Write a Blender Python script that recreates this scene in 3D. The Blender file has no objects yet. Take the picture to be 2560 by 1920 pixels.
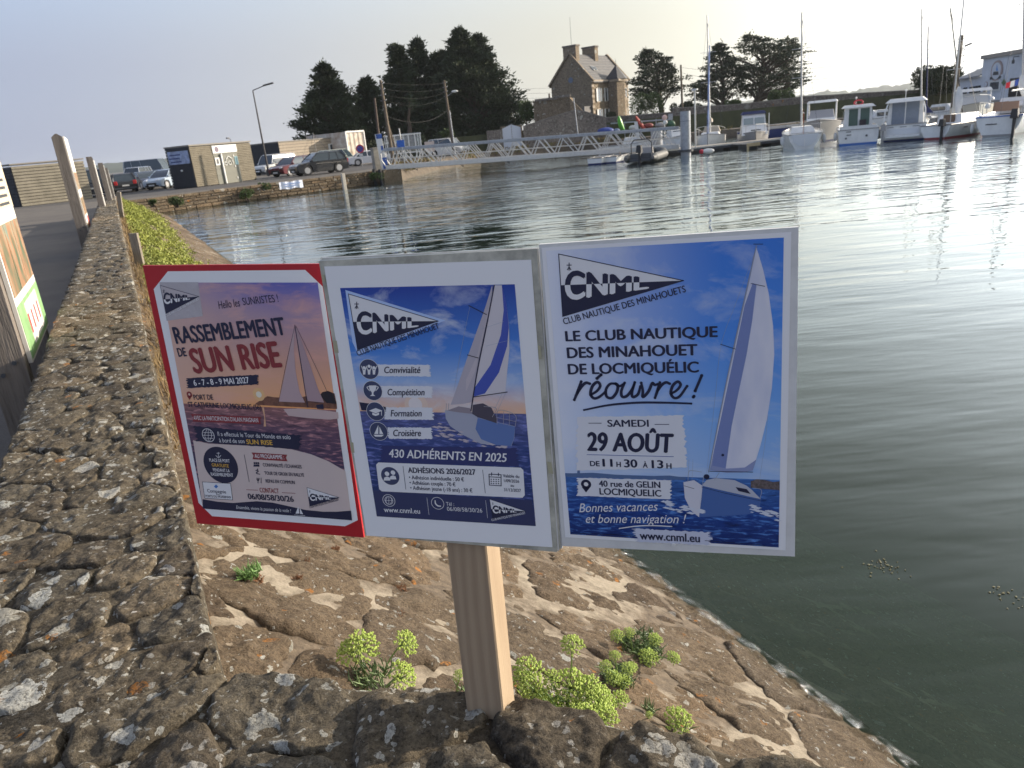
import bpy, bmesh, math, random
from mathutils import Vector, Matrix, noise
from mathutils.geometry import tessellate_polygon
scene = bpy.context.scene
COL = scene.collection
R = math.radians
# ------------------------------------------------------------------ camera, sky, sun, exposure
F_PX, PITCH, ROLL, CAM = 1850.0, R(18.6), R(5.5), Vector((0, 0, 2.4))
_fw = Vector((0, math.cos(PITCH), -math.sin(PITCH)))
_up0 = Vector((1, 0, 0)).cross(_fw)
_rt = Vector((1, 0, 0)) * math.cos(ROLL) - _up0 * math.sin(ROLL)
_up = Vector((1, 0, 0)) * math.sin(ROLL) + _up0 * math.cos(ROLL)
cd = bpy.data.cameras.new('camera'); cam = bpy.data.objects.new('camera', cd); COL.objects.link(cam)
cam.matrix_world = Matrix.Translation(CAM) @ Matrix((_rt, _up, -_fw)).transposed().to_4x4()
cd.sensor_width = 36.0; cd.lens = 36.0 * F_PX / 2560.0; cd.clip_start = 0.05; cd.clip_end = 9000
cd.dof.use_dof = True; cd.dof.focus_distance = 1.0; cd.dof.aperture_fstop = 20.0
scene.camera = cam
SKY_ST = 0.15
HAZE_STOPS = ((0.0, (.118, .138, .200)), (1.0, (.33, .295, .20)), (.38, (.132, .148, .203)), (.52, (.165, .176, .213)), (.69, (.255, .248, .225)), (.86, (.31, .288, .215)))
SUN_AZ, SUN_EL = 68.0, 17.0            # azimuth clockwise from +Y (the view), elevation
world = bpy.data.worlds.new('World'); scene.world = world; world.use_nodes = True
wn = world.node_tree; bg = wn.nodes['Background']
sky = wn.nodes.new('ShaderNodeTexSky'); sky.sky_type = 'NISHITA'; sky.sun_disc = False
sky.sun_elevation = R(SUN_EL); sky.sun_rotation = R(SUN_AZ)
sky.air_density = 1.0; sky.dust_density = 0.6; sky.ozone_density = 2.0; sky.altitude = 0
# low haze layer in front of the clear sky: grey-mauve away from the sun, cream towards it, thinning with height
_g = wn.nodes.new('ShaderNodeTexCoord'); _s = wn.nodes.new('ShaderNodeSeparateXYZ'); wn.links.new(_g.outputs['Generated'], _s.inputs[0])
_d = wn.nodes.new('ShaderNodeVectorMath'); _d.operation = 'DOT_PRODUCT'; wn.links.new(_g.outputs['Generated'], _d.inputs[0])
_d.inputs[1].default_value = (math.sin(R(SUN_AZ)), math.cos(R(SUN_AZ)), 0)
_m = wn.nodes.new('ShaderNodeMapRange'); wn.links.new(_d.outputs['Value'], _m.inputs[0]); _m.inputs[1].default_value = -1; _m.inputs[2].default_value = 1
_r = wn.nodes.new('ShaderNodeValToRGB'); _cr = _r.color_ramp; _cr.interpolation = 'B_SPLINE'; K = 1 / SKY_ST
for e_, (p_, c_) in zip([_cr.elements[0], _cr.elements[1], _cr.elements.new(.5), _cr.elements.new(.6), _cr.elements.new(.7), _cr.elements.new(.8)], HAZE_STOPS): e_.position = p_; e_.color = (*[min(60, v * K / 10) for v in c_], 1)
wn.links.new(_m.outputs[0], _r.inputs[0])
_x10 = wn.nodes.new('ShaderNodeVectorMath'); _x10.operation = 'SCALE'; _x10.inputs['Scale'].default_value = 10; wn.links.new(_r.outputs[0], _x10.inputs[0])
_e = wn.nodes.new('ShaderNodeValToRGB'); wn.links.new(_s.outputs[2], _e.inputs[0]); _ce = _e.color_ramp; _ce.interpolation = 'EASE'
for e_, (p_, v_) in zip([_ce.elements[0], _ce.elements[1], _ce.elements.new(.1), _ce.elements.new(.24)], ((0.0, 1.0), (.55, 0.0), (.1, .97), (.24, .80))): e_.position = p_; e_.color = (v_, v_, v_, 1)
_mx = wn.nodes.new('ShaderNodeMix'); _mx.data_type = 'RGBA'; wn.links.new(_e.outputs[0], _mx.inputs[0]); wn.links.new(sky.outputs[0], _mx.inputs[6]); wn.links.new(_x10.outputs[0], _mx.inputs[7])
wn.links.new(_mx.outputs[2], bg.inputs[0]); bg.inputs[1].default_value = SKY_ST
sl = bpy.data.lights.new('sun', 'SUN'); so = bpy.data.objects.new('sun', sl); COL.objects.link(so)
sl.energy = 2.35; sl.angle = R(0.6); sl.color = (1.0, 0.87, 0.70)
sd = Vector((math.sin(R(SUN_AZ)) * math.cos(R(SUN_EL)), math.cos(R(SUN_AZ)) * math.cos(R(SUN_EL)), math.sin(R(SUN_EL))))
so.rotation_euler = sd.to_track_quat('Z', 'Y').to_euler()
vs = scene.view_settings
scene.display_settings.display_device = 'sRGB'
vs.view_transform = 'Standard'; vs.look = 'None'; vs.gamma = 1; vs.use_curve_mapping = False; vs.exposure = 1.55
scene.cycles.max_bounces = 8; scene.cycles.transparent_max_bounces = 12; scene.cycles.use_denoising = True

# ------------------------------------------------------------------ helpers
def ray(x, y): return _fw + _rt * ((x - 1280) / F_PX) + _up * ((960 - y) / F_PX)
def onz(x, y, z=0.0):
    d = ray(x, y); return CAM + d * ((z - CAM.z) / d.z)
def at(x, y, Y):
    d = ray(x, y); return CAM + d * (Y / d.y)
def rnd(a, b): return random.uniform(a, b)
MATS = {}
def mat(name, col=(.5, .5, .5), rough=.7, metal=0.0, var=0.0, vscale=4.0, bump=0.0, bscale=30.0, spec=None, vcol=None, stretch=None):
    if name in MATS: return MATS[name]
    m = bpy.data.materials.new(name); m.use_nodes = True; nt = m.node_tree; b = nt.nodes['Principled BSDF']
    b.inputs['Base Color'].default_value = (*col, 1); b.inputs['Roughness'].default_value = rough; b.inputs['Metallic'].default_value = metal
    if spec is not None: b.inputs['Specular IOR Level'].default_value = spec
    if var or bump:
        tc = nt.nodes.new('ShaderNodeNewGeometry'); src = tc.outputs['Position']
        if stretch:
            mp = nt.nodes.new('ShaderNodeMapping'); mp.inputs['Scale'].default_value = stretch
            tc = nt.nodes.new('ShaderNodeTexCoord'); nt.links.new(tc.outputs['Object'], mp.inputs[0]); src = mp.outputs[0]
    if var:
        n = nt.nodes.new('ShaderNodeTexNoise'); n.inputs['Scale'].default_value = vscale; n.inputs['Detail'].default_value = 6; n.inputs['Roughness'].default_value = .65
        nt.links.new(src, n.inputs['Vector'])
        r = nt.nodes.new('ShaderNodeValToRGB'); r.color_ramp.elements[0].position = .3; r.color_ramp.elements[1].position = .7
        lo = vcol or tuple(c * (1 - var) for c in col)
        r.color_ramp.elements[0].color = (*lo, 1); r.color_ramp.elements[1].color = (*[min(1, c * (1 + var * .5)) for c in col], 1)
        nt.links.new(n.outputs['Fac'], r.inputs[0]); nt.links.new(r.outputs[0], b.inputs['Base Color'])
    if bump:
        n2 = nt.nodes.new('ShaderNodeTexNoise'); n2.inputs['Scale'].default_value = bscale; n2.inputs['Detail'].default_value = 5
        nt.links.new(src, n2.inputs['Vector'])
        bp = nt.nodes.new('ShaderNodeBump'); bp.inputs['Strength'].default_value = bump; bp.inputs['Distance'].default_value = .3 / bscale
        nt.links.new(n2.outputs['Fac'], bp.inputs['Height']); nt.links.new(bp.outputs[0], b.inputs['Normal'])
    MATS[name] = m; return m

class NT:
    """small node-tree builder"""
    def __init__(s, name):
        s.m = bpy.data.materials.new(name); s.m.use_nodes = True; s.t = s.m.node_tree; s.b = s.t.nodes['Principled BSDF']; s.out = s.t.nodes['Material Output']
        MATS[name] = s.m
    def n(s, typ, **kw):
        nd = s.t.nodes.new('ShaderNode' + typ)
        for k, v in kw.items():
            if k.startswith('_'): setattr(nd, k[1:], v)
            else: s.set(nd, k, v)
        return nd
    def set(s, nd, k, v):
        k = int(k[1:]) if k[0] == 'i' and k[1:].isdigit() else k
        inp = nd.inputs[k]
        if hasattr(v, 'is_linked') or hasattr(v, 'links'): s.t.links.new(v, inp)
        else: inp.default_value = (*v, 1) if (isinstance(v, tuple) and len(v) == 3 and inp.type == 'RGBA') else v
    def ramp(s, fac, stops, interp='LINEAR'):
        nd = s.t.nodes.new('ShaderNodeValToRGB'); cr = nd.color_ramp; cr.interpolation = interp
        while len(cr.elements) < len(stops): cr.elements.new(.5)
        for e, (p, c) in zip(cr.elements, stops): e.position = p; e.color = (*c, 1) if not isinstance(c, (int, float)) else (c, c, c, 1)
        s.t.links.new(fac, nd.inputs[0]); return nd.outputs[0]
    def mix(s, fac, a, b, blend='MIX'):
        nd = s.t.nodes.new('ShaderNodeMix'); nd.data_type = 'RGBA'; nd.blend_type = blend
        for i, v in ((0, fac), (6, a), (7, b)):
            if hasattr(v, 'links'): s.t.links.new(v, nd.inputs[i])
            else: nd.inputs[i].default_value = (*v, 1) if isinstance(v, tuple) else v
        return nd.outputs[2]
    def math(s, op, a, b=0.0, clamp=False):
        nd = s.t.nodes.new('ShaderNodeMath'); nd.operation = op; nd.use_clamp = clamp
        for i, v in ((0, a), (1, b)):
            if hasattr(v, 'links'): s.t.links.new(v, nd.inputs[i])
            else: nd.inputs[i].default_value = v
        return nd.outputs[0]
    def noise(s, vec, scale, detail=5, rough=.6, dist=0.0):
        nd = s.n('TexNoise', Scale=scale, Detail=float(detail), Roughness=rough, Distortion=dist); s.t.links.new(vec, nd.inputs['Vector']); return nd.outputs['Fac']
    def mapping(s, vec, sc=(1, 1, 1), rot=(0, 0, 0), loc=(0, 0, 0)):
        nd = s.t.nodes.new('ShaderNodeMapping'); nd.inputs['Scale'].default_value = sc; nd.inputs['Rotation'].default_value = rot; nd.inputs['Location'].default_value = loc
        s.t.links.new(vec, nd.inputs[0]); return nd.outputs[0]
    def pos(s): return s.t.nodes.new('ShaderNodeNewGeometry').outputs['Position']
    def obj(s): return s.t.nodes.new('ShaderNodeTexCoord').outputs['Object']
    def bump(s, h, strength=.5, dist=.01, normal=None):
        nd = s.t.nodes.new('ShaderNodeBump'); nd.inputs['Strength'].default_value = strength; nd.inputs['Distance'].default_value = dist
        s.t.links.new(h, nd.inputs['Height'])
        if normal is not None: s.t.links.new(normal, nd.inputs['Normal'])
        return nd.outputs[0]

class MB:
    """collects shapes, builds ONE mesh object"""
    def __init__(s): s.v = []; s.f = []; s.mi = []; s.cur = 0
    def add(s, vs, fs):
        o = len(s.v); s.v += [tuple(v) for v in vs]; s.f += [tuple(i + o for i in f) for f in fs]; s.mi += [s.cur] * len(fs); return s
    def box(s, cx, cy, cz, dx, dy, dz, M=None, bev=0.0):
        x, y, z = dx / 2, dy / 2, dz / 2
        if bev:
            b = min(bev, x * .9, y * .9, z * .9); V = []
            for sx in (-1, 1):
                for sy in (-1, 1):
                    for sz in (-1, 1):
                        V += [(sx * x, sy * (y - b), sz * (z - b)), (sx * (x - b), sy * y, sz * (z - b)), (sx * (x - b), sy * (y - b), sz * z)]
            bm = bmesh.new(); vv = [bm.verts.new(v) for v in V]; r = bmesh.ops.convex_hull(bm, input=vv)
            bmesh.ops.dissolve_limit(bm, angle_limit=.01, verts=bm.verts, edges=bm.edges)
            bm.verts.index_update(); V = [v.co.copy() for v in bm.verts]; Fs = [[v.index for v in f.verts] for f in bm.faces]; bm.free()
        else:
            V = [Vector((a, b_, c)) for a in (-x, x) for b_ in (-y, y) for c in (-z, z)]
            Fs = [(0, 1, 3, 2), (4, 6, 7, 5), (0, 4, 5, 1), (2, 3, 7, 6), (0, 2, 6, 4), (1, 5, 7, 3)]
        V = [Vector(v) + Vector((cx, cy, cz)) for v in V]
        if M is not None: V = [M @ v for v in V]
        return s.add(V, Fs)
    def tube(s, p0, p1, r0, r1=None, n=8, caps=True):
        p0, p1 = Vector(p0), Vector(p1); r1 = r0 if r1 is None else r1
        d = (p1 - p0); 
        if d.length < 1e-6: return s
        d.normalize(); a = d.orthogonal().normalized(); b = d.cross(a)
        V = []
        for p, r in ((p0, r0), (p1, r1)):
            for i in range(n):
                t = 2 * math.pi * i / n; V.append(p + (a * math.cos(t) + b * math.sin(t)) * r)
        Fs = [(i, (i + 1) % n, n + (i + 1) % n, n + i) for i in range(n)]
        if caps: Fs += [tuple(range(n - 1, -1, -1)), tuple(range(n, 2 * n))]
        return s.add(V, Fs)
    def path(s, pts, r, n=6):
        for a, b in zip(pts, pts[1:]): s.tube(a, b, r, r, n)
        return s
    def bar(s, p0, p1, w, h, upv=(0, 0, 1)):
        p0, p1 = Vector(p0), Vector(p1); d = (p1 - p0).normalized(); u = Vector(upv); sd_ = d.cross(u)
        if sd_.length < 1e-4: sd_ = Vector((1, 0, 0))
        sd_.normalize(); u = sd_.cross(d)
        V = [p + sd_ * (a * w / 2) + u * (b * h / 2) for p in (p0, p1) for a, b in ((-1, -1), (1, -1), (1, 1), (-1, 1))]
        return s.add(V, [(3, 2, 1, 0), (4, 5, 6, 7), (0, 1, 5, 4), (1, 2, 6, 5), (2, 3, 7, 6), (3, 0, 4, 7)])
    def prism(s, poly, z0, z1, M=None):
        """poly in xy (ccw), extruded z0..z1"""
        n = len(poly); V = [Vector((x, y, z0)) for x, y in poly] + [Vector((x, y, z1)) for x, y in poly]
        tri = tessellate_polygon([[Vector((x, y, 0)) for x, y in poly]])
        Fs = [(i, (i + 1) % n, n + (i + 1) % n, n + i) for i in range(n)] + [tuple(t[::-1]) for t in tri] + [tuple(n + i for i in t) for t in tri]
        if M is not None: V = [M @ v for v in V]
        return s.add(V, Fs)
    def loft(s, rings, closed=True, cap0=True, cap1=True):
        n = len(rings[0]); V = [v for r in rings for v in r]; Fs = []
        for k in range(len(rings) - 1):
            for i in range(n if closed else n - 1):
                j = (i + 1) % n; Fs.append((k * n + i, k * n + j, (k + 1) * n + j, (k + 1) * n + i))
        if cap0: Fs.append(tuple(range(n - 1, -1, -1)))
        if cap1: Fs.append(tuple((len(rings) - 1) * n + i for i in range(n)))
        return s.add(V, Fs)
    def ball(s, c, rx, ry=None, rz=None, nu=10, nv=6, M=None):
        ry = rx if ry is None else ry; rz = rx if rz is None else rz; c = Vector(c)
        V = [c + Vector((0, 0, rz))]
        for j in range(1, nv):
            t = math.pi * j / nv
            for i in range(nu):
                p = 2 * math.pi * i / nu; V.append(c + Vector((rx * math.sin(t) * math.cos(p), ry * math.sin(t) * math.sin(p), rz * math.cos(t))))
        V.append(c - Vector((0, 0, rz))); L = len(V) - 1
        Fs = [(0, 1 + i, 1 + (i + 1) % nu) for i in range(nu)]
        for j in range(nv - 2):
            for i in range(nu):
                a = 1 + j * nu + i; b = 1 + j * nu + (i + 1) % nu; Fs.append((a, a + nu, b + nu, b))
        o = 1 + (nv - 2) * nu; Fs += [(o + i, L, o + (i + 1) % nu) for i in range(nu)]
        if M is not None: V = [M @ v for v in V]
        return s.add(V, Fs)
    def build(s, name, m, parent=None, smooth=False, fixn=True):
        me = bpy.data.meshes.new(name); me.from_pydata(s.v, [], s.f)
        ms = m if isinstance(m, (list, tuple)) else [m]
        for k in ms: me.materials.append(k)
        if len(ms) > 1: me.polygons.foreach_set('material_index', s.mi)
        if fixn:
            bm = bmesh.new(); bm.from_mesh(me); bmesh.ops.recalc_face_normals(bm, faces=bm.faces); bm.to_mesh(me); bm.free()
        if smooth:
            me.polygons.foreach_set('use_smooth', [True] * len(me.polygons))
            if smooth != 'all': me.set_sharp_from_angle(angle=R(40))
        me.update()
        o = bpy.data.objects.new(name, me); COL.objects.link(o)
        if parent is not None: o.parent = parent
        return o
def tag(o, label=None, cat=None, group=None, kind=None):
    if label: o['label'] = label
    if cat: o['category'] = cat
    if group: o['group'] = group
    if kind: o['kind'] = kind
    return o
def thing(name, loc, label, cat, rz=0.0, group=None):
    o = bpy.data.objects.new(name, None); COL.objects.link(o); o.location = loc; o.rotation_euler = (0, 0, rz); o.empty_display_size = .3
    return tag(o, label, cat, group)
def copytree(o, parent=None):
    c = o.copy(); COL.objects.link(c); c.parent = parent
    for ch in list(o.children): copytree(ch, c)
    return c
def fbm(p, oct=4, H=1.0): return noise.fractal(p, H, 2.0, oct)

# ------------------------------------------------------------------ common materials
def lichen_rock(name, base, dark, lichen=.45, scale=1.0, orange=.25, warm=None, spots=(9, 22), bumpd=.012):
    t = NT(name); P = t.pos()
    Pd = t.n('VectorMath', _operation='ADD'); t.t.links.new(P, Pd.inputs[0])
    dn = t.n('TexNoise', Scale=28.0 * scale, Detail=4.0); t.t.links.new(P, dn.inputs['Vector'])
    dsc = t.n('VectorMath', _operation='SCALE'); t.t.links.new(dn.outputs['Color'], dsc.inputs[0]); dsc.inputs['Scale'].default_value = .06 / scale
    t.t.links.new(dsc.outputs[0], Pd.inputs[1]); Q = Pd.outputs[0]
    n1 = t.noise(P, 5 * scale, 8, .7); n2 = t.noise(P, 45 * scale, 8, .75); n3 = t.noise(P, 160 * scale, 4, .7)
    col = t.mix(t.ramp(n1, [(.35, 0), (.65, 1)]), dark, base)
    col = t.mix(t.ramp(n2, [(.38, 0), (.72, 1)]), col, warm or tuple(min(1, c * 2.1) for c in base))
    col = t.mix(t.math('MULTIPLY', t.ramp(n3, [(.3, 1), (.5, 0)]), .75), col, tuple(c * .35 for c in dark))
    col = t.mix(t.math('MULTIPLY', t.ramp(t.noise(P, 85 * scale, 6, .8), [(.56, 0), (.66, 1)]), lichen), col, (.34, .32, .28))
    hh = t.math('ADD', t.math('MULTIPLY', n2, 1.0), t.math('MULTIPLY', n3, .45))
    for k, (sc, thr) in enumerate(((spots[0], .33), (spots[1], .38), (spots[1] * 2.3, .36), (spots[0] * .45, .26))):
        v = t.n('TexVoronoi', _feature='F1', Scale=sc * scale, Randomness=1.0); t.t.links.new(Q, v.inputs['Vector'])
        sel = t.n('SeparateColor'); t.t.links.new(v.outputs['Color'], sel.inputs[0])
        on = t.math('LESS_THAN', sel.outputs[0], lichen * (.5, .75, .8, .32)[k])
        rad = t.math('MULTIPLY', sel.outputs[1], thr)
        ins = t.math('LESS_THAN', v.outputs['Distance'], t.math('ADD', rad, .06))
        msk = t.math('MULTIPLY', t.math('MULTIPLY', on, ins), t.ramp(n3, [(.36, .25), (.5, 1)]))
        tint = t.mix(sel.outputs[2], (.36, .35, .31), (.56, .56, .53))
        ring = t.ramp(t.math('SUBTRACT', t.math('ADD', rad, .06), v.outputs['Distance']), [(0, 1.0), (.08, .72), (.2, .95)])
        col = t.mix(msk, col, t.mix(1.0, tint, ring, 'MULTIPLY'))
        hh = t.math('ADD', hh, t.math('MULTIPLY', msk, .12))
    if orange:
        v = t.n('TexVoronoi', _feature='F1', Scale=15.0 * scale); t.t.links.new(t.mapping(Q, loc=(3, 7, 1)), v.inputs['Vector'])
        sel = t.n('SeparateColor'); t.t.links.new(v.outputs['Color'], sel.inputs[0])
        msk = t.math('MULTIPLY', t.math('LESS_THAN', sel.outputs[0], orange), t.math('LESS_THAN', v.outputs['Distance'], t.math('MULTIPLY', sel.outputs[1], .3)))
        msk = t.math('MULTIPLY', msk, t.ramp(n2, [(.42, 0), (.55, .8)]))
        col = t.mix(msk, col, (.42, .17, .03))
    oi = t.t.nodes.new('ShaderNodeObjectInfo'); col = t.mix(1.0, col, t.ramp(oi.outputs['Random'], [(0, (.66, .64, .64)), (.35, (1.0, .97, .92)), (.7, (.86, .88, .90)), (1, (1.3, 1.2, 1.08))]), 'MULTIPLY')
    t.set(t.b, 'Base Color', col); t.b.inputs['Roughness'].default_value = .92; t.b.inputs['Specular IOR Level'].default_value = .25
    t.set(t.b, 'Normal', t.bump(hh, .95, bumpd / scale))
    return t.m
M_wall = lichen_rock('lichened_granite', (.105, .088, .064), (.024, .020, .016), .62, 1.0, .10)
M_mortar_dark = lichen_rock('lichened_mortar', (.085, .069, .048), (.030, .024, .017), .42, 1.0, .06, warm=(.17, .14, .10), spots=(12, 30), bumpd=.012)
M_slope = lichen_rock('slope_stone', (.135, .100, .068), (.058, .042, .030), .20, 1.0, .26, warm=(.25, .19, .13), spots=(16, 34), bumpd=.017)
_t = NT('pale_mortar'); _P = _t.pos(); _a = _t.noise(_P, 1.7, 4, .55, .3); _b = _t.noise(_P, 22, 7, .7); _c = _t.noise(_P, 110, 5, .7)
_c1 = _t.mix(_t.ramp(_b, [(.35, 0), (.65, 1)]), (.22, .185, .135), (.33, .28, .215)); _c2 = _t.mix(_t.ramp(_b, [(.35, 0), (.68, 1)]), (.07, .052, .036), (.19, .145, .10))
_c3 = _t.mix(_t.ramp(_t.math('ADD', _a, _t.math('MULTIPLY', _b, .12)), [(.56, 0), (.66, 1)]), _c2, _c1); _t.set(_t.b, 'Base Color', _t.mix(_t.math('MULTIPLY', _t.ramp(_c, [(.3, 1), (.45, 0)]), .5), _c3, (.05, .04, .03)))
_t.b.inputs['Roughness'].default_value = .93; _t.set(_t.b, 'Normal', _t.bump(_t.math('ADD', _b, _t.math('MULTIPLY', _c, .4)), .9, .008)); M_mortar = _t.m
M_quay = lichen_rock('quay_stone', (.15, .115, .078), (.055, .042, .03), .15, .25, .1)
M_quaymortar = mat('quay_mortar', (.24, .19, .135), .9, var=.3, vscale=3, bump=.4, bscale=10)
M_house = lichen_rock('house_stone', (.21, .17, .125), (.12, .095, .07), .1, .12, 0)
M_greywall = lichen_rock('grey_wall_stone', (.20, .175, .155), (.09, .08, .072), .25, .12, .1)
M_asph = mat('asphalt', (.15, .135, .12), .93, var=.35, vscale=1.5, bump=.6, bscale=120)
M_road = mat('road_asphalt', (.085, .08, .078), .93, var=.3, vscale=1.0, bump=.5, bscale=60)
M_white = mat('white_paint', (.72, .72, .70), .45, var=.08, vscale=2)
M_gel = mat('white_gelcoat', (.75, .75, .73), .25, var=.12, vscale=3)
M_alu = mat('aluminium', (.62, .61, .58), .38, metal=.6, var=.15, vscale=8)
M_steel = mat('galvanised_steel', (.36, .38, .41), .45, metal=.4, var=.25, vscale=5)
M_black = mat('black_rubber', (.018, .018, .02), .6)
M_darkgrey = mat('dark_grey_paint', (.06, .065, .075), .5, var=.2)
M_glass = mat('dark_glass', (.03, .045, .06), .06, spec=.8)
M_wood = mat('weathered_wood', (.27, .23, .18), .85, var=.45, vscale=3, stretch=(14, 14, 1), bump=.5, bscale=12)
M_navy = mat('navy_canvas', (.012, .022, .09), .7)
M_tree = mat('cypress_foliage', (.045, .062, .026), .8, var=.6, vscale=.5)
M_tree2 = mat('pine_foliage', (.040, .055, .022), .8, var=.5, vscale=.6)
M_bush = mat('bush_foliage', (.075, .115, .03), .75, var=.5, vscale=1.2)
M_bark = mat('bark', (.085, .062, .045), .9, var=.4, vscale=6)
# ================================================================== SETTING
WD = Vector((-0.4379, 0.899, 0))       # direction of the long parapet
WN = Vector((0.899, 0.4379, 0))        # towards the water
def wallpt(s, t, z): return Vector((-0.055, 0.05, z)) + WD * s + WN * t      # t=0 is the water-side edge of the parapet
CORNER = Vector((-.555, 1.165, 0))
BD = Vector((.962, -.272, 0)).normalized(); BN = Vector((.272, .962, 0)).normalized()
def bpt(s, t, z): return CORNER + BD * s + BN * (t - .26 * max(0, s - .45) ** 2) + Vector((0, 0, z))         # return parapet, t=0 its outer edge

basin = [(-.78, .9), (-20.6, 41.2), (-15.5, 46.8), (-11.2, 50.1), (-7.6, 53.4), (-6.9, 58), (-5.4, 69), (-1.6, 79.5), (8, 84), (14, 82), (30, 79), (60, 76), (120, 74), (400, 60), (400, -60), (18, -4.6)]
outer = [(-2300, -200), (2300, -200), (2300, 3600), (-2300, 3600)]
def sheet_hole(name, outer, hole, z, m):
    loops = [[Vector((x, y, 0)) for x, y in outer], [Vector((x, y, 0)) for x, y in hole]]
    tri = tessellate_polygon(loops); pts = [Vector((x, y, z)) for x, y in outer + hole]
    b = MB(); b.add(pts, [tuple(t) for t in tri]); return b.build(name, m)
tg = NT('ground_surface'); P = tg.pos(); n1 = tg.noise(P, .6, 6); n2 = tg.noise(P, 60, 5, .7); n3 = tg.noise(P, 4, 6)
c = tg.mix(tg.ramp(n1, [(.35, 0), (.65, 1)]), (.115, .10, .088), (.165, .145, .12)); c = tg.mix(tg.math('MULTIPLY', tg.ramp(n2, [(.4, 1), (.55, 0)]), .5), c, (.05, .047, .045))
c = tg.mix(tg.math('MULTIPLY', tg.ramp(n3, [(.55, 0), (.62, 1)]), .3), c, (.08, .075, .07))
tg.set(tg.b, 'Base Color', c); tg.b.inputs['Roughness'].default_value = .93; tg.set(tg.b, 'Normal', tg.bump(n2, .5, .006))
g = sheet_hole('ground', outer, basin, .8, tg.m); tag(g, kind='structure')
# fresher, darker road sheet across the quay
b = MB(); ro = [(-60, 47.5), (-24, 47.5), (-17.5, 49.6), (-13.3, 54), (-9.8, 60), (-6, 72), (2, 84), (20, 86.5), (60, 83), (60, 88), (0, 90), (-14, 80), (-22, 62), (-60, 60)]
b.add([(x, y, .804) for x, y in ro], [tuple(t) for t in tessellate_polygon([[Vector((x, y, 0)) for x, y in ro]])]); tag(b.build('road', M_road), kind='structure')
# harbour bed
b = MB(); b.add([(-60, -80, -2.6), (420, -80, -2.6), (420, 110, -2.6), (-60, 110, -2.6)], [(0, 1, 2, 3)])
tag(b.build('harbour_bed', mat('mud', (.05, .055, .035), .9, var=.4, vscale=1)), kind='structure')

# water: closed body, rippled surface, murky green below
tw = NT('sea_water'); P = tw.pos(); nt = tw.t
mp = tw.mapping(P, rot=(0, 0, R(-8)), sc=(.42, 1.5, 1))
geo = nt.nodes.new('ShaderNodeNewGeometry'); sp = nt.nodes.new('ShaderNodeSeparateXYZ'); nt.links.new(P, sp.inputs[0])
dist = tw.math('DIVIDE', sp.outputs[1], 46.0, True)
w1 = tw.math('ADD', tw.math('MULTIPLY', tw.noise(mp, .75, 2, .4, .6), 1.6), tw.math('MULTIPLY', tw.noise(mp, 1.9, 1, .4, .4), tw.ramp(dist, [(.1, .2), (.4, 1)]))); w2 = tw.noise(mp, 5.5, 1, .4, .2); w3 = tw.noise(tw.mapping(P, sc=(.3, .8, 1)), .35, 2, .5)
calm = tw.ramp(w3, [(.38, .55), (.62, 1.0)])
far = tw.ramp(dist, [(0.0, .10), (.08, .22), (.40, .26), (.62, .62), (1.0, .8)])
hgt = tw.math('MULTIPLY', tw.math('ADD', w1, tw.math('MULTIPLY', w2, .22)), tw.math('MULTIPLY', far, calm))
nrm = tw.bump(hgt, 1.0, .088)
gl = tw.n('BsdfGlossy', Roughness=.02, Normal=nrm); gl.inputs['Color'].default_value = (.93, .98, 1, 1)
tr = tw.n('BsdfTransparent'); tr.inputs['Color'].default_value = (.86, .93, .86, 1)
df = tw.n('BsdfDiffuse'); df.inputs['Color'].default_value = (.028, .075, .050, 1)
m1 = nt.nodes.new('ShaderNodeMixShader'); m1.inputs[0].default_value = .22
nt.links.new(tr.outputs[0], m1.inputs[1]); nt.links.new(df.outputs[0], m1.inputs[2])
fr0 = tw.n('Fresnel', IOR=1.34, Normal=nrm); m2 = nt.nodes.new('ShaderNodeMixShader'); frk = tw.math('MULTIPLY', fr0.outputs[0], tw.ramp(dist, [(.0, 1 / 1.55), (.06, 1.1 / 1.55), (.2, 1.45 / 1.55), (1, 1)])); nt.links.new(tw.math('MULTIPLY', frk, 1.55, True), m2.inputs[0])
nt.links.new(m1.outputs[0], m2.inputs[1]); nt.links.new(gl.outputs[0], m2.inputs[2]); nt.links.new(m2.outputs[0], tw.out.inputs['Surface'])
va = tw.n('VolumeAbsorption', Density=.42); va.inputs['Color'].default_value = (.30, .56, .38, 1); nt.links.new(va.outputs[0], tw.out.inputs['Volume'])
tb = NT('water_underside'); t2 = tb.n('BsdfTransparent'); tb.t.links.new(t2.outputs[0], tb.out.inputs['Surface']); va2 = tb.n('VolumeAbsorption', Density=.42); va2.inputs['Color'].default_value = (.30, .56, .38, 1); tb.t.links.new(va2.outputs[0], tb.out.inputs['Volume'])
b = MB(); wp = [(-2.5, -3), (-23, 39.5), (-24, 60), (-10, 62), (-8, 90), (400, 100), (400, -70), (-2, -70)]
wp = wp[::-1]
b.prism(wp, -2.58, 0.0); o = b.build('water', tw.m); tag(o, kind='structure')

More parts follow.
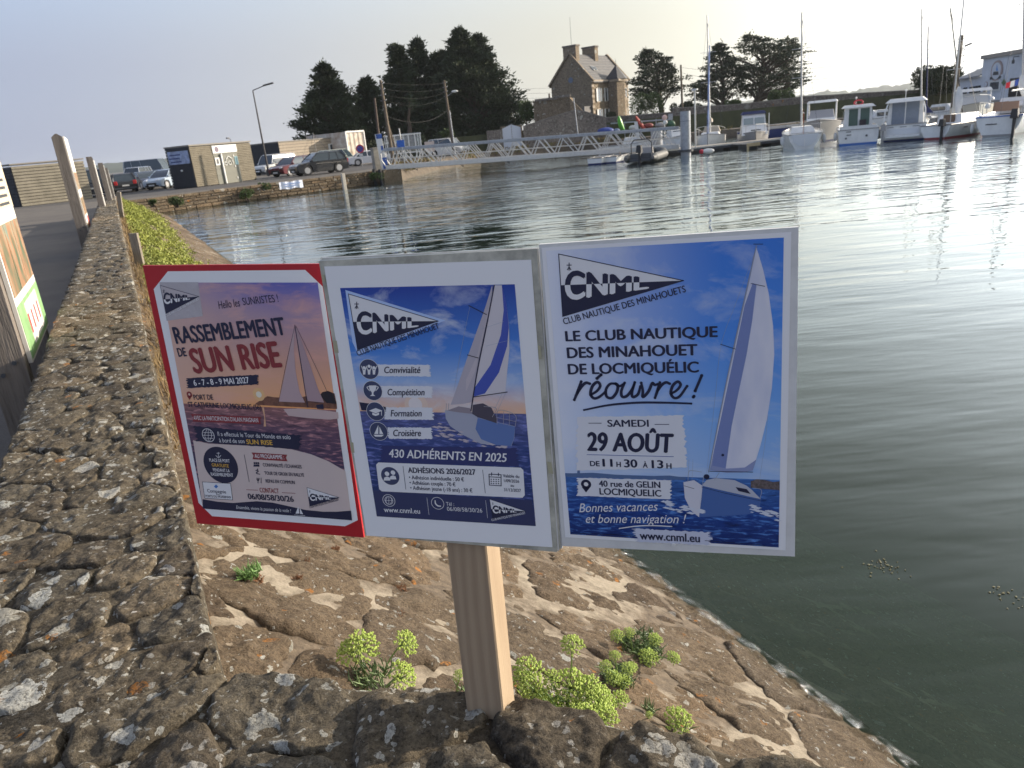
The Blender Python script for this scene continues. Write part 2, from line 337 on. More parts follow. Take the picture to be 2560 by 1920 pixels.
# hills far beyond the harbour
def hill(name, pts, m, depth, base=0.0):
    b = MB(); n = len(pts); rows = 7; rings = []
    for k in range(rows):
        f = k / (rows - 1); rr = []
        for (x, y, z) in pts:
            zz = base + (z - base) * (math.sin(f * math.pi / 2)) ** .8
            d = Vector((x, y, 0)); rr.append(d * (1 + depth * f / d.length) + Vector((0, 0, zz + (fbm(Vector((x * .02, y * .02, f * 3)), 4) * 4 if k else 0))))
        rings.append(rr)
    b.loft(rings, closed=False, cap0=False, cap1=False); return tag(b.build(name, m, smooth='all', fixn=False), kind='structure')
M_hill = mat('hill_woodland', (.05, .065, .035), .9, var=.5, vscale=.02)
pts = []
for i in range(150):
    px = 1700 + i * 9; y0 = 236 - (px - 2000) * .107
    Y = 1500; q = at(px, y0 - 0, Y); h = q.z + 2 + 6 * fbm(Vector((px * .02, 0, 0)), 5) + 4 * fbm(Vector((px * .11, 5, 0)), 3); pts.append((q.x, q.y, max(3, h)))
hill('hills', pts, M_hill, 300)
pts = []
for i in range(60):
    px = -300 + i * 22; q = at(px, 448 - (px - 0) * .096 - 0, 1700); pts.append((q.x, q.y, 22 + 6 * fbm(Vector((px * .02, 9, 0)), 4)))
hill('headland', pts, M_hill, 200)

# ------------------------------------------------------------------ stones from voronoi cells
def cells(seeds, bound, maxr):
    out = []
    for i, (sx, sy) in enumerate(seeds):
        poly = list(bound)
        for j, (tx, ty) in enumerate(seeds):
            if i == j or abs(tx - sx) > maxr or abs(ty - sy) > maxr: continue
            mx, my = (sx + tx) / 2, (sy + ty) / 2; nx, ny = tx - sx, ty - sy
            new = []
            for k in range(len(poly)):
                a, c_ = poly[k], poly[(k + 1) % len(poly)]
                da = (a[0] - mx) * nx + (a[1] - my) * ny; dc = (c_[0] - mx) * nx + (c_[1] - my) * ny
                if da <= 0: new.append(a)
                if (da < 0) != (dc < 0) and da != dc:
                    f = da / (da - dc); new.append((a[0] + (c_[0] - a[0]) * f, a[1] + (c_[1] - a[1]) * f))
            poly = new
            if len(poly) < 3: break
        out.append(poly if len(poly) >= 3 else None)
    return out
def smooth_poly(poly, gap, n, rag=.004, seed=0.0, rounds=2):
    cx = sum(p[0] for p in poly) / len(poly); cy = sum(p[1] for p in poly) / len(poly)
    pts = [(p[0] - cx, p[1] - cy) for p in poly]
    rmean = sum(math.hypot(*p) for p in pts) / len(pts); k = max(.3, 1 - gap / max(rmean, 1e-4))
    pts = [(p[0] * k, p[1] * k) for p in pts]
    for _ in range(rounds):
        q = []
        for i in range(len(pts)):
            a, b_ = pts[i], pts[(i + 1) % len(pts)]
            q += [(a[0] * .8 + b_[0] * .2, a[1] * .8 + b_[1] * .2), (a[0] * .2 + b_[0] * .8, a[1] * .2 + b_[1] * .8)]
        pts = q
    # resample
    L = [0]
    for i in range(len(pts)): a, b_ = pts[i], pts[(i + 1) % len(pts)]; L.append(L[-1] + math.hypot(b_[0] - a[0], b_[1] - a[1]))
    out = []; j = 0
    for i in range(n):
        d = L[-1] * i / n
        while L[j + 1] < d: j += 1
        a, b_ = pts[j], pts[(j + 1) % len(pts)]; f = (d - L[j]) / max(1e-9, L[j + 1] - L[j])
        x, y = a[0] + (b_[0] - a[0]) * f, a[1] + (b_[1] - a[1]) * f
        w = 1 + rag / rmean * (noise.noise(Vector((x * 25, y * 25, seed))) + .6 * noise.noise(Vector((x * 70, y * 70, seed + 5))))
        out.append((x * w + cx, y * w + cy))
    return out, (cx, cy), rmean
def stone(frame, poly, gap, parent, m, n=24, rings=5, top=.01, side=.05, dome=.02, rough=.006, freq=9, rag=.004, tilt=.02, name='stone', edge=.18):
    """frame(u, v, h) -> world; the stone stands on the frame's surface"""
    sd_ = rnd(0, 99); pl, (cx, cy), rm = smooth_poly(poly, gap, n, rag, sd_)
    tx, ty = rnd(-tilt, tilt), rnd(-tilt, tilt); V = []; Fs = []
    prof = [(1.0, -side), (1.0, -side * .2)] + [(1 - edge * (1 - math.cos(a)), None) for a in (.5, 1.0, math.pi / 2)]
    for k in range(1, rings): prof.append(((1 - edge) * (1 - k / rings), None))
    for (f, h) in prof:
        for (x, y) in pl:
            u, v = cx + (x - cx) * f, cy + (y - cy) * f
            if h is None:
                e = min(1, (1 - f) / edge); z = top * (math.sin(e * math.pi / 2)) + dome * (1 - (f * f)) + (u - cx) * tx + (v - cy) * ty
                q = Vector((u * freq, v * freq, sd_)); z += rough * (fbm(q, 4) + .45 * fbm(q * 3.3, 3)) * min(1, .3 + e)
            else: z = h
            V.append(frame(u, v, z))
    q = Vector((cx * freq, cy * freq, sd_)); V.append(frame(cx, cy, top + dome + rough * (fbm(q, 4) + .45 * fbm(q * 3.3, 3))))
    K = len(prof)
    for k in range(K - 1):
        for i in range(n): j = (i + 1) % n; Fs.append((k * n + i, k * n + j, (k + 1) * n + j, (k + 1) * n + i))
    for i in range(n): Fs.append(((K - 1) * n + i, (K - 1) * n + (i + 1) % n, K * n))
    me = bpy.data.meshes.new(name); me.from_pydata([tuple(v) for v in V], [], Fs); me.materials.append(m)
    me.polygons.foreach_set('use_smooth', [True] * len(Fs)); me.update()
    o = bpy.data.objects.new(name, me); COL.objects.link(o); o.parent = parent; return o
def jit_grid(u0, u1, v0, v1, du, dv, j=.32, stag=True, grow=None):
    S = []; v = v0; row = 0
    while v < v1:
        k = grow(v) if grow else 1.0
        u = u0 + (du * k * .5 if (stag and row % 2) else 0)
        while u < u1 + du * .5 * k:
            S.append((u + rnd(-j, j) * du * k, v + dv * k * .5 + rnd(-j, j) * dv * k)); u += du * k
        v += dv * k; row += 1
    return S

random.seed(11)
# long parapet running away on the left
LW = thing('parapet_wall', (0, 0, 0), 'long low parapet of dark lichen-covered stone running away along the path on the left', 'wall')
ZT = 1.47
S0, S1 = .55, 33.6
def fr_left(u, v, h): return wallpt(v, -.5 + u, ZT + h)
seeds = jit_grid(.06, .50, S0 + .42, S1, .17, .15, .33, grow=lambda v: 1.0 if v < 5 else (1.35 if v < 12 else 1.6))
bound = [(-.035, S0 + .45), (.5, S0 + .75), (.5, S1), (-.035, S1)]
for sd0, poly in zip(seeds, cells(seeds, bound, .75)):
    if not poly: continue
    near = sd0[1] < 3.2; mid = sd0[1] < 8
    stone(fr_left, poly, .003 if near else .003, LW, M_wall, 60 if near else (26 if mid else 12), 13 if near else (5 if mid else 2), top=.010, side=.09, dome=rnd(.0, .006), rough=.013, freq=9, rag=.012, tilt=.022, edge=.08)
core = MB(); a0, a1, a2, a3 = wallpt(S0 + .35, -.485, 0), wallpt(S0 + .75, -.02, 0), wallpt(S1 - .05, -.02, 0), wallpt(S1 - .05, -.485, 0)
N = 260; rings = []
for k in range(N + 1):
    s = S0 + .35 + (S1 - S0 - .4) * (k / N) ** 1.6; w = .006
    zz = ZT + .000 + .010 * fbm(Vector((s * 4, 0, 3)), 3)
    e1 = .012 * fbm(Vector((s * 7, 1, 3)), 3); e2 = .014 * fbm(Vector((s * 7, 9, 3)), 3)
    rings.append([wallpt(s, -.5 + e2, .3), wallpt(s, -.49 + e2, zz - .03), wallpt(s, -.46, zz), wallpt(s, -.25, zz + .003), wallpt(s, -.035, zz), wallpt(s, -.012 + e1, zz - .03), wallpt(s, .0 + e1, 1.0)])
core.loft(rings, closed=False, cap0=True, cap1=True)
core.build('mortar', M_mortar_dark, LW, smooth='all')
# return parapet across the foot of the picture
RW = thing('parapet_wall', (0, 0, 0), 'rough lichen-spotted stone parapet across the foreground, in front of the wooden post', 'wall')
def fr_b(u, v, h): return bpt(u, v, ZT + .022 + h)
seeds = jit_grid(-.34, 1.9, -.52, .0, .23, .175, .36)
bound = [(-.62, -.55), (2.0, -.55), (2.0, .0), (.03, .0), (-.05, -.02), (-.42, -.30)]
for sd0, poly in zip(seeds, cells(seeds, bound, .7)):
    if not poly: continue
    front = max(p[1] for p in poly) > -.02
    stone(fr_b, poly, .003, RW, M_wall, 80, 18, top=.012, side=.12, dome=(rnd(.002, .014) if front else rnd(0, .006)), rough=.016, freq=8, rag=.014, tilt=.028, edge=.09)
b = MB(); rings = []
for k in range(61):
    s = -.62 + 2.6 * k / 60; e1 = .012 * fbm(Vector((s * 7, 21, 3)), 3); zz = ZT + .021 + .006 * fbm(Vector((s * 9, 4, 3)), 3); tt = min(0, (s + .0)) * .7
    rings.append([bpt(s, -.55, .6), bpt(s, -.54, zz - .02), bpt(s, -.4, zz), bpt(s, -.2 + tt * .2, zz), bpt(s, -.02 + tt, zz), bpt(s, .004 + e1 + tt, zz - .02), bpt(s, .0 + e1 + tt, .3)])
b.loft(rings, closed=False); b.build('mortar', M_mortar_dark, RW, smooth='all')

# sloping revetment between the parapet and the water
SL = thing('stone_revetment', (0, 0, 0), 'sloping brown stone revetment with smeared pale mortar joints going down into the water', 'revetment')
TAN = .58
def fr_s(u, v, h):    # u across (0 at parapet foot), v along
    nn = Vector((WN.x * TAN, WN.y * TAN, 1)).normalized(); return wallpt(v, 0, 1.26) + WN * u - Vector((0, 0, u * TAN)) + nn * h
seeds = []
v = -2.2
while v < 42:
    k = 1.0 if v < 5 else (1.3 if v < 10 else 2.0); dv = .46 * k; du = .36 * k; u = -.05
    while u < 6.4:
        if not (v > 9 and u > 2.9): seeds.append((u + rnd(-.4, .4) * du, v + rnd(-.4, .4) * dv))
        u += du
    v += dv
bound = [(-.05, -2.6), (6.6, -2.6), (6.6, 43), (-.05, 43)]
cc = cells(seeds, bound, 1.9)
for sd0, poly in zip(seeds, cc):
    if not poly: continue
    area = abs(sum(poly[i][0] * poly[(i + 1) % len(poly)][1] - poly[(i + 1) % len(poly)][0] * poly[i][1] for i in range(len(poly)))) / 2
    if area < .01: continue
    near = sd0[1] < 5.5; k = 1 if near else 2
    g_ = rnd(-.004, .014) if rnd(0, 1) < .8 else .035
    stone(fr_s, poly, g_, SL, M_slope, 64 if near else 16, 12 if near else 3, top=.010, side=.05, dome=rnd(0, .010), rough=.020, freq=7, rag=.045, tilt=.035, edge=.10)
b = MB(); NU, NV = 50, 150; V = []; Fs = []
for j in range(NV + 1):
    v = -2.6 + 45.6 * (j / NV) ** 1.9
    for i in range(NU + 1):
        u = -.06 + 7.6 * i / NU; V.append(fr_s(u, v, .004 + .006 * fbm(Vector((u * 5, v * 5, 1)), 4)))
for j in range(NV):
    for i in range(NU): a = j * (NU + 1) + i; Fs.append((a, a + 1, a + NU + 2, a + NU + 1))
b.add(V, Fs); b.build('mortar', M_mortar, SL, smooth='all', fixn=False)
# wet swash line where the water meets the slope
tf = NT('wet_film'); P = tf.pos(); nz = tf.noise(P, 38, 5, .7, .8); nb = tf.bump(nz, 1.0, .012)
g1_ = tf.n('BsdfGlossy', Roughness=.10, Normal=nb); t1_ = tf.n('BsdfTransparent'); t1_.inputs[0].default_value = (.80, .80, .76, 1)
mm = tf.t.nodes.new('ShaderNodeMixShader'); tf.t.links.new(tf.ramp(tf.noise(P, 16, 4, .6), [(.42, .0), (.66, .38)]), mm.inputs[0]); tf.t.links.new(t1_.outputs[0], mm.inputs[1]); tf.t.links.new(g1_.outputs[0], mm.inputs[2]); tf.t.links.new(mm.outputs[0], tf.out.inputs[0])
b = MB(); V = []; Fs = []; n_ = 700; uw = 1.26 / TAN
for i in range(n_ + 1):
    v = -1.5 + 26 * (i / n_) ** 1.5; hi = .055 + .05 * noise.noise(Vector((v * 3.1, 0, 0))) + .03 * noise.noise(Vector((v * 9, 3, 0)))
    for k in range(5): f = k / 4; V.append(fr_s(uw + .03 - (hi + .03) * f * 1.1, v, .034 + .012 * math.sin(f * 3.1) + .006 * noise.noise(Vector((v * 20, f * 3, 7)))))
for i in range(n_):
    for k in range(4): a = i * 5 + k; Fs.append((a, a + 1, a + 6, a + 5))
b.add(V, Fs); o = b.build('water_edge', tf.m, smooth='all', fixn=False); tag(o, kind='stuff')
# ================================================================== THE THREE POSTERS ON THEIR POST
def flat(name, col, rough=.35, **k): return mat('print_' + name, col, rough, **k)
NAVY = flat('navy', (.018, .022, .06)); WHITE = flat('white', (.80, .80, .82)); MAROON = flat('maroon', (.26, .035, .045)); GOLD = flat('gold', (.75, .45, .08))
CREAM = flat('cream', (.66, .55, .52)); BLACK = flat('black', (.02, .02, .03)); RED = mat('red_card', (.48, .012, .022), .45, var=.1); SAILW = flat('sail', (.66, .62, .66)); GREYN = flat('greynavy', (.05, .065, .14))
class Board:
    def __init__(s, name, label, c, ang, off, sc):
        a, bb, g_ = (R(v) for v in ang); X = Vector((math.cos(a), math.sin(a), 0)); Y = Vector((0, 0, 1)); N_ = X.cross(Y)
        Y2 = Y * math.cos(bb) + N_ * math.sin(bb); X2 = X * math.cos(g_) + Y2 * math.sin(g_); Y3 = -X * math.sin(g_) + Y2 * math.cos(g_)
        s.X, s.Y, s.N, s.c = X2, Y3, X2.cross(Y3), Vector(c); s.off, s.sc = off, sc
        s.root = bpy.data.objects.new(name, None); COL.objects.link(s.root); s.root.empty_display_size = .1
        s.root.matrix_world = Matrix.Translation(s.c) @ Matrix((s.X, s.Y, s.N)).transposed().to_4x4()
        tag(s.root, label, 'poster', 'posters fixed to the wooden post'); s.z = .0012
    def L(s, x, y):
        d = ray(s.off[0] + x * s.sc, s.off[1] + y * s.sc); t = (s.c - CAM).dot(s.N) / d.dot(s.N); p = CAM + d * t - s.c
        return (p.dot(s.X), p.dot(s.Y))
    def poly(s, name, pts, m, z, parent=None, local=False):
        P = pts if local else [s.L(*p) for p in pts]
        b = MB(); b.add([(x, y, z) for x, y in P], [tuple(t) for t in tessellate_polygon([[Vector((x, y, 0)) for x, y in P]])])
        o = b.build(name, m, parent or s.paper, fixn=False); return o
    def slab(s, name, pts, m, z0, z1, parent=None):
        P = [s.L(*p) for p in pts]; b = MB(); b.prism(P, z0, z1); return b.build(name, m, parent or s.root)
    def disc(s, name, c, r, m, z, n=40, r2=None):
        x0, y0 = s.L(*c); x1, _ = s.L(c[0] + r, c[1]); q = abs(x1 - x0)
        if r2 is None: return s.poly(name, [(x0 + q * math.cos(2 * math.pi * i / n), y0 + q * math.sin(2 * math.pi * i / n)) for i in range(n)], m, z, local=True)
        b = MB(); k = r2 / r; V = [(x0 + q * f * math.cos(2 * math.pi * i / n), y0 + q * f * math.sin(2 * math.pi * i / n), z) for f in (1, k) for i in range(n)]
        b.add(V, [(i, (i + 1) % n, n + (i + 1) % n, n + i) for i in range(n)]); return b.build(name, m, s.paper, fixn=False)
    def stroke(s, name, paths, w, m, z, sub=6):
        if 1 < len(paths) <= 5 and name in ('rule', 'script_lettering', 'printed_rigging', 'printed_hull'):
            for p_ in paths: s.stroke(name, [p_], w, m, z, sub)
            return
        b = MB()
        for pts in paths:
            P = [Vector((*s.L(*p), 0)) for p in pts]; x0, _ = s.L(pts[0][0], pts[0][1]); x1, _ = s.L(pts[0][0] + w, pts[0][1]); hw = abs(x1 - x0) / 2
            Q = []
            if len(P) == 2: Q = P
            else:
                E = [P[0] * 2 - P[1]] + P + [P[-1] * 2 - P[-2]]
                for i in range(1, len(E) - 2):
                    for k in range(sub):
                        t = k / sub; a, b_, c_, d_ = E[i - 1], E[i], E[i + 1], E[i + 2]
                        Q.append(.5 * ((2 * b_) + (c_ - a) * t + (2 * a - 5 * b_ + 4 * c_ - d_) * t * t + (3 * b_ - a - 3 * c_ + d_) * t ** 3))
                Q.append(P[-1])
            n = len(Q); V = []
            for i, q in enumerate(Q):
                d = (Q[min(i + 1, n - 1)] - Q[max(i - 1, 0)]).normalized(); nn = Vector((-d.y, d.x, 0)); h = hw * (.8 + .2 * math.sin(3.1 * i / max(1, n - 1)))
                V += [q + nn * h + Vector((0, 0, z)), q - nn * h + Vector((0, 0, z))]
            b.add(V, [(2 * i, 2 * i + 1, 2 * i + 3, 2 * i + 2) for i in range(n - 1)])
            for q in (Q[0], Q[-1]):
                k = len(b.v); b.add([q + Vector((hw * math.cos(t * .785), hw * math.sin(t * .785), z)) for t in range(8)], [tuple(range(8))])
        return b.build(name, m, s.paper, fixn=False)
    def text(s, body, p0, p1, h, m, z=None, bold=0.0, shear=0.0, quad=None, name='lettering', split=None, m2=None):
        z = .0016 if z is None else z
        cu = bpy.data.curves.new('t', 'FONT'); cu.body = body; cu.resolution_u = 4; bold0 = bold; bold = 0; cu.shear = shear; cu.fill_mode = 'FRONT' if hasattr(cu, 'fill_mode') else cu.fill_mode
        to = bpy.data.objects.new('t', cu); COL.objects.link(to); dg = bpy.context.evaluated_depsgraph_get()
        me = bpy.data.meshes.new_from_object(to.evaluated_get(dg)); bpy.data.objects.remove(to); bpy.data.curves.remove(cu)
        if not me.vertices: return None
        if bold0 > .006:      # heavier weight: the glyphs laid over themselves, shifted sideways
            bm = bmesh.new(); bm.from_mesh(me); base = bm.faces[:] + bm.edges[:] + bm.verts[:]
            for kx, ky in ((-1, 0), (1, 0), (0, .6), (0, -.6)):
                d_ = bmesh.ops.duplicate(bm, geom=base)['geom']; bmesh.ops.translate(bm, verts=[g for g in d_ if isinstance(g, bmesh.types.BMVert)], vec=(kx * bold0 * 1.25, ky * bold0, (kx + 2 * ky + 3) * 2e-3))
            bm.to_mesh(me); bm.free()
        xs = [v.co.x for v in me.vertices]; xa, xb = min(xs), max(xs); CH = .73 + 2 * bold + bold0
        if quad:   # tl, tr, br, bl in crop pixels; glyph box 0..CH
            tl, tr, br, bl = (Vector((*s.L(*q), 0)) for q in quad); ys = [v.co.y for v in me.vertices]; ya, yb = min(ys), max(ys)
            for v in me.vertices:
                u = (v.co.x - xa) / (xb - xa); w = (v.co.y - ya) / (yb - ya); q = (bl * (1 - u) + br * u) * (1 - w) + (tl * (1 - u) + tr * u) * w; v.co = Vector((q.x, q.y, z + v.co.z * .002))
        else:
            a = Vector((*s.L(*p0), 0)); b_ = Vector((*s.L(*p1), 0)); d = b_ - a
            top = Vector((*s.L(p0[0], p0[1] - h), 0)); hh = (top - a).length; d_ = d.normalized(); up = Vector((-d_.y, d_.x, 0))
            for v in me.vertices: 
                q = a + d * ((v.co.x - xa) / (xb - xa)) + up * (v.co.y / CH * hh); v.co = Vector((q.x, q.y, z + v.co.z * .002))
        me.name = name; me.materials.clear(); me.materials.append(m)
        if split:
            a = Vector((*s.L(*split[0]), 0)); b_ = Vector((*s.L(*split[1]), 0)); d = (b_ - a).normalized(); nn = Vector((-d.y, d.x, 0)); me.materials.append(m2)
            bm = bmesh.new(); bm.from_mesh(me); bmesh.ops.bisect_plane(bm, geom=bm.verts[:] + bm.edges[:] + bm.faces[:], plane_co=a, plane_no=nn)
            for f in bm.faces: f.material_index = 1 if (f.calc_center_median() - a).dot(nn) < 0 else 0
            bm.to_mesh(me); bm.free()
        o = bpy.data.objects.new(name, me); COL.objects.link(o); o.parent = s.paper; return o
    def logo(s, a, tip, c, cap, capp, caph, q, z=.0016, line=3, bgm=None):
        mid = (a[0] * .48 + c[0] * .52, a[1] * .5 + c[1] * .5)
        s.poly('pennant', [a, tip, c], bgm or WHITE, z)
        s.poly('pennant', [mid, tip, c], NAVY, z + .0002)
        s.stroke('pennant', [[a, tip], [tip, c], [c, a]], line, NAVY, z + .0003)
        s.text('CNML', None, None, 0, NAVY, z + .0005, bold=.035, quad=q, split=(mid, tip), m2=WHITE, name='emblem_letters')
        e = (a[0] * .80 + c[0] * .12 + tip[0] * .08, a[1] * .78 + c[1] * .18 + tip[1] * .04); k = (c[1] - a[1]) / 300
        s.stroke('ermine_mark', [[(e[0], e[1] - 16 * k), (e[0], e[1] + 6 * k)], [(e[0] - 10 * k, e[1] - 6 * k), (e[0] + 10 * k, e[1] - 6 * k)], [(e[0], e[1] + 2 * k), (e[0] - 8 * k, e[1] + 16 * k)], [(e[0], e[1] + 2 * k), (e[0] + 8 * k, e[1] + 16 * k)], [(e[0], e[1]), (e[0], e[1] + 18 * k)]], 4.5 * k, NAVY, z + .0005)
        s.text(cap, capp[0], capp[1], caph, NAVY if bgm is None else WHITE, z + .0005, bold=.012)
    def brush(s, name, x0, y0, x1, y1, x2, y2, x3, y3, m, z, rag=8, seed=0):
        """ragged painted patch: tl, tr, br, bl"""
        rs = random.Random(seed); P = []
        def edge(a, b_, n, rx, ry):
            for i in range(n):
                t = i / n; P.append((a[0] + (b_[0] - a[0]) * t + rs.uniform(-rx, rx), a[1] + (b_[1] - a[1]) * t + rs.uniform(-ry, ry)))
        edge((x0, y0), (x1, y1), 40, .5, rag * .16); edge((x1, y1), (x2, y2), 30, rag * .7, .5); edge((x2, y2), (x3, y3), 40, .5, rag * .16); edge((x3, y3), (x0, y0), 30, rag * .7, .5)
        s.poly(name, P, m, z)
def picmat(name, stops, B, y_top, y_hor, y_bot, sea, cloud, cseed, cw=(3, 9), xg=None):
    """printed photograph: sky stops by height, printed clouds, printed sea with ripples"""
    t = NT(name); o = t.obj(); sp = t.t.nodes.new('ShaderNodeSeparateXYZ'); t.t.links.new(o, sp.inputs[0])
    yt, yh, yb = (B.L(600, v)[1] for v in (y_top, y_hor, y_bot))
    f = t.math('DIVIDE', t.math('SUBTRACT', sp.outputs[1], yh), yt - yh)
    skyc = t.ramp(f, stops); cl = t.noise(t.mapping(o, sc=(cw[0], cw[1], 1), loc=(cseed, 0, 0), rot=(0, 0, .25)), 4.0, 8, .62, .6)
    skyc = t.mix(t.math('MULTIPLY', t.ramp(cl, [(.5, 0), (.72, 1)]), cloud[1]), skyc, cloud[0])
    if xg:
        xa, xb = B.L(xg[0], 600)[0], B.L(xg[1], 600)[0]; fx = t.math('DIVIDE', t.math('SUBTRACT', sp.outputs[0], xa), xb - xa, True)
        fx = t.math('SUBTRACT', 1.0, fx); fx = t.math('MULTIPLY', t.math('POWER', fx, 1.4), t.ramp(f, [(0, .55), (.15, .9), (1, 1)]))
        skyc = t.mix(fx, skyc, xg[2])
    g_ = t.math('DIVIDE', t.math('SUBTRACT', yh, sp.outputs[1]), yh - yb); seac = t.ramp(g_, sea)
    rp = t.noise(t.mapping(o, sc=(1, 4.5, 1)), 45, 5, .6, .5); seac = t.mix(t.ramp(rp, [(.52, 0), (.68, .65)]), seac, tuple(min(1, c * 2.6 + .04) for c in sea[0][1]))
    seac = t.mix(t.ramp(rp, [(.3, .7), (.45, 0)]), seac, tuple(c * .35 for c in sea[-1][1]))
    isea = t.math('LESS_THAN', sp.outputs[1], yh); t.set(t.b, 'Base Color', t.mix(isea, skyc, seac)); t.b.inputs['Roughness'].default_value = .3
    return t.m
S1_, S2_, S3_ = 580 / 1336, 620 / 1319, 680 / 1343
# ---- poster 3 (right)
B3 = Board('club_reopening_poster', 'right-hand poster with a big sail on blue sky and the words 29 AOÛT', (.197, .897, 2.052), (-17.6, .1, .5), (1330, 560), S3_)
plas = mat('white_plastic_board', (.70, .70, .69), .4, var=.12, vscale=25)
B3.slab('backing_board', [(34, 101), (1316, 15), (1298, 1642), (150, 1590)], plas, -.006, 0)
B3.paper = B3.slab('paper', [(48, 118), (1280, 40), (1252, 1610), (165, 1545)], mat('poster_paper', (.85, .855, .875), .3), .0003, .0008)
pm = picmat('printed_sail_photo', [(0, (.36, .54, .85)), (.25, (.22, .46, .88)), (.6, (.08, .29, .82)), (1, (.045, .21, .72))], B3, 80, 1242, 1560, [(0, (.05, .15, .42)), (.5, (.015, .06, .28)), (1, (.01, .03, .16))], ((.75, .78, .84), .55), 3.3, (2.2, 5), xg=(110, 960, (.80, .83, .92)))
B3.poly('printed_picture', [(70, 132), (1243, 66), (1218, 1595), (190, 1530)], pm, .0011)
hz = flat('far_coast', (.10, .17, .33)); B3.poly('printed_coast', [(170, 1230), (300, 1226), (420, 1236), (560, 1243), (680, 1240), (760, 1250), (760, 1262), (170, 1246)], hz, .0013)
B3.poly('printed_coast', [(1080, 1268), (1110, 1258), (1150, 1262), (1190, 1272), (1222, 1268), (1222, 1312), (1080, 1300)], flat('village', (.16, .13, .13), var=.6, vscale=250), .0013)
B3.poly('printed_lighthouse', [(224, 1228), (227, 1192), (234, 1192), (238, 1228)], hz, .0013)
spm = NT('print_sailcloth'); o_ = spm.obj(); nn = spm.noise(spm.mapping(o_, sc=(1, .35, 1)), 26, 3, .5); spm.set(spm.b, 'Base Color', spm.mix(spm.ramp(nn, [(.35, 0), (.65, 1)]), (.60, .63, .78), (.78, .78, .86))); spm.b.inputs['Roughness'].default_value = .3
B3.poly('printed_sail', [(1108, 115), (1100, 150), (1078, 260), (1046, 400), (1004, 590), (960, 790), (915, 1000), (878, 1212), (960, 1226), (1040, 1224), (1090, 1214), (1128, 1090), (1160, 960), (1184, 810), (1196, 640), (1190, 500), (1168, 340), (1140, 220)], spm.m, .0014)
B3.poly('printed_sail', [(1090, 290), (1108, 300), (1088, 470), (1060, 640), (1022, 820), (985, 1000), (955, 1215), (880, 1212), (900, 1110), (945, 900), (1000, 640), (1050, 400)], flat('sail_blue', (.20, .26, .52)), .0015)
B3.poly('printed_sail', [(905, 1110), (890, 1190), (960, 1205), (1050, 1200), (1108, 1160), (1090, 1214), (1040, 1224), (960, 1226), (878, 1212)], flat('sail_foot', (.28, .33, .55)), .0016)
B3.stroke('printed_rigging', [[(1108, 108), (1040, 410), (960, 780), (872, 1222)]], 6, flat('mast', (.30, .34, .42)), .0017)
B3.stroke('printed_rigging', [[(932, 592), (1003, 615)], [(1082, 292), (1148, 306)], [(1095, 98), (1138, 98)], [(878, 1218), (1090, 1222)]], 4, NAVY, .0018)
B3.stroke('printed_rigging', [[(1104, 130), (1010, 380), (935, 592), (905, 850), (862, 1230)], [(1150, 260), (1165, 900), (1120, 1290)], [(770, 1270), (775, 1160)], [(790, 1270), (795, 1160)]], 1.4, flat('wire', (.35, .4, .5)), .0013)
B3.poly('printed_hull', [(838, 1290), (862, 1262), (905, 1252), (1000, 1262), (1060, 1290), (1085, 1310), (1130, 1356)], flat('deck', (.50, .52, .60)), .0014)
B3.poly('printed_hull', [(748, 1272), (800, 1262), (842, 1290), (838, 1350), (825, 1445), (785, 1412), (755, 1350)], flat('hull_white', (.68, .68, .76)), .0015)
B3.poly('printed_hull', [(842, 1290), (960, 1318), (1060, 1342), (1130, 1358), (1124, 1400), (1090, 1428), (960, 1438), (825, 1445), (832, 1380)], flat('hull_blue', (.07, .15, .40)), .0015)
B3.stroke('printed_hull', [[(838, 1296), (960, 1328), (1128, 1364)], [(752, 1290), (800, 1304)]], 3, NAVY, .0016)
B3.poly('printed_hull', [(1005, 1296), (1060, 1306), (1080, 1330), (1020, 1316)], NAVY, .0016)
B3.stroke('printed_rigging', [[(770, 1270), (775, 1220), (800, 1216), (838, 1222)], [(842, 1290), (850, 1240), (870, 1235)], [(900, 1262), (925, 1225)], [(1125, 1355), (1132, 1310), (1090, 1300)]], 3, flat('wire', (.3, .3, .4)), .0017)
B3.disc('printed_rigging', (862, 1245), 14, NAVY, .0018); B3.disc('printed_rigging', (942, 1138), 7, NAVY, .0018)
rs = random.Random(4); foam = flat('foam', (.66, .70, .80))
for k in range(60):
    t = rs.random(); cx = 660 + t * 560 + rs.uniform(-10, 10); cy = 1376 + t * 55 + rs.uniform(-16, 20) + (20 * math.sin(t * 7))
    if 850 < cx < 1080 and cy < 1425: continue
    w = rs.uniform(6, 26); B3.poly('printed_foam', [(cx - w, cy), (cx - w * .3, cy - w * .28), (cx + w, cy + w * .12), (cx + w * .2, cy + w * .3)], foam, .00165 + k * 1e-6)
B3.logo((133, 147), (748, 278), (153, 455), 'CLUB NAUTIQUE DES MINAHOUETS', ((160, 495), (762, 333)), 33, [(163, 222), (578, 262), (578, 318), (163, 382)], .0014, 5)
B3.text('LE CLUB NAUTIQUE', (167, 577), (918, 555), 54, NAVY, bold=.028); B3.text('DES MINAHOUET', (175, 660), (818, 645), 56, NAVY, bold=.028); B3.text('DE LOCMIQUÉLIC', (180, 740), (825, 730), 55, NAVY, bold=.028)
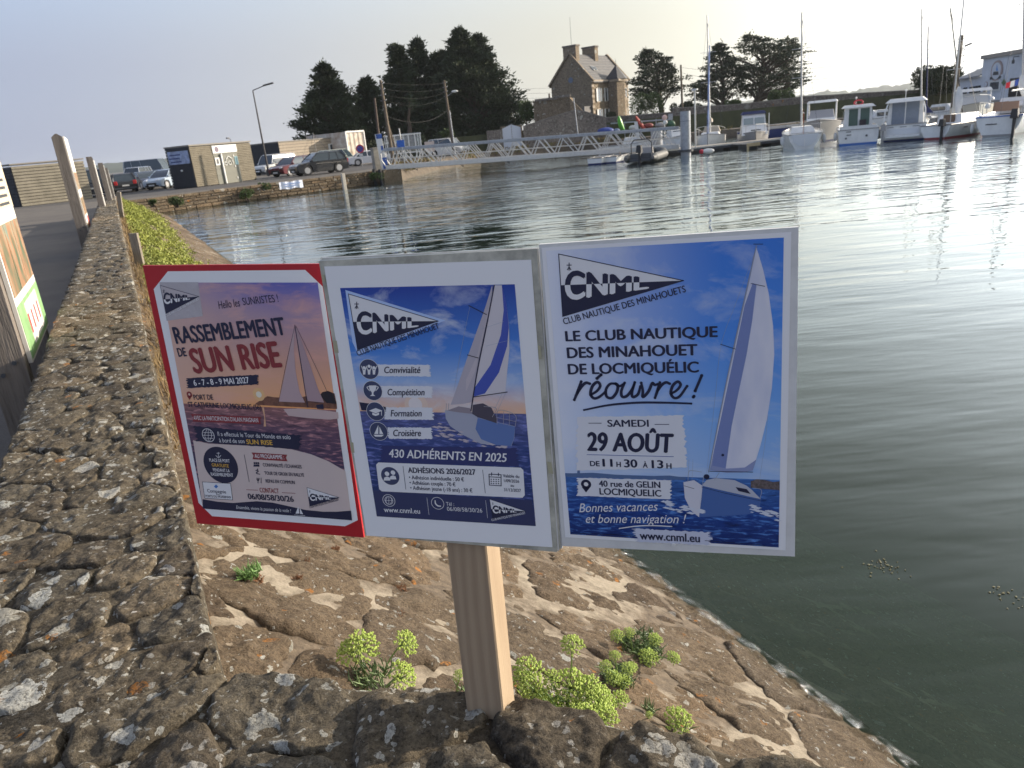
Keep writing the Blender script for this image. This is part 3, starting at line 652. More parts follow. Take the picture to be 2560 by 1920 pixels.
B3.stroke('script_lettering', [[(210, 866), (228, 822), (244, 776)], [(226, 832), (248, 798), (268, 782), (286, 786)], [(290, 842), (322, 822), (338, 796), (324, 778), (300, 798), (290, 836), (306, 858), (332, 852), (362, 828)], [(412, 786), (386, 788), (366, 816), (370, 850), (396, 856), (420, 826), (424, 794), (412, 786), (432, 798), (452, 790)], [(458, 782), (442, 822), (446, 850), (470, 846), (496, 812), (508, 780)], [(508, 780), (494, 830), (500, 852), (524, 838), (536, 800)], [(540, 782), (548, 820), (548, 852), (576, 824), (594, 784), (606, 792), (622, 788)], [(632, 780), (620, 820), (608, 856)], [(618, 826), (640, 794), (662, 780), (680, 786)], [(686, 836), (716, 818), (734, 792), (720, 776), (696, 796), (686, 832), (702, 856), (730, 848), (766, 798)]], 15, NAVY, .0018)
B3.stroke('script_lettering', [[(322, 760), (342, 742)], [(838, 746), (806, 822)], [(800, 848), (797, 852)]], 17, NAVY, .0018)
B3.stroke('underline_stroke', [[(258, 916), (380, 892), (520, 880), (660, 880), (786, 884)]], 11, NAVY, .0018)
B3.brush('painted_patch', 225, 950, 745, 942, 768, 1200, 222, 1215, flat('patch', (.76, .77, .82)), .0015, 14, 3)
B3.brush('painted_patch', 226, 1250, 690, 1262, 684, 1356, 224, 1340, flat('patch', (.76, .77, .82)), .0015, 10, 5)
B3.text('SAMEDI', (374, 998), (578, 998), 36, NAVY, z=.0018, bold=.02); B3.stroke('rule', [[(282, 981), (343, 981)], [(608, 987), (676, 987)]], 4, NAVY, .0018)
B3.text('29 AOÛT', (272, 1115), (704, 1126), 98, NAVY, z=.0018, bold=.035, shear=.12)
B3.stroke('rule', [[(273, 1136), (698, 1146)]], 3.5, flat('ruleblue', (.05, .1, .35)), .0018)
for w_, a_, b_, y_, h_ in (('DE', 288, 336, 1192, 27), ('11', 350, 400, 1194, 40), ('H', 418, 440, 1196, 27), ('30', 456, 522, 1198, 42), ('À', 548, 573, 1200, 28), ('13', 592, 650, 1202, 42), ('H', 664, 690, 1204, 28)):
    B3.text(w_, (a_, y_), (b_, y_ + 1), h_, NAVY, z=.0018, bold=.025)
B3.text('40 rue de GELIN', (332, 1293), (635, 1300), 32, NAVY, z=.0018, bold=.022); B3.text('LOCMIQUELIC', (335, 1332), (640, 1343), 34, NAVY, z=.0018, bold=.022)
B3.disc('location_pin', (268, 1282), 25, NAVY, .0017); B3.poly('location_pin', [(247, 1296), (289, 1296), (268, 1323)], NAVY, .0017); B3.disc('location_pin', (268, 1282), 11, WHITE, .0018)
B3.text('Bonnes vacances', (235, 1420), (625, 1412), 46, WHITE, z=.0019, bold=.004, shear=.35); B3.text('et bonne navigation !', (268, 1472), (765, 1474), 44, WHITE, z=.0019, bold=.004, shear=.35)
B3.stroke('underline_stroke', [[(432, 1500), (520, 1488), (600, 1486), (690, 1490)]], 6, WHITE, .0019)
B3.brush('painted_patch', 500, 1500, 880, 1520, 880, 1582, 520, 1566, flat('patch2', (.60, .63, .76)), .0015, 20, 8)
B3.text('www.cnml.eu', (533, 1553), (830, 1568), 42, NAVY, z=.0019, bold=.02); B3.stroke('rule', [[(200, 1522), (512, 1537)], [(855, 1560), (1150, 1583)]], 4, NAVY, .0018)
b = MB(); x_, y_ = B3.L(700, 1582); b.tube((x_, y_, .0005), (x_, y_, .0022), .0035, .003, 12); b.build('rivet', plas, B3.root)
# ---- poster 2 (middle)
B2 = Board('membership_poster', 'middle poster with wide white margin, heeling yacht and the line 430 ADHÉRENTS EN 2025', (-.104, .989, 2.037), (-16.6, -.8, -.4), (790, 620), S2_)
dirty = mat('stained_laminate', (.50, .49, .42), .35, var=.45, vscale=30)
for k in range(4):
    o_ = k * 5; B2.slab('laminated_sheet', [(14 + o_ * .6, 70 - o_), (1176 + o_ * 1.4, 4 - o_ * .2), (1283 + o_ * 1.6, 1618 - o_ * .6), (262 + o_ * .6, 1530)], dirty if k % 2 == 0 else plas, -.0012 * (k + 1) * 1.6, -.0012 * k * 1.6 - .0004)
B2.paper = B2.slab('paper', [(45, 98), (1145, 62), (1258, 1590), (270, 1528)], MATS['poster_paper'], .0003, .0008)
tape = mat('yellowed_tape', (.42, .40, .28), .3)
for q in ([(30, 140), (46, 142), (52, 178), (36, 178)], [(90, 490), (112, 492), (122, 556), (98, 556)], [(1180, 515), (1196, 520), (1202, 590), (1186, 588)], [(1230, 1135), (1252, 1138), (1262, 1200), (1238, 1196)], [(185, 1030), (200, 1034), (206, 1088), (192, 1086)]):
    B2.slab('tape', q, tape, .0009, .0012)
pm = picmat('printed_regatta_photo', [(0, (.85, .50, .30)), (.1, (.75, .55, .50)), (.25, (.34, .50, .80)), (.5, (.07, .25, .72)), (1, (.02, .06, .36))], B2, 200, 872, 1310, [(0, (.10, .12, .30)), (.4, (.04, .07, .24)), (1, (.025, .05, .17))], ((.72, .76, .84), .8), 1.3, (2.6, 5.5))
B2.poly('printed_picture', [(130, 212), (1058, 192), (1170, 1477), (325, 1425)], pm, .0011)
B2.disc('printed_sun', (535, 835), 62, flat('glow', (.80, .62, .52)), .0012); B2.disc('printed_sun', (530, 830), 36, flat('glow2', (.82, .76, .76)), .00125)
B2.poly('printed_coast', [(232, 818), (290, 826), (400, 850), (480, 868), (480, 876), (244, 862)], NAVY, .0012)
B2.poly('printed_sail', [(948, 197), (990, 197), (1015, 300), (1028, 420), (1030, 540), (1018, 660), (1008, 764), (920, 778), (842, 790), (858, 660), (890, 480), (925, 320)], SAILW, .0014)
B2.poly('printed_sail', [(990, 197), (1000, 330), (985, 460), (930, 620), (845, 742), (842, 788), (900, 772), (975, 660), (1018, 520), (1027, 420), (1015, 300)], flat('sail_band', (.06, .10, .45)), .0015)
B2.poly('printed_sail', [(938, 197), (900, 320), (850, 460), (800, 600), (755, 730), (718, 832), (790, 826), (828, 818), (862, 640), (900, 450), (940, 250)], flat('jib', (.48, .44, .50)), .0014)
B2.poly('printed_sail', [(940, 240), (905, 380), (862, 560), (800, 700), (800, 760), (850, 650), (890, 470), (930, 300)], flat('jib2', (.56, .50, .54)), .0015)
B2.stroke('printed_rigging', [[(950, 197), (905, 430), (862, 640), (826, 862)]], 7, NAVY, .0017)
B2.stroke('printed_rigging', [[(815, 305), (908, 352)], [(808, 567), (865, 583)], [(838, 790), (1018, 764)]], 5, BLACK, .0018)
B2.stroke('printed_rigging', [[(820, 310), (770, 560), (735, 760)], [(1010, 770), (960, 880)], [(990, 775), (945, 870)], [(880, 430), (1000, 390)], [(905, 520), (1025, 490)]], 1.6, flat('wire', (.35, .4, .5)), .0016)
B2.poly('printed_hull', [(688, 862), (740, 858), (830, 870), (862, 900), (1060, 946), (1056, 1010), (1040, 1052), (960, 1046), (880, 1040), (780, 990), (715, 945), (692, 905)], flat('hull3', (.40, .42, .52)), .0014)
B2.poly('printed_hull', [(862, 902), (1060, 948), (1054, 1012), (1038, 1052), (960, 1046), (880, 1015), (850, 960)], flat('transom', (.12, .20, .45)), .0015)
B2.poly('printed_hull', [(836, 832), (890, 824), (935, 848), (962, 905), (962, 930), (860, 896), (832, 880)], flat('sprayhood', (.08, .07, .10)), .0016)
B2.poly('printed_hull', [(700, 862), (760, 840), (820, 850), (832, 880), (760, 872)], flat('cabin', (.30, .26, .30)), .0016)
B2.stroke('printed_rigging', [[(965, 935), (972, 862), (1060, 885), (1062, 945)], [(965, 900), (1062, 920)], [(1000, 868), (998, 935)], [(1030, 876), (1030, 940)], [(895, 840), (960, 850), (940, 895)], [(694, 862), (696, 826)], [(706, 862), (708, 826)]], 3, flat('rail', (.40, .38, .42)), .0018)
for k in range(70):
    t = rs.random(); cx = 640 + t * 400 + rs.uniform(-30, 30); cy = 950 + t * 95 + rs.uniform(-22, 45)
    if cx > 720 and cy < 960 + (cx - 720) * .28: continue
    w = rs.uniform(5, 24); B2.poly('printed_foam', [(cx - w, cy), (cx - w * .3, cy - w * .28), (cx + w, cy + w * .12), (cx + w * .2, cy + w * .3)], flat('foam2', (.55, .48, .52)), .00135 + k * 1e-6)
B2.poly('pennant_glow', [(158, 222), (690, 384), (228, 566), (196, 500)], flat('logoglow', (.48, .62, .92)), .0012)
B2.logo((175, 243), (652, 387), (224, 540), 'CLUB NAUTIQUE DES MINAHOUET', ((226, 572), (660, 424)), 30, [(216, 328), (548, 372), (548, 417), (222, 466)], .0014, 4)
for (cx, cy, r_), (bx0, by0, bx1, by1), w_, (tx0, tx1, ty) in (((285, 643, 50), (330, 618, 608, 682), 'Convivialité', (367, 560, 663)), ((304, 757, 49), (350, 732, 622, 795), 'Compétition', (385, 582, 781)), ((320, 867, 47), (370, 845, 625, 912), 'Formation', (400, 567, 893)), ((336, 973, 46), (385, 952, 618, 1014), 'Croisière', (415, 563, 998))):
    B2.brush('painted_patch', bx0, by0, bx1, by0 + 2, bx1, by1, bx0, by1 - 2, flat('patch', (.76, .77, .82)), .0014, 11, cx)
    B2.disc('icon_disc', (cx, cy), r_ + 2, WHITE, .0015); B2.disc('icon_disc', (cx, cy), r_, GREYN, .0016); B2.text(w_, (tx0, ty), (tx1, ty), 36, NAVY, z=.0018, bold=.014, shear=.28)
cx, cy = 285, 643
for dx in (-26, 0, 26): B2.disc('people_icon', (cx + dx, cy - 8 - (8 if dx == 0 else 0)), 8, WHITE, .0017); B2.poly('people_icon', [(cx + dx - 8, cy + 2), (cx + dx + 8, cy + 2), (cx + dx + 6, cy + 28), (cx + dx - 6, cy + 28)], WHITE, .00171 + dx * 1e-7); B2.stroke('people_icon', [[(cx + dx - 6, cy + 6), (cx + dx - 14, cy - 16)], [(cx + dx + 6, cy + 6), (cx + dx + 14, cy - 16)]], 5, WHITE, .00175)
cx, cy = 304, 757; B2.poly('cup_icon', [(cx - 20, cy - 28), (cx + 20, cy - 28), (cx + 16, cy - 4), (cx + 5, cy + 8), (cx + 4, cy + 20), (cx + 15, cy + 28), (cx - 15, cy + 28), (cx - 4, cy + 20), (cx - 5, cy + 8), (cx - 16, cy - 4)], WHITE, .0017); B2.stroke('cup_icon', [[(cx - 19, cy - 22), (cx - 30, cy - 18), (cx - 17, cy)], [(cx + 19, cy - 22), (cx + 30, cy - 18), (cx + 17, cy)]], 4, WHITE, .0017)
cx, cy = 320, 867; B2.poly('cap_icon', [(cx - 36, cy - 4), (cx, cy - 18), (cx + 36, cy - 4), (cx, cy + 10)], WHITE, .0017); B2.poly('cap_icon', [(cx - 18, cy + 6), (cx, cy + 13), (cx + 18, cy + 6), (cx + 18, cy + 18), (cx, cy + 24), (cx - 18, cy + 18)], WHITE, .0017); B2.stroke('cap_icon', [[(cx + 31, cy - 2), (cx + 31, cy + 20)]], 4, WHITE, .0017)
cx, cy = 336, 973; B2.poly('yacht_icon', [(cx - 2, cy - 34), (cx - 2, cy + 14), (cx - 24, cy + 14)], WHITE, .0017); B2.poly('yacht_icon', [(cx + 4, cy - 26), (cx + 24, cy + 14), (cx + 4, cy + 14)], WHITE, .0017); B2.poly('yacht_icon', [(cx - 28, cy + 18), (cx + 28, cy + 18), (cx + 16, cy + 28), (cx - 18, cy + 28)], WHITE, .0017)
B2.brush('painted_patch', 345, 1048, 1070, 1062, 1078, 1158, 352, 1140, flat('band', (.035, .045, .16)), .0014, 16, 77)
B2.text('430 ADHÉRENTS EN 2025', (392, 1110), (1020, 1135), 46, WHITE, z=.0018, bold=.018, shear=.2)
B2.poly('footer_band', [(305, 1286), (1150, 1340), (1170, 1477), (325, 1425)], flat('footer', (.04, .05, .13)), .0013)
B2.poly('text_panel', [(334, 1138), (1090, 1166), (1104, 1178), (1112, 1312), (1100, 1326), (352, 1292), (338, 1280), (322, 1150)], WHITE, .0015)
B2.disc('icon_disc', (397, 1210), 48, GREYN, .0017)
for dx, dy in ((-17, 0), (15, -6)): B2.disc('people_icon', (397 + dx, 1198 + dy), 12, WHITE, .0018); B2.poly('people_icon', [(397 + dx - 18, 1234 + dy), (397 + dx - 14, 1218 + dy), (397 + dx, 1212 + dy), (397 + dx + 14, 1218 + dy), (397 + dx + 18, 1234 + dy)], WHITE, .0018 + dx * 1e-7)
B2.stroke('rule', [[(465, 1158), (480, 1280)], [(888, 1178), (902, 1300)]], 3, NAVY, .0017); B2.stroke('rule', [[(592, 1325), (603, 1415)], [(904, 1340), (914, 1432)]], 2, WHITE, .0017)
B2.text('ADHÉSIONS 2026/2027', (493, 1192), (852, 1203), 30, NAVY, z=.0018, bold=.026)
for w_, a_, b_ in (('• Adhésion individuelle : 50 €', (498, 1226), (790, 1238)), ('• Adhésion couple : 70 €', (501, 1254), (745, 1265)), ('• Adhésion jeune (-18 ans) : 30 €', (505, 1282), (835, 1297))): B2.text(w_, a_, b_, 21, NAVY, z=.0018, bold=.012)
B2.stroke('calendar_icon', [[(922, 1200), (986, 1203)], [(986, 1203), (986, 1262)], [(986, 1262), (924, 1258)], [(924, 1258), (922, 1200)], [(922, 1214), (986, 1217)], [(936, 1193), (936, 1206)], [(972, 1195), (972, 1208)]], 5, NAVY, .0018)
for i in range(4):
    for j in range(3): B2.disc('calendar_icon', (934 + i * 13, 1227 + j * 11 + i * .5), 3.6, NAVY, .0018, n=6)
for w_, a_, b_, h_ in (('Valable du', (996, 1216), (1083, 1221), 18), ('1/09/2026', (1002, 1242), (1083, 1246), 17), ('au', (1036, 1266), (1055, 1268), 16), ('31/12/2027', (1002, 1290), (1092, 1295), 17)): B2.text(w_, a_, b_, h_, NAVY, z=.0018, bold=.012)
B2.disc('globe_icon', (390, 1340), 33, WHITE, .0017, r2=30.5); B2.disc('globe_icon', (390, 1340), 22, WHITE, .0017, r2=19.5); B2.stroke('globe_icon', [[(390, 1319), (390, 1361)], [(369, 1340), (411, 1340)], [(382, 1320), (374, 1340), (382, 1360)], [(398, 1320), (406, 1340), (398, 1360)]], 2.4, WHITE, .0018)
B2.disc('phone_icon', (649, 1355), 34, WHITE, .0017, r2=31.5); B2.stroke('phone_icon', [[(636, 1342), (638, 1356), (650, 1368), (664, 1370)]], 7, WHITE, .0018)
B2.text('www.cnml.eu', (365, 1401), (557, 1410), 28, WHITE, z=.0018, bold=.012); B2.text('Tél :', (695, 1367), (737, 1369), 20, WHITE, z=.0018); B2.text('06/08/58/30/26', (700, 1394), (887, 1404), 22, WHITE, z=.0018, bold=.004)
B2.logo((925, 1333), (1117, 1397), (942, 1438), 'CLUB NAUTIQUE DES MINAHOUET', ((937, 1449), (1117, 1410)), 12, [(940, 1362), (1070, 1388), (1070, 1402), (942, 1410)], .0016, 2.4, bgm=WHITE)
# ---- poster 1 (left)
B1 = Board('rally_poster', 'left-hand poster on red card with a sunset yacht and the word RASSEMBLEMENT', (-.406, 1.114, 2.035), (-17.5, -1.0, -1.5), (340, 640), S1_)
B1.slab('backing_board', [(38, 55), (1058, 45), (1120, 400), (1222, 1020), (1312, 1622), (352, 1540)], RED, -.004, 0)
B1.paper = B1.slab('paper', [(185, 88), (975, 80), (1075, 175), (1190, 900), (1278, 1520), (1205, 1555), (440, 1497), (362, 1420), (104, 190)], MATS['poster_paper'], .0003, .0008)
pm = picmat('printed_sunset_photo', [(0, (.92, .42, .15)), (.12, (.86, .44, .24)), (.4, (.68, .38, .30)), (.75, (.42, .30, .42)), (1, (.12, .14, .50))], B1, 150, 862, 1260, [(0, (.30, .14, .14)), (.3, (.14, .08, .13)), (1, (.04, .035, .10))], ((.85, .45, .36), .75), 5.1, (2.4, 6.5), xg=(150, 900, (.76, .50, .40)))
B1.poly('printed_picture', [(145, 152), (1048, 152), (1245, 1520), (388, 1450)], pm, .0011)
B1.poly('printed_coast', [(690, 848), (730, 822), (760, 806), (800, 812), (860, 815), (940, 815), (980, 806), (1060, 800), (1075, 782), (1110, 776), (1145, 790), (1158, 850), (1160, 880), (1000, 872), (700, 856)], flat('isle', (.22, .10, .07), var=.5, vscale=120), .0012)
B1.poly('printed_coast', [(1062, 800), (1078, 782), (1108, 775), (1140, 792), (1156, 850), (1100, 845)], BLACK, .0013)
B1.disc('printed_sun', (710, 796), 34, flat('sunglow', (.85, .52, .25)), .00125); B1.disc('printed_sun', (710, 796), 16, flat('sundisc', (.85, .80, .65)), .0013)
B1.poly('printed_sun', [(728, 870), (740, 870), (752, 980), (738, 980), (742, 930)], flat('glint', (.72, .42, .26)), .0013)
pk = flat('pink_sail', (.52, .38, .40)); B1.poly('printed_sail', [(916, 402), (900, 480), (868, 640), (826, 836), (900, 840), (976, 842), (945, 780), (922, 660), (912, 540)], pk, .0015)
B1.poly('printed_sail', [(922, 404), (945, 460), (975, 540), (1010, 640), (1050, 760), (1086, 842), (1040, 838), (992, 832), (965, 700), (940, 560)], flat('pink_sail2', (.44, .31, .34)), .0015)
B1.stroke('printed_rigging', [[(918, 398), (950, 600), (992, 868)]], 5, NAVY, .0016); B1.stroke('printed_rigging', [[(918, 400), (868, 620), (822, 850)], [(924, 402), (1040, 640), (1135, 850)], [(992, 838), (1086, 844)]], 2, NAVY, .0016)
B1.poly('printed_hull', [(852, 880), (940, 876), (1060, 884), (1166, 898), (1168, 934), (1120, 940), (1000, 932), (882, 918)], flat('pink_hull', (.60, .46, .45)), .0015)
B1.poly('printed_hull', [(1040, 856), (1080, 850), (1086, 880), (1046, 878)], NAVY, .0016)
B1.poly('cream_panel', [(332, 1060), (420, 1078), (600, 1088), (760, 1096), (900, 1112), (1010, 1140), (1110, 1180), (1207, 1236), (1245, 1520), (388, 1450)], CREAM, .0013)
B1.poly('navy_wave', [(386, 1398), (470, 1412), (560, 1420), (640, 1414), (700, 1410), (790, 1418), (880, 1438), (980, 1460), (1080, 1470), (1160, 1470), (1240, 1464), (1247, 1520), (388, 1452)], NAVY, .0015)
B1.logo((143, 168), (366, 232), (177, 330), 'CLUB NAUTIQUE DES MINAHOUET', ((178, 350), (370, 250)), 15, [(160, 205), (316, 226), (316, 248), (166, 280)], .0014, 2.6, bgm=flat('pale', (.55, .50, .52)))
B1.slab('clear_tape', [(138, 150), (360, 150), (388, 345), (180, 372)], mat('glossy_tape', (.50, .47, .50), .12, bump=.4, bscale=60), .00125, .0013)
B1.text('Hello les', (482, 303), (606, 288), 46, NAVY, bold=.0, shear=.2); B1.text('SUNRISTES !', (622, 282), (825, 262), 44, NAVY, bold=0)
B1.text('RASSEMBLEMENT', (235, 503), (872, 450), 100, NAVY, z=.0018, bold=.03); B1.text('DE', (250, 578), (298, 574), 52, NAVY, z=.0018, bold=.03)
B1.text('SUN RISE', (338, 672), (848, 634), 148, MAROON, z=.0018, bold=.035)
B1.brush('painted_patch', 296, 702, 704, 682, 706, 738, 300, 760, NAVY, .0016, 12, 21); B1.text('6 - 7 - 8 - 9 MAI 2027', (340, 745), (658, 729), 35, WHITE, z=.0018, bold=.016)
B1.disc('location_pin', (311, 795), 15, MAROON, .0017); B1.poly('location_pin', [(298, 804), (324, 804), (312, 828)], MAROON, .0017); B1.disc('location_pin', (311, 795), 6, flat('pinhole', (.7, .5, .42)), .0018)
B1.text('PORT DE', (338, 825), (450, 825), 30, NAVY, z=.0018, bold=.02); B1.text('ST CATHERINE LOCMIQUELIC (56)', (306, 866), (726, 884), 30, NAVY, z=.0018, bold=.02)
B1.poly('ribbon', [(318, 908), (725, 925), (718, 946), (724, 966), (330, 951), (334, 930)], MAROON, .0016); B1.text("AVEC LA PARTICIPATION D'ALAIN MAIGNAN", (338, 941), (709, 956), 25, WHITE, z=.0018, bold=.004)
B1.brush('painted_patch', 340, 978, 955, 1030, 948, 1112, 352, 1066, NAVY, .0016, 18, 31)
B1.text('Il a effectué le Tour du Monde en solo', (476, 1033), (895, 1053), 25, WHITE, z=.0018, bold=.004); B1.text('à bord de son', (485, 1070), (630, 1076), 25, WHITE, z=.0018, bold=.004); B1.text('SUN RISE', (642, 1080), (792, 1086), 28, GOLD, z=.0018, bold=.02)
B1.disc('globe_icon', (420, 1030), 35, WHITE, .0017, r2=32); B1.stroke('globe_icon', [[(420, 997), (420, 1063)], [(387, 1030), (453, 1030)], [(412, 997), (400, 1030), (412, 1063)], [(428, 997), (440, 1030), (428, 1063)], [(392, 1014), (448, 1016)], [(392, 1046), (448, 1048)]], 2.4, WHITE, .0018)
B1.disc('seal', (491, 1202), 97, NAVY, .0015); B1.stroke('anchor_icon', [[(478, 1128), (478, 1154)], [(470, 1133), (486, 1133)], [(464, 1146), (470, 1154), (478, 1157), (486, 1154), (492, 1146)]], 3, WHITE, .0018)
for w_, a_, b_, m_ in (('PLACE DE PORT', (428, 1181), (545, 1187), WHITE), ('GRATUITE', (442, 1209), (540, 1216), GOLD), ('PENDANT LA', (449, 1237), (545, 1243), WHITE), ('RASSEMBLEMENT', (437, 1262), (565, 1269), WHITE)): B1.text(w_, a_, b_, 19, m_, z=.0018, bold=.014)
B1.stroke('rule', [[(627, 1143), (655, 1297)]], 3, NAVY, .0017)
B1.poly('ribbon', [(668, 1129), (874, 1142), (866, 1160), (876, 1180), (674, 1168), (680, 1148)], MAROON, .0016); B1.text('AU PROGRAMME :', (688, 1160), (858, 1168), 24, WHITE, z=.0018, bold=.01)
for w_, a_, b_ in (('CONVIVIALITÉ / ÉCHANGES', (736, 1209), (958, 1221)), ('TOUR DE GROIX EN RALLYE', (745, 1256), (972, 1268)), ('REPAS EN COMMUN', (752, 1302), (919, 1311))): B1.text(w_, a_, b_, 20, NAVY, z=.0018, bold=.018)
for cx in (686, 697, 708): B1.disc('people_icon', (cx, 1190), 5.5, NAVY, .0018, n=12); B1.poly('people_icon', [(cx - 6, 1210), (cx - 5, 1198), (cx + 5, 1198), (cx + 6, 1210)], NAVY, .00181)
B1.stroke('route_icon', [[(694, 1232), (708, 1236), (696, 1248), (716, 1254)], [(702, 1228), (704, 1224)]], 5, NAVY, .0018); B1.stroke('cutlery_icon', [[(706, 1278), (706, 1304)], [(700, 1276), (701, 1288), (711, 1288), (712, 1276)], [(724, 1276), (724, 1304)]], 4, NAVY, .0018)
B1.text('CONTACT', (718, 1358), (828, 1364), 28, MAROON, z=.0018, bold=.018); B1.stroke('rule', [[(640, 1343), (705, 1346)], [(845, 1360), (920, 1364)]], 3, MAROON, .0018); B1.text('06/08/58/30/26', (650, 1396), (914, 1413), 33, NAVY, z=.0018, bold=.026)
B1.poly('port_company_mark', [(386, 1298), (548, 1308), (560, 1402), (400, 1392)], WHITE, .0016); B1.stroke('port_company_mark', [[(386, 1298), (548, 1308)], [(548, 1308), (560, 1402)], [(560, 1402), (400, 1392)], [(400, 1392), (386, 1298)]], 3, NAVY, .0017)
B1.poly('port_company_mark', [(452, 1324), (465, 1313), (477, 1325), (465, 1336)], flat('markblue', (.05, .2, .55)), .0018)
B1.text('Compagnie', (416, 1358), (524, 1365), 20, NAVY, z=.0018, bold=.01); B1.text('des', (466, 1373), (486, 1375), 10, NAVY, z=.0018); B1.text('PORTS DU MORBIHAN', (406, 1386), (551, 1393), 14, NAVY, z=.0018, bold=.016)
B1.logo((988, 1330), (1172, 1388), (1004, 1438), 'CLUB NAUTIQUE DES MINAHOUET', ((1005, 1449), (1174, 1404)), 13, [(1003, 1362), (1128, 1383), (1128, 1398), (1006, 1408)], .0016, 2.4)
B1.text('Ensemble, vivons la passion de la voile !', (582, 1452), (898, 1474), 19, WHITE, z=.0018, shear=.3)
B1.poly('yacht_icon', [(938, 1440), (944, 1480), (922, 1480)], WHITE, .0018); B1.poly('yacht_icon', [(946, 1446), (966, 1484), (948, 1482)], WHITE, .0018); B1.stroke('yacht_icon', [[(916, 1488), (976, 1492)]], 2.5, WHITE, .0018)
# ---- the post
tw_ = NT('sawn_pine'); o_ = tw_.obj(); g1 = tw_.n('TexWave', _wave_type='BANDS', _bands_direction='X', Scale=19.0, Distortion=9.0, Detail=4.0); g1.inputs['Detail Scale'].default_value = .6
tw_.t.links.new(tw_.mapping(o_, sc=(1, .6, .10)), g1.inputs['Vector']); nz = tw_.noise(tw_.mapping(o_, sc=(60, 60, 3)), 6, 5, .6)
c = tw_.mix(tw_.math('MULTIPLY', g1.outputs['Fac'], .8), (.37, .275, .18), (.26, .18, .115)); c = tw_.mix(tw_.math('MULTIPLY', nz, .5), c, (.45, .34, .23))
kv = tw_.n('VectorMath', _operation='DISTANCE'); tw_.t.links.new(tw_.mapping(o_, sc=(1, 1, .8)), kv.inputs[0]); kv.inputs[1].default_value = (.012, -.03, -.262 * .8)
c = tw_.mix(tw_.ramp(kv.outputs['Value'], [(.0, .9), (.012, .5), (.022, .8), (.028, 0)]), c, (.42, .26, .15))
tw_.set(tw_.b, 'Base Color', c); tw_.b.inputs['Roughness'].default_value = .7; tw_.set(tw_.b, 'Normal', tw_.bump(nz, .4, .002))
def onboard(B, px, py, back):
    d = ray(px, py); c_ = B.c - B.N * back; t = (c_ - CAM).dot(B.N) / d.dot(B.N); return CAM + d * t
A0 = onboard(B2, 1116, 1368, .009); A1 = onboard(B2, 1216, 1372, .009); A2 = onboard(B2, 1162, 1740, .009); A3 = onboard(B2, 1255, 1750, .009)
PW = (A1 - A0).length; print('post width', PW, (A3 - A2).length, A2)
top = (A0 + A1) / 2; foot = (A2 + A3) / 2; axis = (top - foot).normalized(); ztop = top + axis * .36; zbot = foot - axis * .5
xp = B2.X.copy(); yp = axis.cross(xp).normalized(); xp = yp.cross(axis).normalized()
post = bpy.data.objects.new('wooden_post', None); COL.objects.link(post)
post.matrix_world = Matrix.Translation(foot + axis * .25) @ Matrix((xp, yp, axis)).transposed().to_4x4()
b = MB(); H0, H1 = -.75, (ztop - foot).length - .25; b.box(0, PW / 2, (H0 + H1) / 2, PW, PW, H1 - H0, bev=.0025); b.build('post', tw_.m, post)
b = MB(); b.box(.05, PW + .006, .36, .42, .008, .04); b.box(.02, PW + .006, .22, .5, .008, .04); b.build('batten', M_wood, post)
tag(post, 'square sawn timber post with a knot at its foot, carrying the three posters', 'post')
# ================================================================== QUAY AND CAR PARK
random.seed(5)
Q = [Vector((x, y, 0)) for x, y in ((-20.6, 41.2), (-15.5, 46.8), (-11.2, 50.1), (-7.6, 53.4), (-6.9, 58))]
QW = thing('quay_wall', (0, 0, 0), 'low sunlit masonry quay wall below the car park, stone courses above the water', 'quay wall')
b = MB()
for a, c_ in zip(Q, Q[1:]):
    d = (c_ - a).normalized(); n_ = Vector((d.y, -d.x, 0)); e = d * .1
    V = [p + n_ * o + Vector((0, 0, z)) for p in (a - e, c_ + e) for o, z in ((-.6, .83), (.02, .83), (.10, -1.8), (-.6, -1.8))]
    b.add(V, [(0, 1, 5, 4), (1, 2, 6, 5), (0, 4, 7, 3), (0, 3, 2, 1), (4, 5, 6, 7)])
b.build('mortar', M_quaymortar, QW)
cnt = 0
for si, (a, c_) in enumerate(zip(Q, Q[1:])):
    L = (c_ - a).length; d = (c_ - a).normalized(); n_ = Vector((d.y, -d.x, 0)); rows = [(.0, .17), (.19, .16), (.37, .15), (.54, .13)]
    for z0, hh in rows:
        x = rnd(-.2, 0)
        while x < L:
            w = rnd(.4, .75) if si else rnd(.6, 1.0); x1 = min(x + w, L)
            if x1 - x > .12:
                o = .02 + .08 * (1 - (z0 + hh / 2) / .83); M = Matrix.Translation(a + d * ((x + x1) / 2) + n_ * (o + rnd(0, .03)) + Vector((0, 0, z0 + hh / 2))) @ Matrix((d, n_, Vector((0, 0, 1)))).transposed().to_4x4()
                bb = MB(); bb.box(0, 0, 0, x1 - x - .035, .10, hh - rnd(.0, .03), M, bev=.02); bb.build('stone', M_quay, QW); cnt += 1
            x = x1
    x = 0
    while x < L:     # coping
        w = rnd(.7, 1.2); x1 = min(x + w, L); M = Matrix.Translation(a + d * ((x + x1) / 2) + n_ * (-.12) + Vector((0, 0, .77 + rnd(-.02, .02)))) @ Matrix((d, n_, Vector((0, 0, 1)))).transposed().to_4x4()
        bb = MB(); bb.box(0, 0, 0, x1 - x - .02, .5, .17, M, bev=.03); bb.build('coping_stone', M_quay, QW); x = x1
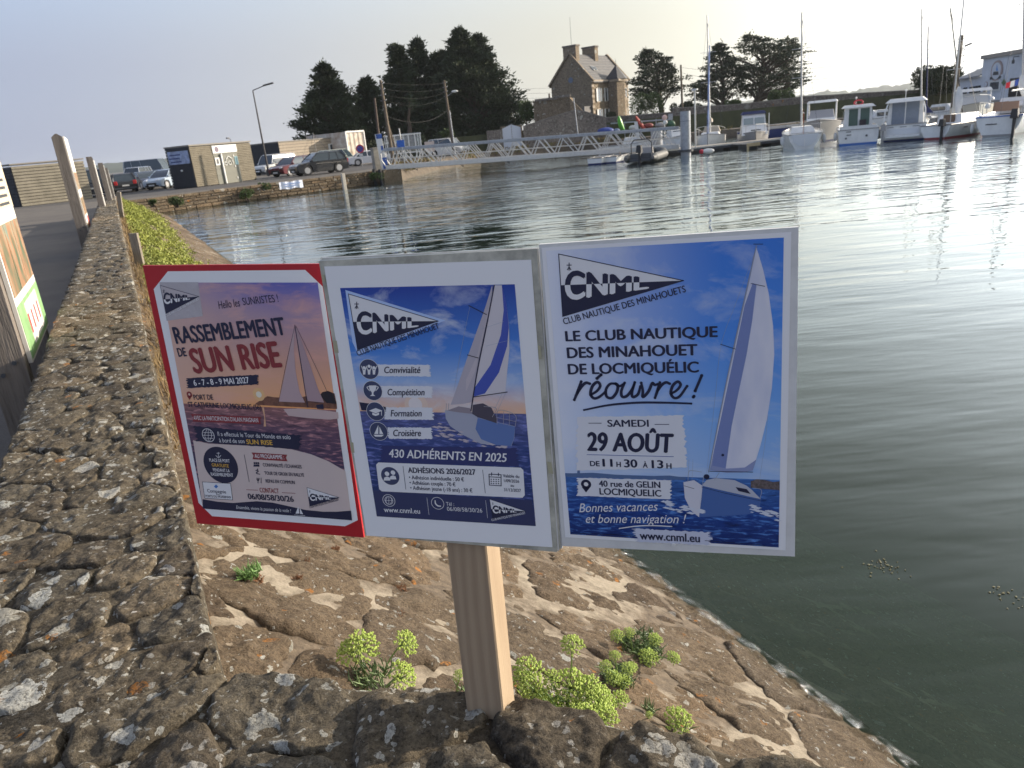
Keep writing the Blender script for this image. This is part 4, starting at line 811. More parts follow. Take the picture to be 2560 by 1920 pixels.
# concrete abutment, ramp beneath the gangway
ab = thing('abutment', (0, 0, 0), 'rough stone abutment under the landward end of the gangway', 'abutment')
b = MB(); b.prism([(-8.1, 52.9), (-7.3, 52.3), (-6.2, 53.2), (-6.4, 55.2), (-7.6, 55.6)], -1.8, .86); b.build('block', M_quay, ab)
b = MB(); b.tube((-7.9, 52.4, -1), (-7.95, 52.5, 1.0), .11, .11, 10); b.build('fender_pile', M_black, ab); b = MB(); b.tube((-7.45, 52.1, -1), (-7.5, 52.2, .95), .11, .11, 10); b.build('fender_pile', M_black, ab)
rp = thing('slipway_wall', (0, 0, 0), 'tan stone slope running along the water behind the gangway', 'embankment')
b = MB(); edge_ = [(-6.9, 54.5), (-6.6, 58), (-5.2, 68.7), (-1.5, 79.2), (8.1, 83.6), (14, 81.6), (30, 78.4), (60, 75.4), (120, 73.4)]
rings = []
for x, y in edge_:
    p = Vector((x, y, 0)); rings.append([p + Vector((.9, -.6, -1.0)), p + Vector((.5, -.3, .15)), p + Vector((.1, 0, .80)), p + Vector((-1.5, 1.5, .84))])
b.loft(rings, closed=False, cap0=False, cap1=False); b.build('facing', mat('dark_bank', (.12, .095, .07), .95, var=.5, vscale=1.5, bump=.6, bscale=6), rp, fixn=False)

# ------------------------------------------------------------------ poles, lamps, signs
def pole(name, bx, by, tx, ty, Y, r0, r1, m, label, cat, group=None, zb=None):
    B_ = at(bx, by, Y); T = at(tx, ty, Y)
    if zb is not None: k = (zb - T.z) / (B_.z - T.z); B_ = T + (B_ - T) * k
    t = thing(name, B_, label, cat, group=group); b = MB(); b.tube((0, 0, 0), T - B_, r0, r1, 10); b.build('pole', m, t, smooth=True); return t, T - B_
M_lamp = mat('lamp_post_paint', (.035, .03, .032), .5)
t, T = pole('street_lamp', 673, 440, 632, 226, 70, .10, .05, M_lamp, 'tall dark street lamp with a bent arm beside the clad kiosk', 'street lamp', zb=.8)
A2_ = at(661, 214, 70) - t.location; b = MB(); b.tube(T, A2_, .04, .035, 8); b.build('arm', M_lamp, t)
b = MB(); b.box(0, 0, 0, .95, .3, .12, Matrix.Translation(A2_ + Vector((.35, 0, .08))) @ Matrix.Rotation(-.16, 4, 'Y'), bev=.04); b.build('lamp_head', M_lamp, t)
b = MB(); b.box(0, 0, .3, .3, .3, .6, bev=.03); b.build('base', M_lamp, t)
PL = []
M_pole = mat('creosoted_pole', (.16, .125, .09), .85, var=.35, vscale=3)
def arms(t, T, n=5, dx=.22):
    for k in range(n):
        b = MB(); b.tube(T + Vector((-dx, 0, -.25 - k * .42)), T + Vector((dx, 0, -.25 - k * .42)), .02, .02, 5); b.ball(T + Vector((dx, 0, -.2 - k * .42)), .05, nu=6, nv=4); b.build('insulator_arm', M_steel, t)
t1, T1 = pole('utility_pole', 982, 396, 951, 200, 62, .16, .10, M_pole, 'tall bare utility pole leaning beside a second pole, left of the shelter', 'utility pole', 'utility poles and their wires', zb=.8); arms(t1, T1, 4)
b = MB(); b.tube(Vector((.5, .2, 0)), T1 * .55, .09, .07, 8); b.build('stay', M_pole, t1)
t2, T2 = pole('utility_pole', 953, 398, 936, 245, 64, .14, .09, mat('dark_pole', (.09, .065, .05), .85), 'shorter dark brown utility pole in front of the dense cypress', 'utility pole', 'utility poles and their wires', zb=.8)
t3, T3 = pole('utility_pole', 1130, 345, 1110, 201, 82, .17, .11, M_pole, 'utility pole with a small street light on its arm before the largest cypress', 'utility pole', 'utility poles and their wires', zb=.9); arms(t3, T3, 4)
E1 = at(1132, 230, 82) - t3.location; b = MB(); b.tube(T3 * .78, E1, .03, .025, 6); b.build('arm', M_steel, t3); b = MB(); b.ball(E1 + Vector((.2, 0, .05)), .35, .14, .12); b.build('lamp_head', M_white, t3, smooth=True)
t4, T4 = pole('utility_pole', 1133, 346, 1124, 277, 80, .07, .05, M_steel, 'short pale grey metal pole beside the utility pole with the street light', 'pole', zb=.9)
t5, T5 = pole('utility_pole', 1706, 275, 1702, 162, 98, .15, .11, M_pole, 'utility pole at the right edge of the dark pine behind the long wall', 'utility pole', 'utility poles and their wires', zb=2)
t6, T6 = pole('utility_pole', 2389, 215, 2404, 88, 62, .20, .15, M_pole, 'thick brown utility pole with insulators and a street light left of the boat club', 'utility pole', 'utility poles and their wires', zb=.8); arms(t6, T6, 6, .35)
E1 = at(2416, 114, 62) - t6.location; b = MB(); b.tube(T6 * .80, E1, .03, .025, 6); b.build('arm', M_steel, t6); b = MB(); b.box(0, 0, 0, .55, .2, .12, Matrix.Translation(E1 + Vector((.15, 0, .06))) @ Matrix.Rotation(-.3, 4, 'Y'), bev=.04); b.build('lamp_head', M_darkgrey, t6)
t7, T7 = pole('mast_pole', 1445, 338, 1434, 244, 77, .06, .04, M_steel, 'thin grey pole standing against the gabled stone wall', 'pole')
t8, T8 = pole('mast_pole', 2387, 250, 2387, 155, 60, .04, .03, M_pole, 'thin dark pole in front of the dark shrub left of the boat club', 'pole')
def wire(name, a, c_, sag, r=.010, label=None):
    pts = []
    for i in range(17):
        t = i / 16; p = a.lerp(c_, t); pts.append(p - Vector((0, 0, 4 * sag * t * (1 - t))))
    b = MB(); b.path(pts, r, 4); return tag(b.build(name, mat('wire_black', (.01, .01, .01), .9)), label or 'thin overhead wire strung between the utility poles', 'wire', 'overhead wires')
P1, P3, P5, P6 = (t.location + T for t, T in ((t1, T1), (t3, T3), (t5, T5), (t6, T6)))
for k in range(4):
    wire('overhead_wire', P1 + Vector((.2, 0, -.25 - k * .42)), P3 + Vector((0, 0, -.25 - k * .42)), .15 + .15 * k, label=('topmost', 'second from the top', 'third from the top', 'fourth from the top')[k] + ' of the wires between the two leaning poles')
wire('overhead_wire', P1 + Vector((0, 0, -2.6)), P3 + Vector((0, 0, -2.9)), .8, .02, label='slack dark cable sagging between the two leaning poles'); wire('overhead_wire', P1 + Vector((0, 0, -5.2)), P3 + Vector((0, 0, -5.4)), .5, .02, label='lowest cable between the two leaning poles, halfway up them')
for k in range(3): wire('overhead_wire', P3 + Vector((0, 0, -.4 - k * .5)), P5 + Vector((0, 0, -.3 - k * .5)), 1.2, label=('highest', 'middle', 'lowest')[k] + ' wire crossing the sky behind the stone house')
for k in range(3): wire('overhead_wire', P5 + Vector((0, 0, -.3 - k * .6)), P6 + Vector((0, 0, -.5 - k * .5)), 1.2 + .5 * k, .014, label=('highest', 'middle', 'lowest')[k] + ' wire crossing the bright sky above the pontoon boats')
wire('overhead_wire', P6 + Vector((0, 0, -.6)), at(2457, 146, 66), .5, label='wire from the thick utility pole down to the boat club corner')
# no-parking sign
c0 = at(900, 372, 72); s_ = thing('no_parking_sign', (c0.x, c0.y, .8), 'round red and blue no-parking sign on a post beside the silver car', 'road sign'); h = c0.z - .8
b = MB(); b.tube((0, .03, 0), (0, .03, h + .35), .03, .03, 8); b.build('post', M_steel, s_)
b = MB(); b.tube((0, 0, h), (0, -.02, h), .38, .38, 24); b.build('red_disc', mat('sign_red', (.55, .03, .05), .5), s_); b = MB(); b.tube((0, -.02, h), (0, -.03, h), .27, .27, 24); b.build('blue_disc', mat('sign_blue', (.05, .08, .35), .5), s_)
b = MB(); b.bar((-.2, -.035, h + .2), (.2, -.035, h - .2), .02, .07, (0, 1, 0)); b.build('red_stripe', MATS['sign_red'], s_)
b = MB(); b.box(0, 0, h - .55, .34, .02, .2); b.build('plate', M_white, s_)
# blue and white banner post
c0 = at(968, 425, 53.8); s_ = thing('banner_post', (c0.x, c0.y, .84), 'tall narrow white and blue banner board at the quay end of the gangway', 'sign'); b = MB()
def bx(par, name, m, *a, **k): b = MB(); b.box(*a, **k); return b.build(name, m, par)
Mb = mat('banner_blue', (.04, .12, .42), .5, var=.5, vscale=6)
bx(s_, 'board', M_white, -.15, 0, 1.2, .42, .05, 2.4, M=Matrix.Rotation(-.06, 4, 'Y')); bx(s_, 'blue_print', Mb, -.07, -.03, .45, .32, .01, .75); bx(s_, 'blue_print', Mb, -.24, -.03, 2.22, .40, .012, .3); bx(s_, 'blue_print', Mb, -.13, -.03, 1.45, .16, .01, .3)
s_['label'] = 'tall narrow white and blue banner board at the quay end of the gangway'
c0 = at(945, 425, 55); s_ = thing('service_pillar', (c0.x, c0.y, .8), 'weathered grey concrete pillar left of the blue and white banner', 'pillar', rz=.5); bx(s_, 'pillar', mat('concrete', (.30, .28, .24), .9, var=.3), 0, 0, .75, .55, .5, 1.5, bev=.04); bx(s_, 'cap', MATS['concrete'], 0, 0, 1.53, .6, .55, .08, bev=.02)
c0 = at(1002, 385, 53); s_ = thing('blue_notice', (c0.x + .2, c0.y, .84), 'small square blue notice on a post above the gangway entrance', 'sign'); b = MB(); b.tube((0, .04, 0), (-.1, .04, 2.6), .035, .035, 8); b.build('post', M_alu, s_); bx(s_, 'panel', mat('notice_blue', (.03, .14, .55), .5, var=.4, vscale=8), -.12, 0, 1.62, .5, .03, .45)
# shelter
c0 = onz(1012, 400, .8); c0 = at(1012, 397, 72); s_ = thing('glass_shelter', (c0.x, c0.y, .8), 'small white framed glass shelter behind the gangway entrance', 'shelter', rz=.25)
for i, x in enumerate((-1.5, -.75, 0, .5, 1.1, 1.6)): bx(s_, 'frame_post', M_white, x, -.5, 1.2, .09, .09, 2.4)
for x in (-1.5, .3, 1.6): bx(s_, 'frame_post', M_white, x, .9, 1.2, .09, .09, 2.4)
bx(s_, 'roof_rail', M_white, .05, -.5, 2.42, 3.3, .14, .12); bx(s_, 'roof_rail', M_white, .05, .9, 2.42, 3.3, .12, .12); bx(s_, 'roof', M_glass, .05, .2, 2.5, 3.2, 1.4, .05); bx(s_, 'sill_rail', M_white, .05, -.5, .85, 3.1, .1, .1)
gl_ = NT('clear_pane'); gb = gl_.n('BsdfTransparent'); gb.inputs[0].default_value = (.8, .85, .85, 1); gg = gl_.n('BsdfGlossy', Roughness=.05); fm = gl_.t.nodes.new('ShaderNodeMixShader'); fm.inputs[0].default_value = .18; gl_.t.links.new(gb.outputs[0], fm.inputs[1]); gl_.t.links.new(gg.outputs[0], fm.inputs[2]); gl_.t.links.new(fm.outputs[0], gl_.out.inputs[0])
for x in (-1.12, -.38, .25, .8, 1.35): bx(s_, 'pane', gl_.m, x, -.5, 1.6, .55, .012, 1.4)
bx(s_, 'bench', M_white, .2, .3, .45, 1.2, .3, .06)
c0 = at(1076, 382, 78); s_ = thing('estate_board', (c0.x, c0.y, .8), 'plain pinkish-white board on two legs left of the white van', 'sign'); bx(s_, 'board', mat('pink_white', (.62, .52, .46), .6), 0, 0, 1.15, .95, .05, .95); bx(s_, 'leg', M_wood, -.3, .04, .4, .06, .06, .8); bx(s_, 'leg', M_wood, .3, .04, .4, .06, .06, .8)

# ------------------------------------------------------------------ information panels behind the parapet
M_panel = mat('panel_white', (.74, .72, .68), .45)
M_post2 = mat('grey_timber', (.20, .17, .145), .85, var=.4, vscale=2, stretch=(12, 12, 1), bump=.4, bscale=8)
def info_panel(s0, s1, t, z0, z1, label, zp=None):
    base = wallpt(s0, t - .12, .8); r = thing('information_panel', base, label, 'information panel', rz=math.atan2(WD.y, WD.x)); w = s1 - s0   # local x along the wall, y = -WN direction
    zp = zp or z1 + .05
    for x in (-.02, w + .02):
        b = MB(); b.prism([(x - .075, -.09), (x + .075, -.09), (x + .075, .09), (x - .075, .09)], .02, zp - .8 - .06); 
        b.loft([[Vector((x + a, c_, zp - .86)) for a, c_ in ((-.075, -.09), (.075, -.09), (.075, .09), (-.075, .09))], [Vector((x + a, c_, zp - .8)) for a, c_ in ((-.075, -.015), (.075, -.015), (.075, .015), (-.075, .015))]]); b.build('post', M_post2, r)
        bx(r, 'foot_bracket', M_steel, x, -.0, .06, .17, .20, .12)
        for hz_, yy in ((.62, -.04), (.56, .03)):
            b = MB(); b.tube((x - .075, yy, hz_), (x - .09, yy, hz_), .013, .013, 8); b.build('bolt', M_darkgrey, r)
    bx(r, 'panel', M_panel, w / 2, -.105, (z0 + z1) / 2 - .8, w - .02, .022, z1 - z0)
    return r, w
r, w = info_panel(5.0, 6.3, -.62, 1.38, 2.95, 'nearest two-post information panel with a colourful photo strip and green notice, left of the parapet')
Mg = mat('panel_green', (.26, .46, .20), .5, var=.35, vscale=7); Mph = NT('panel_photo'); o_ = Mph.obj(); nn = Mph.noise(Mph.mapping(o_, sc=(1, 1, .35)), 7, 5, .6)
Mph.set(Mph.b, 'Base Color', Mph.ramp(nn, [(.30, (.03, .13, .08)), (.42, (.20, .17, .10)), (.5, (.40, .20, .11)), (.58, (.38, .30, .20)), (.68, (.10, .26, .24)), (.78, (.5, .45, .35))])); Mph.b.inputs['Roughness'].default_value = .35
bx(r, 'green_notice', Mg, w / 2, -.118, .755, w - .06, .004, .31); bx(r, 'notice_text_panel', M_panel, w / 2 + .03, -.121, .76, w * .55, .003, .25)
for k in range(4): bx(r, 'red_figure', mat('panel_red', (.62, .05, .05), .5), .35 + k * .19, -.123, .76, .05, .003, .12)
for k in range(3): bx(r, 'photo', Mph.m, .24 + k * .41, -.118, 1.16, .38, .004, .40)
bx(r, 'notice', mat('panel_cream', (.70, .58, .42), .5), w / 2, -.118, 1.78, w - .04, .004, .68)
for k in range(4): bx(r, 'text_line', M_darkgrey, w / 2 + .2, -.121, 1.62 - k * .05, .5, .003, .018)
r, w = info_panel(17.4, 19.0, -.60, 1.22, 3.15, 'second information panel, tall grey posts and a pale sunlit board edge-on')
for k in range(3): bx(r, 'photo', Mph.m, w / 2, -.118, 1.5 - k * .5, w - .2, .004, .34)
bx(r, 'red_notice', mat('panel_red', (.62, .05, .05), .5), w / 2 + .4, -.118, .62, .5, .004, .3)
lb = ('third panel post from the near end, slim and lit on its right edge', 'fourth panel post, close beside the far end of the parapet', 'last and smallest panel post at the far end of the parapet')
for i, (bx_, by_, tx_, ty_, Y) in enumerate(((255, 520, 220, 392, 22.5), (272, 494, 252, 407, 27), (279, 486, 260, 420, 29))):
    B_, T_ = at(bx_, by_, Y), at(tx_, ty_, Y); r = thing('information_panel', (B_.x, B_.y, .8), lb[i], 'information panel', rz=math.atan2(WD.y, WD.x)); h = T_.z - .8
    bx(r, 'post', M_post2, 0, 0, h / 2, .12, .15, h); bx(r, 'panel', M_panel, .6, -.09, h * .58, 1.15, .02, h * .75); bx(r, 'post', M_post2, 1.2, 0, h / 2, .12, .15, h)
# leaning stakes on the water side
for i, (bx_, by_, tx_, ty_) in enumerate(((356, 690, 333, 583), (306, 560, 296, 480))):
    B_ = onz(bx_, by_, 1.12); T_ = at(tx_, ty_, B_.y); B_.z -= .15; s_ = thing('timber_stake', B_, ('nearer flat timber stake standing in dry grass against the parapet', 'farther flat timber stake standing at the grassy bank by the parapet')[i], 'stake'); b = MB(); b.bar((0, 0, 0), T_ - B_, .05, .10, (1, 0, 0)); b.build('stake', M_wood, s_)

# ------------------------------------------------------------------ clad containers
def ribs(par, x0, x1, y, z0, z1, n, m, name='siding', depth=.03, stuff=True):
    b = MB(); h = (z1 - z0) / n
    for i in range(n): z = z0 + i * h; b.add([(x0, y, z), (x1, y, z), (x1, y - depth, z + h * .25), (x0, y - depth, z + h * .25), (x1, y - depth, z + h * .75), (x0, y - depth, z + h * .75), (x1, y, z + h), (x0, y, z + h)], [(0, 1, 2, 3), (3, 2, 4, 5), (5, 4, 6, 7)])
    o = b.build(name, m, par, fixn=False)
    if stuff: o['kind'] = 'stuff'
    return o
M_clad = mat('tan_cladding', (.19, .165, .12), .8, var=.2, vscale=2); M_shadeclad = mat('shaded_cladding', (.035, .036, .042), .75, var=.3)  # second cladding is near-black: shade of the end faces put into the colour
M_doorg = mat('door_grey_green', (.16, .16, .13), .6)
c0 = at(493, 466, 56.0); HZ = math.pi / 2 - R(27)
k_ = thing('clad_kiosk', (c0.x, c0.y, .8), 'flat-roofed kiosk clad in tan slats with a grey door and a white sign', 'kiosk', rz=HZ)
bx(k_, 'shell', M_shadeclad, 3.0, 1.2, 1.42, 5.9, 2.34, 2.84)
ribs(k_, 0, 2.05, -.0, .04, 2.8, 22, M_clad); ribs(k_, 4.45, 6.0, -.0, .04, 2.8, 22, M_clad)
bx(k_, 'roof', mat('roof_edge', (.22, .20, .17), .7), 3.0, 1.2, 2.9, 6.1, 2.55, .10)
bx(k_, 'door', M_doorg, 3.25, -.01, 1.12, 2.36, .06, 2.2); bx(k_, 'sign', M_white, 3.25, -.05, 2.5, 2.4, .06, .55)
b = MB(); b.tube((2.45, -.085, 2.5), (2.45, -.075, 2.5), .2, .2, 18); b.build('sign_roundel', mat('roundel', (.12, .08, .12), .5), k_); bx(k_, 'sign_text', mat('sign_mint', (.35, .62, .5), .5), 3.35, -.085, 2.56, 1.3, .01, .10); bx(k_, 'sign_text', mat('sign_mint', (.35, .62, .5), .5), 3.1, -.085, 2.42, .8, .01, .07)
bx(k_, 'downpipe', M_white, 2.72, -.14, 1.1, .10, .10, 2.15); bx(k_, 'notice', M_white, 2.33, -.06, 1.65, .42, .04, .55); bx(k_, 'notice_print', M_darkgrey, 2.33, -.085, 1.65, .2, .01, .34); bx(k_, 'panel_blue', mat('poster_teal', (.25, .42, .45), .5), 4.22, -.05, 1.6, .3, .03, .6)
b = MB(); rr = [(3.1, 1.5), (3.2, 1.75), (3.45, 1.95), (3.75, 1.75), (3.85, 1.4)]
b.path([Vector((x, -.06, z)) for x, z in rr], .045, 5); b.path([Vector((3.1 + .14 * math.cos(t), -.06, 1.45 + .13 * math.sin(t))) for t in [i * .7 for i in range(10)]], .04, 5); b.path([Vector((3.5 + .14 * math.cos(t), -.06, 1.47 + .14 * math.sin(t))) for t in [i * .7 for i in range(10)]], .04, 5); b.build('painted_emblem', mat('emblem_white', (.6, .6, .56), .6), k_)
for z in (.35, 1.2, 1.95): bx(k_, 'hinge', M_white, 4.0, -.06, z, .06, .04, .14)
# left end face: its shade baked into near-black planks, plus a blue-white banner
bb_ = MB(); h = 2.8 / 14
for i in range(14): bx(k_, 'plank', M_shadeclad, -.02, 1.2, .06 + h * (i + .5), .05, 2.38, h - .025)
bx(k_, 'banner', mat('banner_pale', (.35, .42, .60), .6, var=.5, vscale=3), -.07, 1.15, 2.15, .02, 2.1, .9); 
for i in range(3): bx(k_, 'banner_text', mat('banner_ink', (.05, .07, .2), .6), -.085, 1.45 + .12 * (i % 2), 2.35 - i * .24, .005, 1.1, .09)
bx(k_, 'wall_lamp', M_white, -.08, 1.1, 1.25, .08, .14, .12)
b = MB(); b.path([Vector((4.4, .3, 2.95)), Vector((4.4, .3, 3.15)), Vector((4.15, .25, 3.2))], .02, 5); b.box(4.1, .25, 3.25, .22, .14, .10); b.build('floodlight', M_darkgrey, k_)
# plank-clad store at the far left
c0 = at(56, 518, 50.5); pz = math.pi / 2 - R(40)
p_ = thing('plank_clad_store', (c0.x, c0.y, .8), 'long low store clad in pale horizontal planks with one shaded end, far left', 'shed', rz=pz)
bx(p_, 'shell', M_shadeclad, 2.25, 1.25, 1.25, 4.4, 2.4, 2.5)
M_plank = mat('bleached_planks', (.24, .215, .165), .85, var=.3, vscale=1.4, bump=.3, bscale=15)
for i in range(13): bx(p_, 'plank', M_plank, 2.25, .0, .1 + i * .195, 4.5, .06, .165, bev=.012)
for i in range(13): bx(p_, 'shaded_plank', M_shadeclad, -.02, 1.25, .1 + i * .195, .05, 2.4, .165, bev=.012)  # end planks coloured near-black to stand for the shade on them
bx(p_, 'roof', MATS['roof_edge'], 2.25, 1.25, 2.66, 4.6, 2.55, .08)
# long clad building with container
c0 = at(707, 421, 80); c0.z = .8
l_ = thing('clad_workshop', c0, 'long low workshop, shaded end and pale boarded front with a small window and flat roof', 'building', rz=math.pi / 2 - R(33))
H_ = at(707, 355, 80).z - .8
bx(l_, 'shell', M_shadeclad, 4.9, 2.7, H_ / 2, 9.7, 5.3, H_ - .1)
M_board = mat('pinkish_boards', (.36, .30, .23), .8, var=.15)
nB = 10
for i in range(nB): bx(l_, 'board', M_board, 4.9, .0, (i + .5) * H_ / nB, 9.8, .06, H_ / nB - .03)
for i in range(8): bx(l_, 'shaded_board', M_shadeclad, -.02, 2.7, (i + .5) * H_ / 8, .05, 5.3, H_ / 8 - .04)  # end boards carry the shade of this side in their colour
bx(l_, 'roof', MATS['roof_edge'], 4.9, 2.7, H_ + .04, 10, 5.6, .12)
wf = bx(l_, 'window', M_white, 7.9, -.06, H_ * .62, 1.9, .08, 1.15); 
for x in (-.6, .62): bx(wf, 'pane', M_glass, 7.9 + x * .8, -.11, H_ * .62, .5, .02, .95)
bx(wf, 'curtain', M_white, 7.9, -.125, H_ * .62, .28, .02, .95)
b = MB(); b.path([Vector((4.6, -.2, H_ + .1)), Vector((4.8, -.2, H_ + .7))], .04, 5); b.path([Vector((4.8, -.2, H_ + .7)), Vector((3.6, -1.6, -.0))], .02, 4); b.path([Vector((4.8, -.2, H_ + .7)), Vector((6.8, -1.6, .0))], .02, 4); b.build('aerial_stay', M_darkgrey, l_)
c0 = at(846, 398, 80); cz = thing('shipping_container', (c0.x + .2, c0.y + 5, .8), 'pale rust-streaked shipping container at the right end of the workshop', 'container', rz=math.pi / 2 - R(33))
b = MB(); L_ = 2.9; pts_ = []
for i in range(18): x = i * L_ / 17; pts_.append((x, 0 if i % 4 in (0, 1) else .07))
b.prism(pts_ + [(L_, 6), (0, 6)], 0, 3.45); b.build('corrugated_wall', mat('rusty_white', (.60, .58, .52), .6, var=.35, vscale=1.5, vcol=(.35, .24, .16)), cz)
bx(cz, 'rail', M_white, L_ / 2, -.03, 3.42, L_ + .1, .1, .16); bx(cz, 'corner_post', M_white, 0, -.02, 1.7, .14, .12, 3.4); bx(cz, 'corner_post', M_white, L_, -.02, 1.7, .14, .12, 3.4)

# ------------------------------------------------------------------ cars
def paint(name, col): 
    m = mat('car_' + name, col, .28, .15, spec=.6); m.node_tree.nodes['Principled BSDF'].inputs['Coat Weight'].default_value = .7; return m
TAIL = mat('tail_lamp', (.45, .02, .02), .2); HEADL = mat('headlamp', (.75, .76, .78), .1); RIM = mat('alloy_rim', (.55, .55, .56), .3, .7)
def car(pos, az, kind, m, label, L=4.3, W=1.78, H=1.5):
    """az: compass heading of the nose; local +x = nose"""
    r = thing('parked_car', (pos.x, pos.y, .804), label, 'van' if kind == 'van' else 'car', rz=math.pi / 2 - R(az), group='cars parked on the quay'); hb = {'van': .52, 'suv': .60, 'hatch': .60, 'sedan': .62, 'estate': .58}[kind] * H
    wr = .33 if kind != 'suv' else .37; cl = .2; xf, xr = L * .5 - L * .19, -L * .5 + L * .2
    P = []
    def arch(xc):
        return [(xc + (wr + .06) * math.cos(a), wr + (wr + .06) * math.sin(a)) for a in [math.pi - math.pi * i / 7 for i in range(8)]]
    P += [(-L / 2 + .05, cl + .05)]; P += [(xr - wr - .06, cl)] + arch(xr)[1:-1] + [(xr + wr + .06, cl)]; P += [(xf - wr - .06, cl)] + arch(xf)[1:-1] + [(xf + wr + .06, cl)]; P += [(L / 2 - .06, cl + .06), (L / 2, hb * .5), (L / 2 - .04, hb * .78)]
    hood = {'van': .30, 'suv': .27, 'hatch': .25, 'sedan': .27, 'estate': .26}[kind] * L
    P += [(L / 2 - .25, hb * .90), (L / 2 - hood, hb * 1.02), (-L / 2 + .25, hb * 1.03), (-L / 2 + .04, hb * .95), (-L / 2, hb * .6)]
    b = MB(); rings = []
    for y, sx, dz in ((-W / 2, .965, .0), (-W / 2 + .07, 1.0, .0), (W / 2 - .07, 1.0, 0), (W / 2, .965, 0)):
        rings.append([Vector((x * sx, y, z if abs(y) < W / 2 - .01 else (z - .04 if z > hb * .8 else z))) for x, z in P])
    n = len(P); V = [v for q in rings for v in q]; Fs = []
    for k in range(3):
        for i in range(n): j = (i + 1) % n; Fs.append((k * n + i, k * n + j, (k + 1) * n + j, (k + 1) * n + i))
    tri = tessellate_polygon([[Vector((x, z, 0)) for x, z in P]]); Fs += [tuple(t) for t in tri] + [tuple(3 * n + i for i in t[::-1]) for t in tri]
    b.add(V, Fs); b.build('body', m, r, smooth=True)
    # greenhouse
    wsh = {'van': .06, 'suv': .0, 'hatch': .0, 'sedan': .0, 'estate': .0}[kind] * L; x1 = L / 2 - hood + .05 + wsh; x0 = {'van': -L / 2 + .06, 'suv': -L / 2 + .12, 'hatch': -L / 2 + .18, 'sedan': -L / 2 + .65, 'estate': -L / 2 + .12}[kind]
    tx1 = x1 - (.55 if kind == 'van' else .75); tx0 = x0 + {'van': .12, 'suv': .4, 'hatch': .5, 'sedan': .75, 'estate': .35}[kind]; wb, wt = W / 2 - .05, W / 2 - .22; zt = H - .05
    def q(x, y, z): return Vector((x, y, z))
    b = MB(); b.loft([[q(x0, -wb, hb), q(x1, -wb, hb), q(x1, wb, hb), q(x0, wb, hb)], [q((x0 + tx0) / 2 - .05, -(wb + wt) / 2 - .03, (hb + zt) / 2), q((x1 + tx1) / 2 + .03, -(wb + wt) / 2 - .03, (hb + zt) / 2), q((x1 + tx1) / 2 + .03, (wb + wt) / 2 + .03, (hb + zt) / 2), q((x0 + tx0) / 2 - .05, (wb + wt) / 2 + .03, (hb + zt) / 2)], [q(tx0, -wt, zt), q(tx1, -wt, zt), q(tx1, wt, zt), q(tx0, wt, zt)]]); b.build('window_glass', M_glass, r, smooth=True)
    b = MB(); b.loft([[q(tx0 - .06, -wt - .03, zt - .03), q(tx1 + .05, -wt - .03, zt - .03), q(tx1 + .05, wt + .03, zt - .03), q(tx0 - .06, wt + .03, zt - .03)], [q(tx0 + .1, -wt + .1, H), q(tx1 - .15, -wt + .1, H), q(tx1 - .15, wt - .1, H), q(tx0 + .1, wt - .1, H)]]); b.build('roof', m, r, smooth=True)
    for sy in (-1, 1):
        for xb, xt, w_ in ((x1, tx1, .07), (x0, tx0, .14 if kind != 'sedan' else .1), (x0 + (x1 - x0) * .48, tx0 + (tx1 - tx0) * .46, .05)) + (((x0 + (x1 - x0) * .22, tx0 + (tx1 - tx0) * .2, .06),) if kind in ('van', 'suv', 'estate') else ()):
            b = MB(); b.path([q(xb, sy * (wb + .005), hb - .02), q((xb + xt) / 2 + (.03 if xb == x1 else (-.05 if xb == x0 else 0)), sy * ((wb + wt) / 2 + .035), (hb + zt) / 2), q(xt, sy * (wt + .005), zt)], w_ / 2, 5); b.build('pillar', m, r)
        b = MB(); b.box(x1 - .15, sy * (W / 2 + .06), hb + .08, .12, .2, .13, bev=.03); b.build('mirror', m, r)
        b = MB(); b.box(L / 2 - .16, sy * (W / 2 - .3), hb * .78, .28, .36, .16, Matrix.Identity(4), bev=.05); b.build('headlight', HEADL, r)
        b = MB(); b.box(-L / 2 + .06, sy * (W / 2 - .2), hb * .85, .14, .26, .30 if kind in ('van', 'suv', 'hatch') else .18, bev=.03); b.build('tail_light', TAIL, r)
        for xc in (xf, xr):
            w_ = MB(); w_.tube((xc, sy * (W / 2 - .21), wr), (xc, sy * (W / 2 - .01), wr), wr, wr, 20); wo = w_.build('wheel', M_black, r, smooth=True)
            w_ = MB(); w_.tube((xc, sy * (W / 2 - .05), wr), (xc, sy * (W / 2 + .003), wr), wr * .66, wr * .62, 12)
            w_.build('rim', RIM, wo)
    b = MB(); b.box(0, 0, (cl + hb * .8) / 2 + .05, L * .9, W - .3, hb * .6); b.build('underbody', M_black, r)
    b = MB(); b.box(L / 2 - .0, 0, hb * .48, .04, .9, .22, bev=.01); b.box(L / 2 - .01, 0, cl + .1, .05, W * .7, .1); b.build('grille', M_black, r)
    for sx in (1, -1): b = MB(); b.box(sx * (L / 2 + .015), 0, hb * .4 if sx > 0 else hb * .62, .02, .5, .11); b.build('number_plate', M_white, r)
    b = MB(); b.box(-L / 2 + .02, 0, cl + .12, .12, W * .92, .16, bev=.03); b.build('bumper', M_darkgrey, r)
    return r
def gpos(x, y, Y): p = at(x, y, Y); return p
random.seed(9)
car(onz(690, 434, .8) * 1.0, 208, 'van', paint('silver', (.62, .62, .60)), 'silver white people carrier parked right behind the street lamp', 4.7, 1.9, 1.85)
car(at(737, 433, 64), 212, 'hatch', paint('maroon', (.12, .012, .02)), 'dark red car between the silver people carrier and the black four-by-four', 4.1, 1.75, 1.48)
car(at(800, 431, 60), 236, 'suv', paint('black', (.006, .008, .014)), 'black four-by-four with pale roof rails parked closest to the masonry quay', 4.2, 1.84, 1.62)
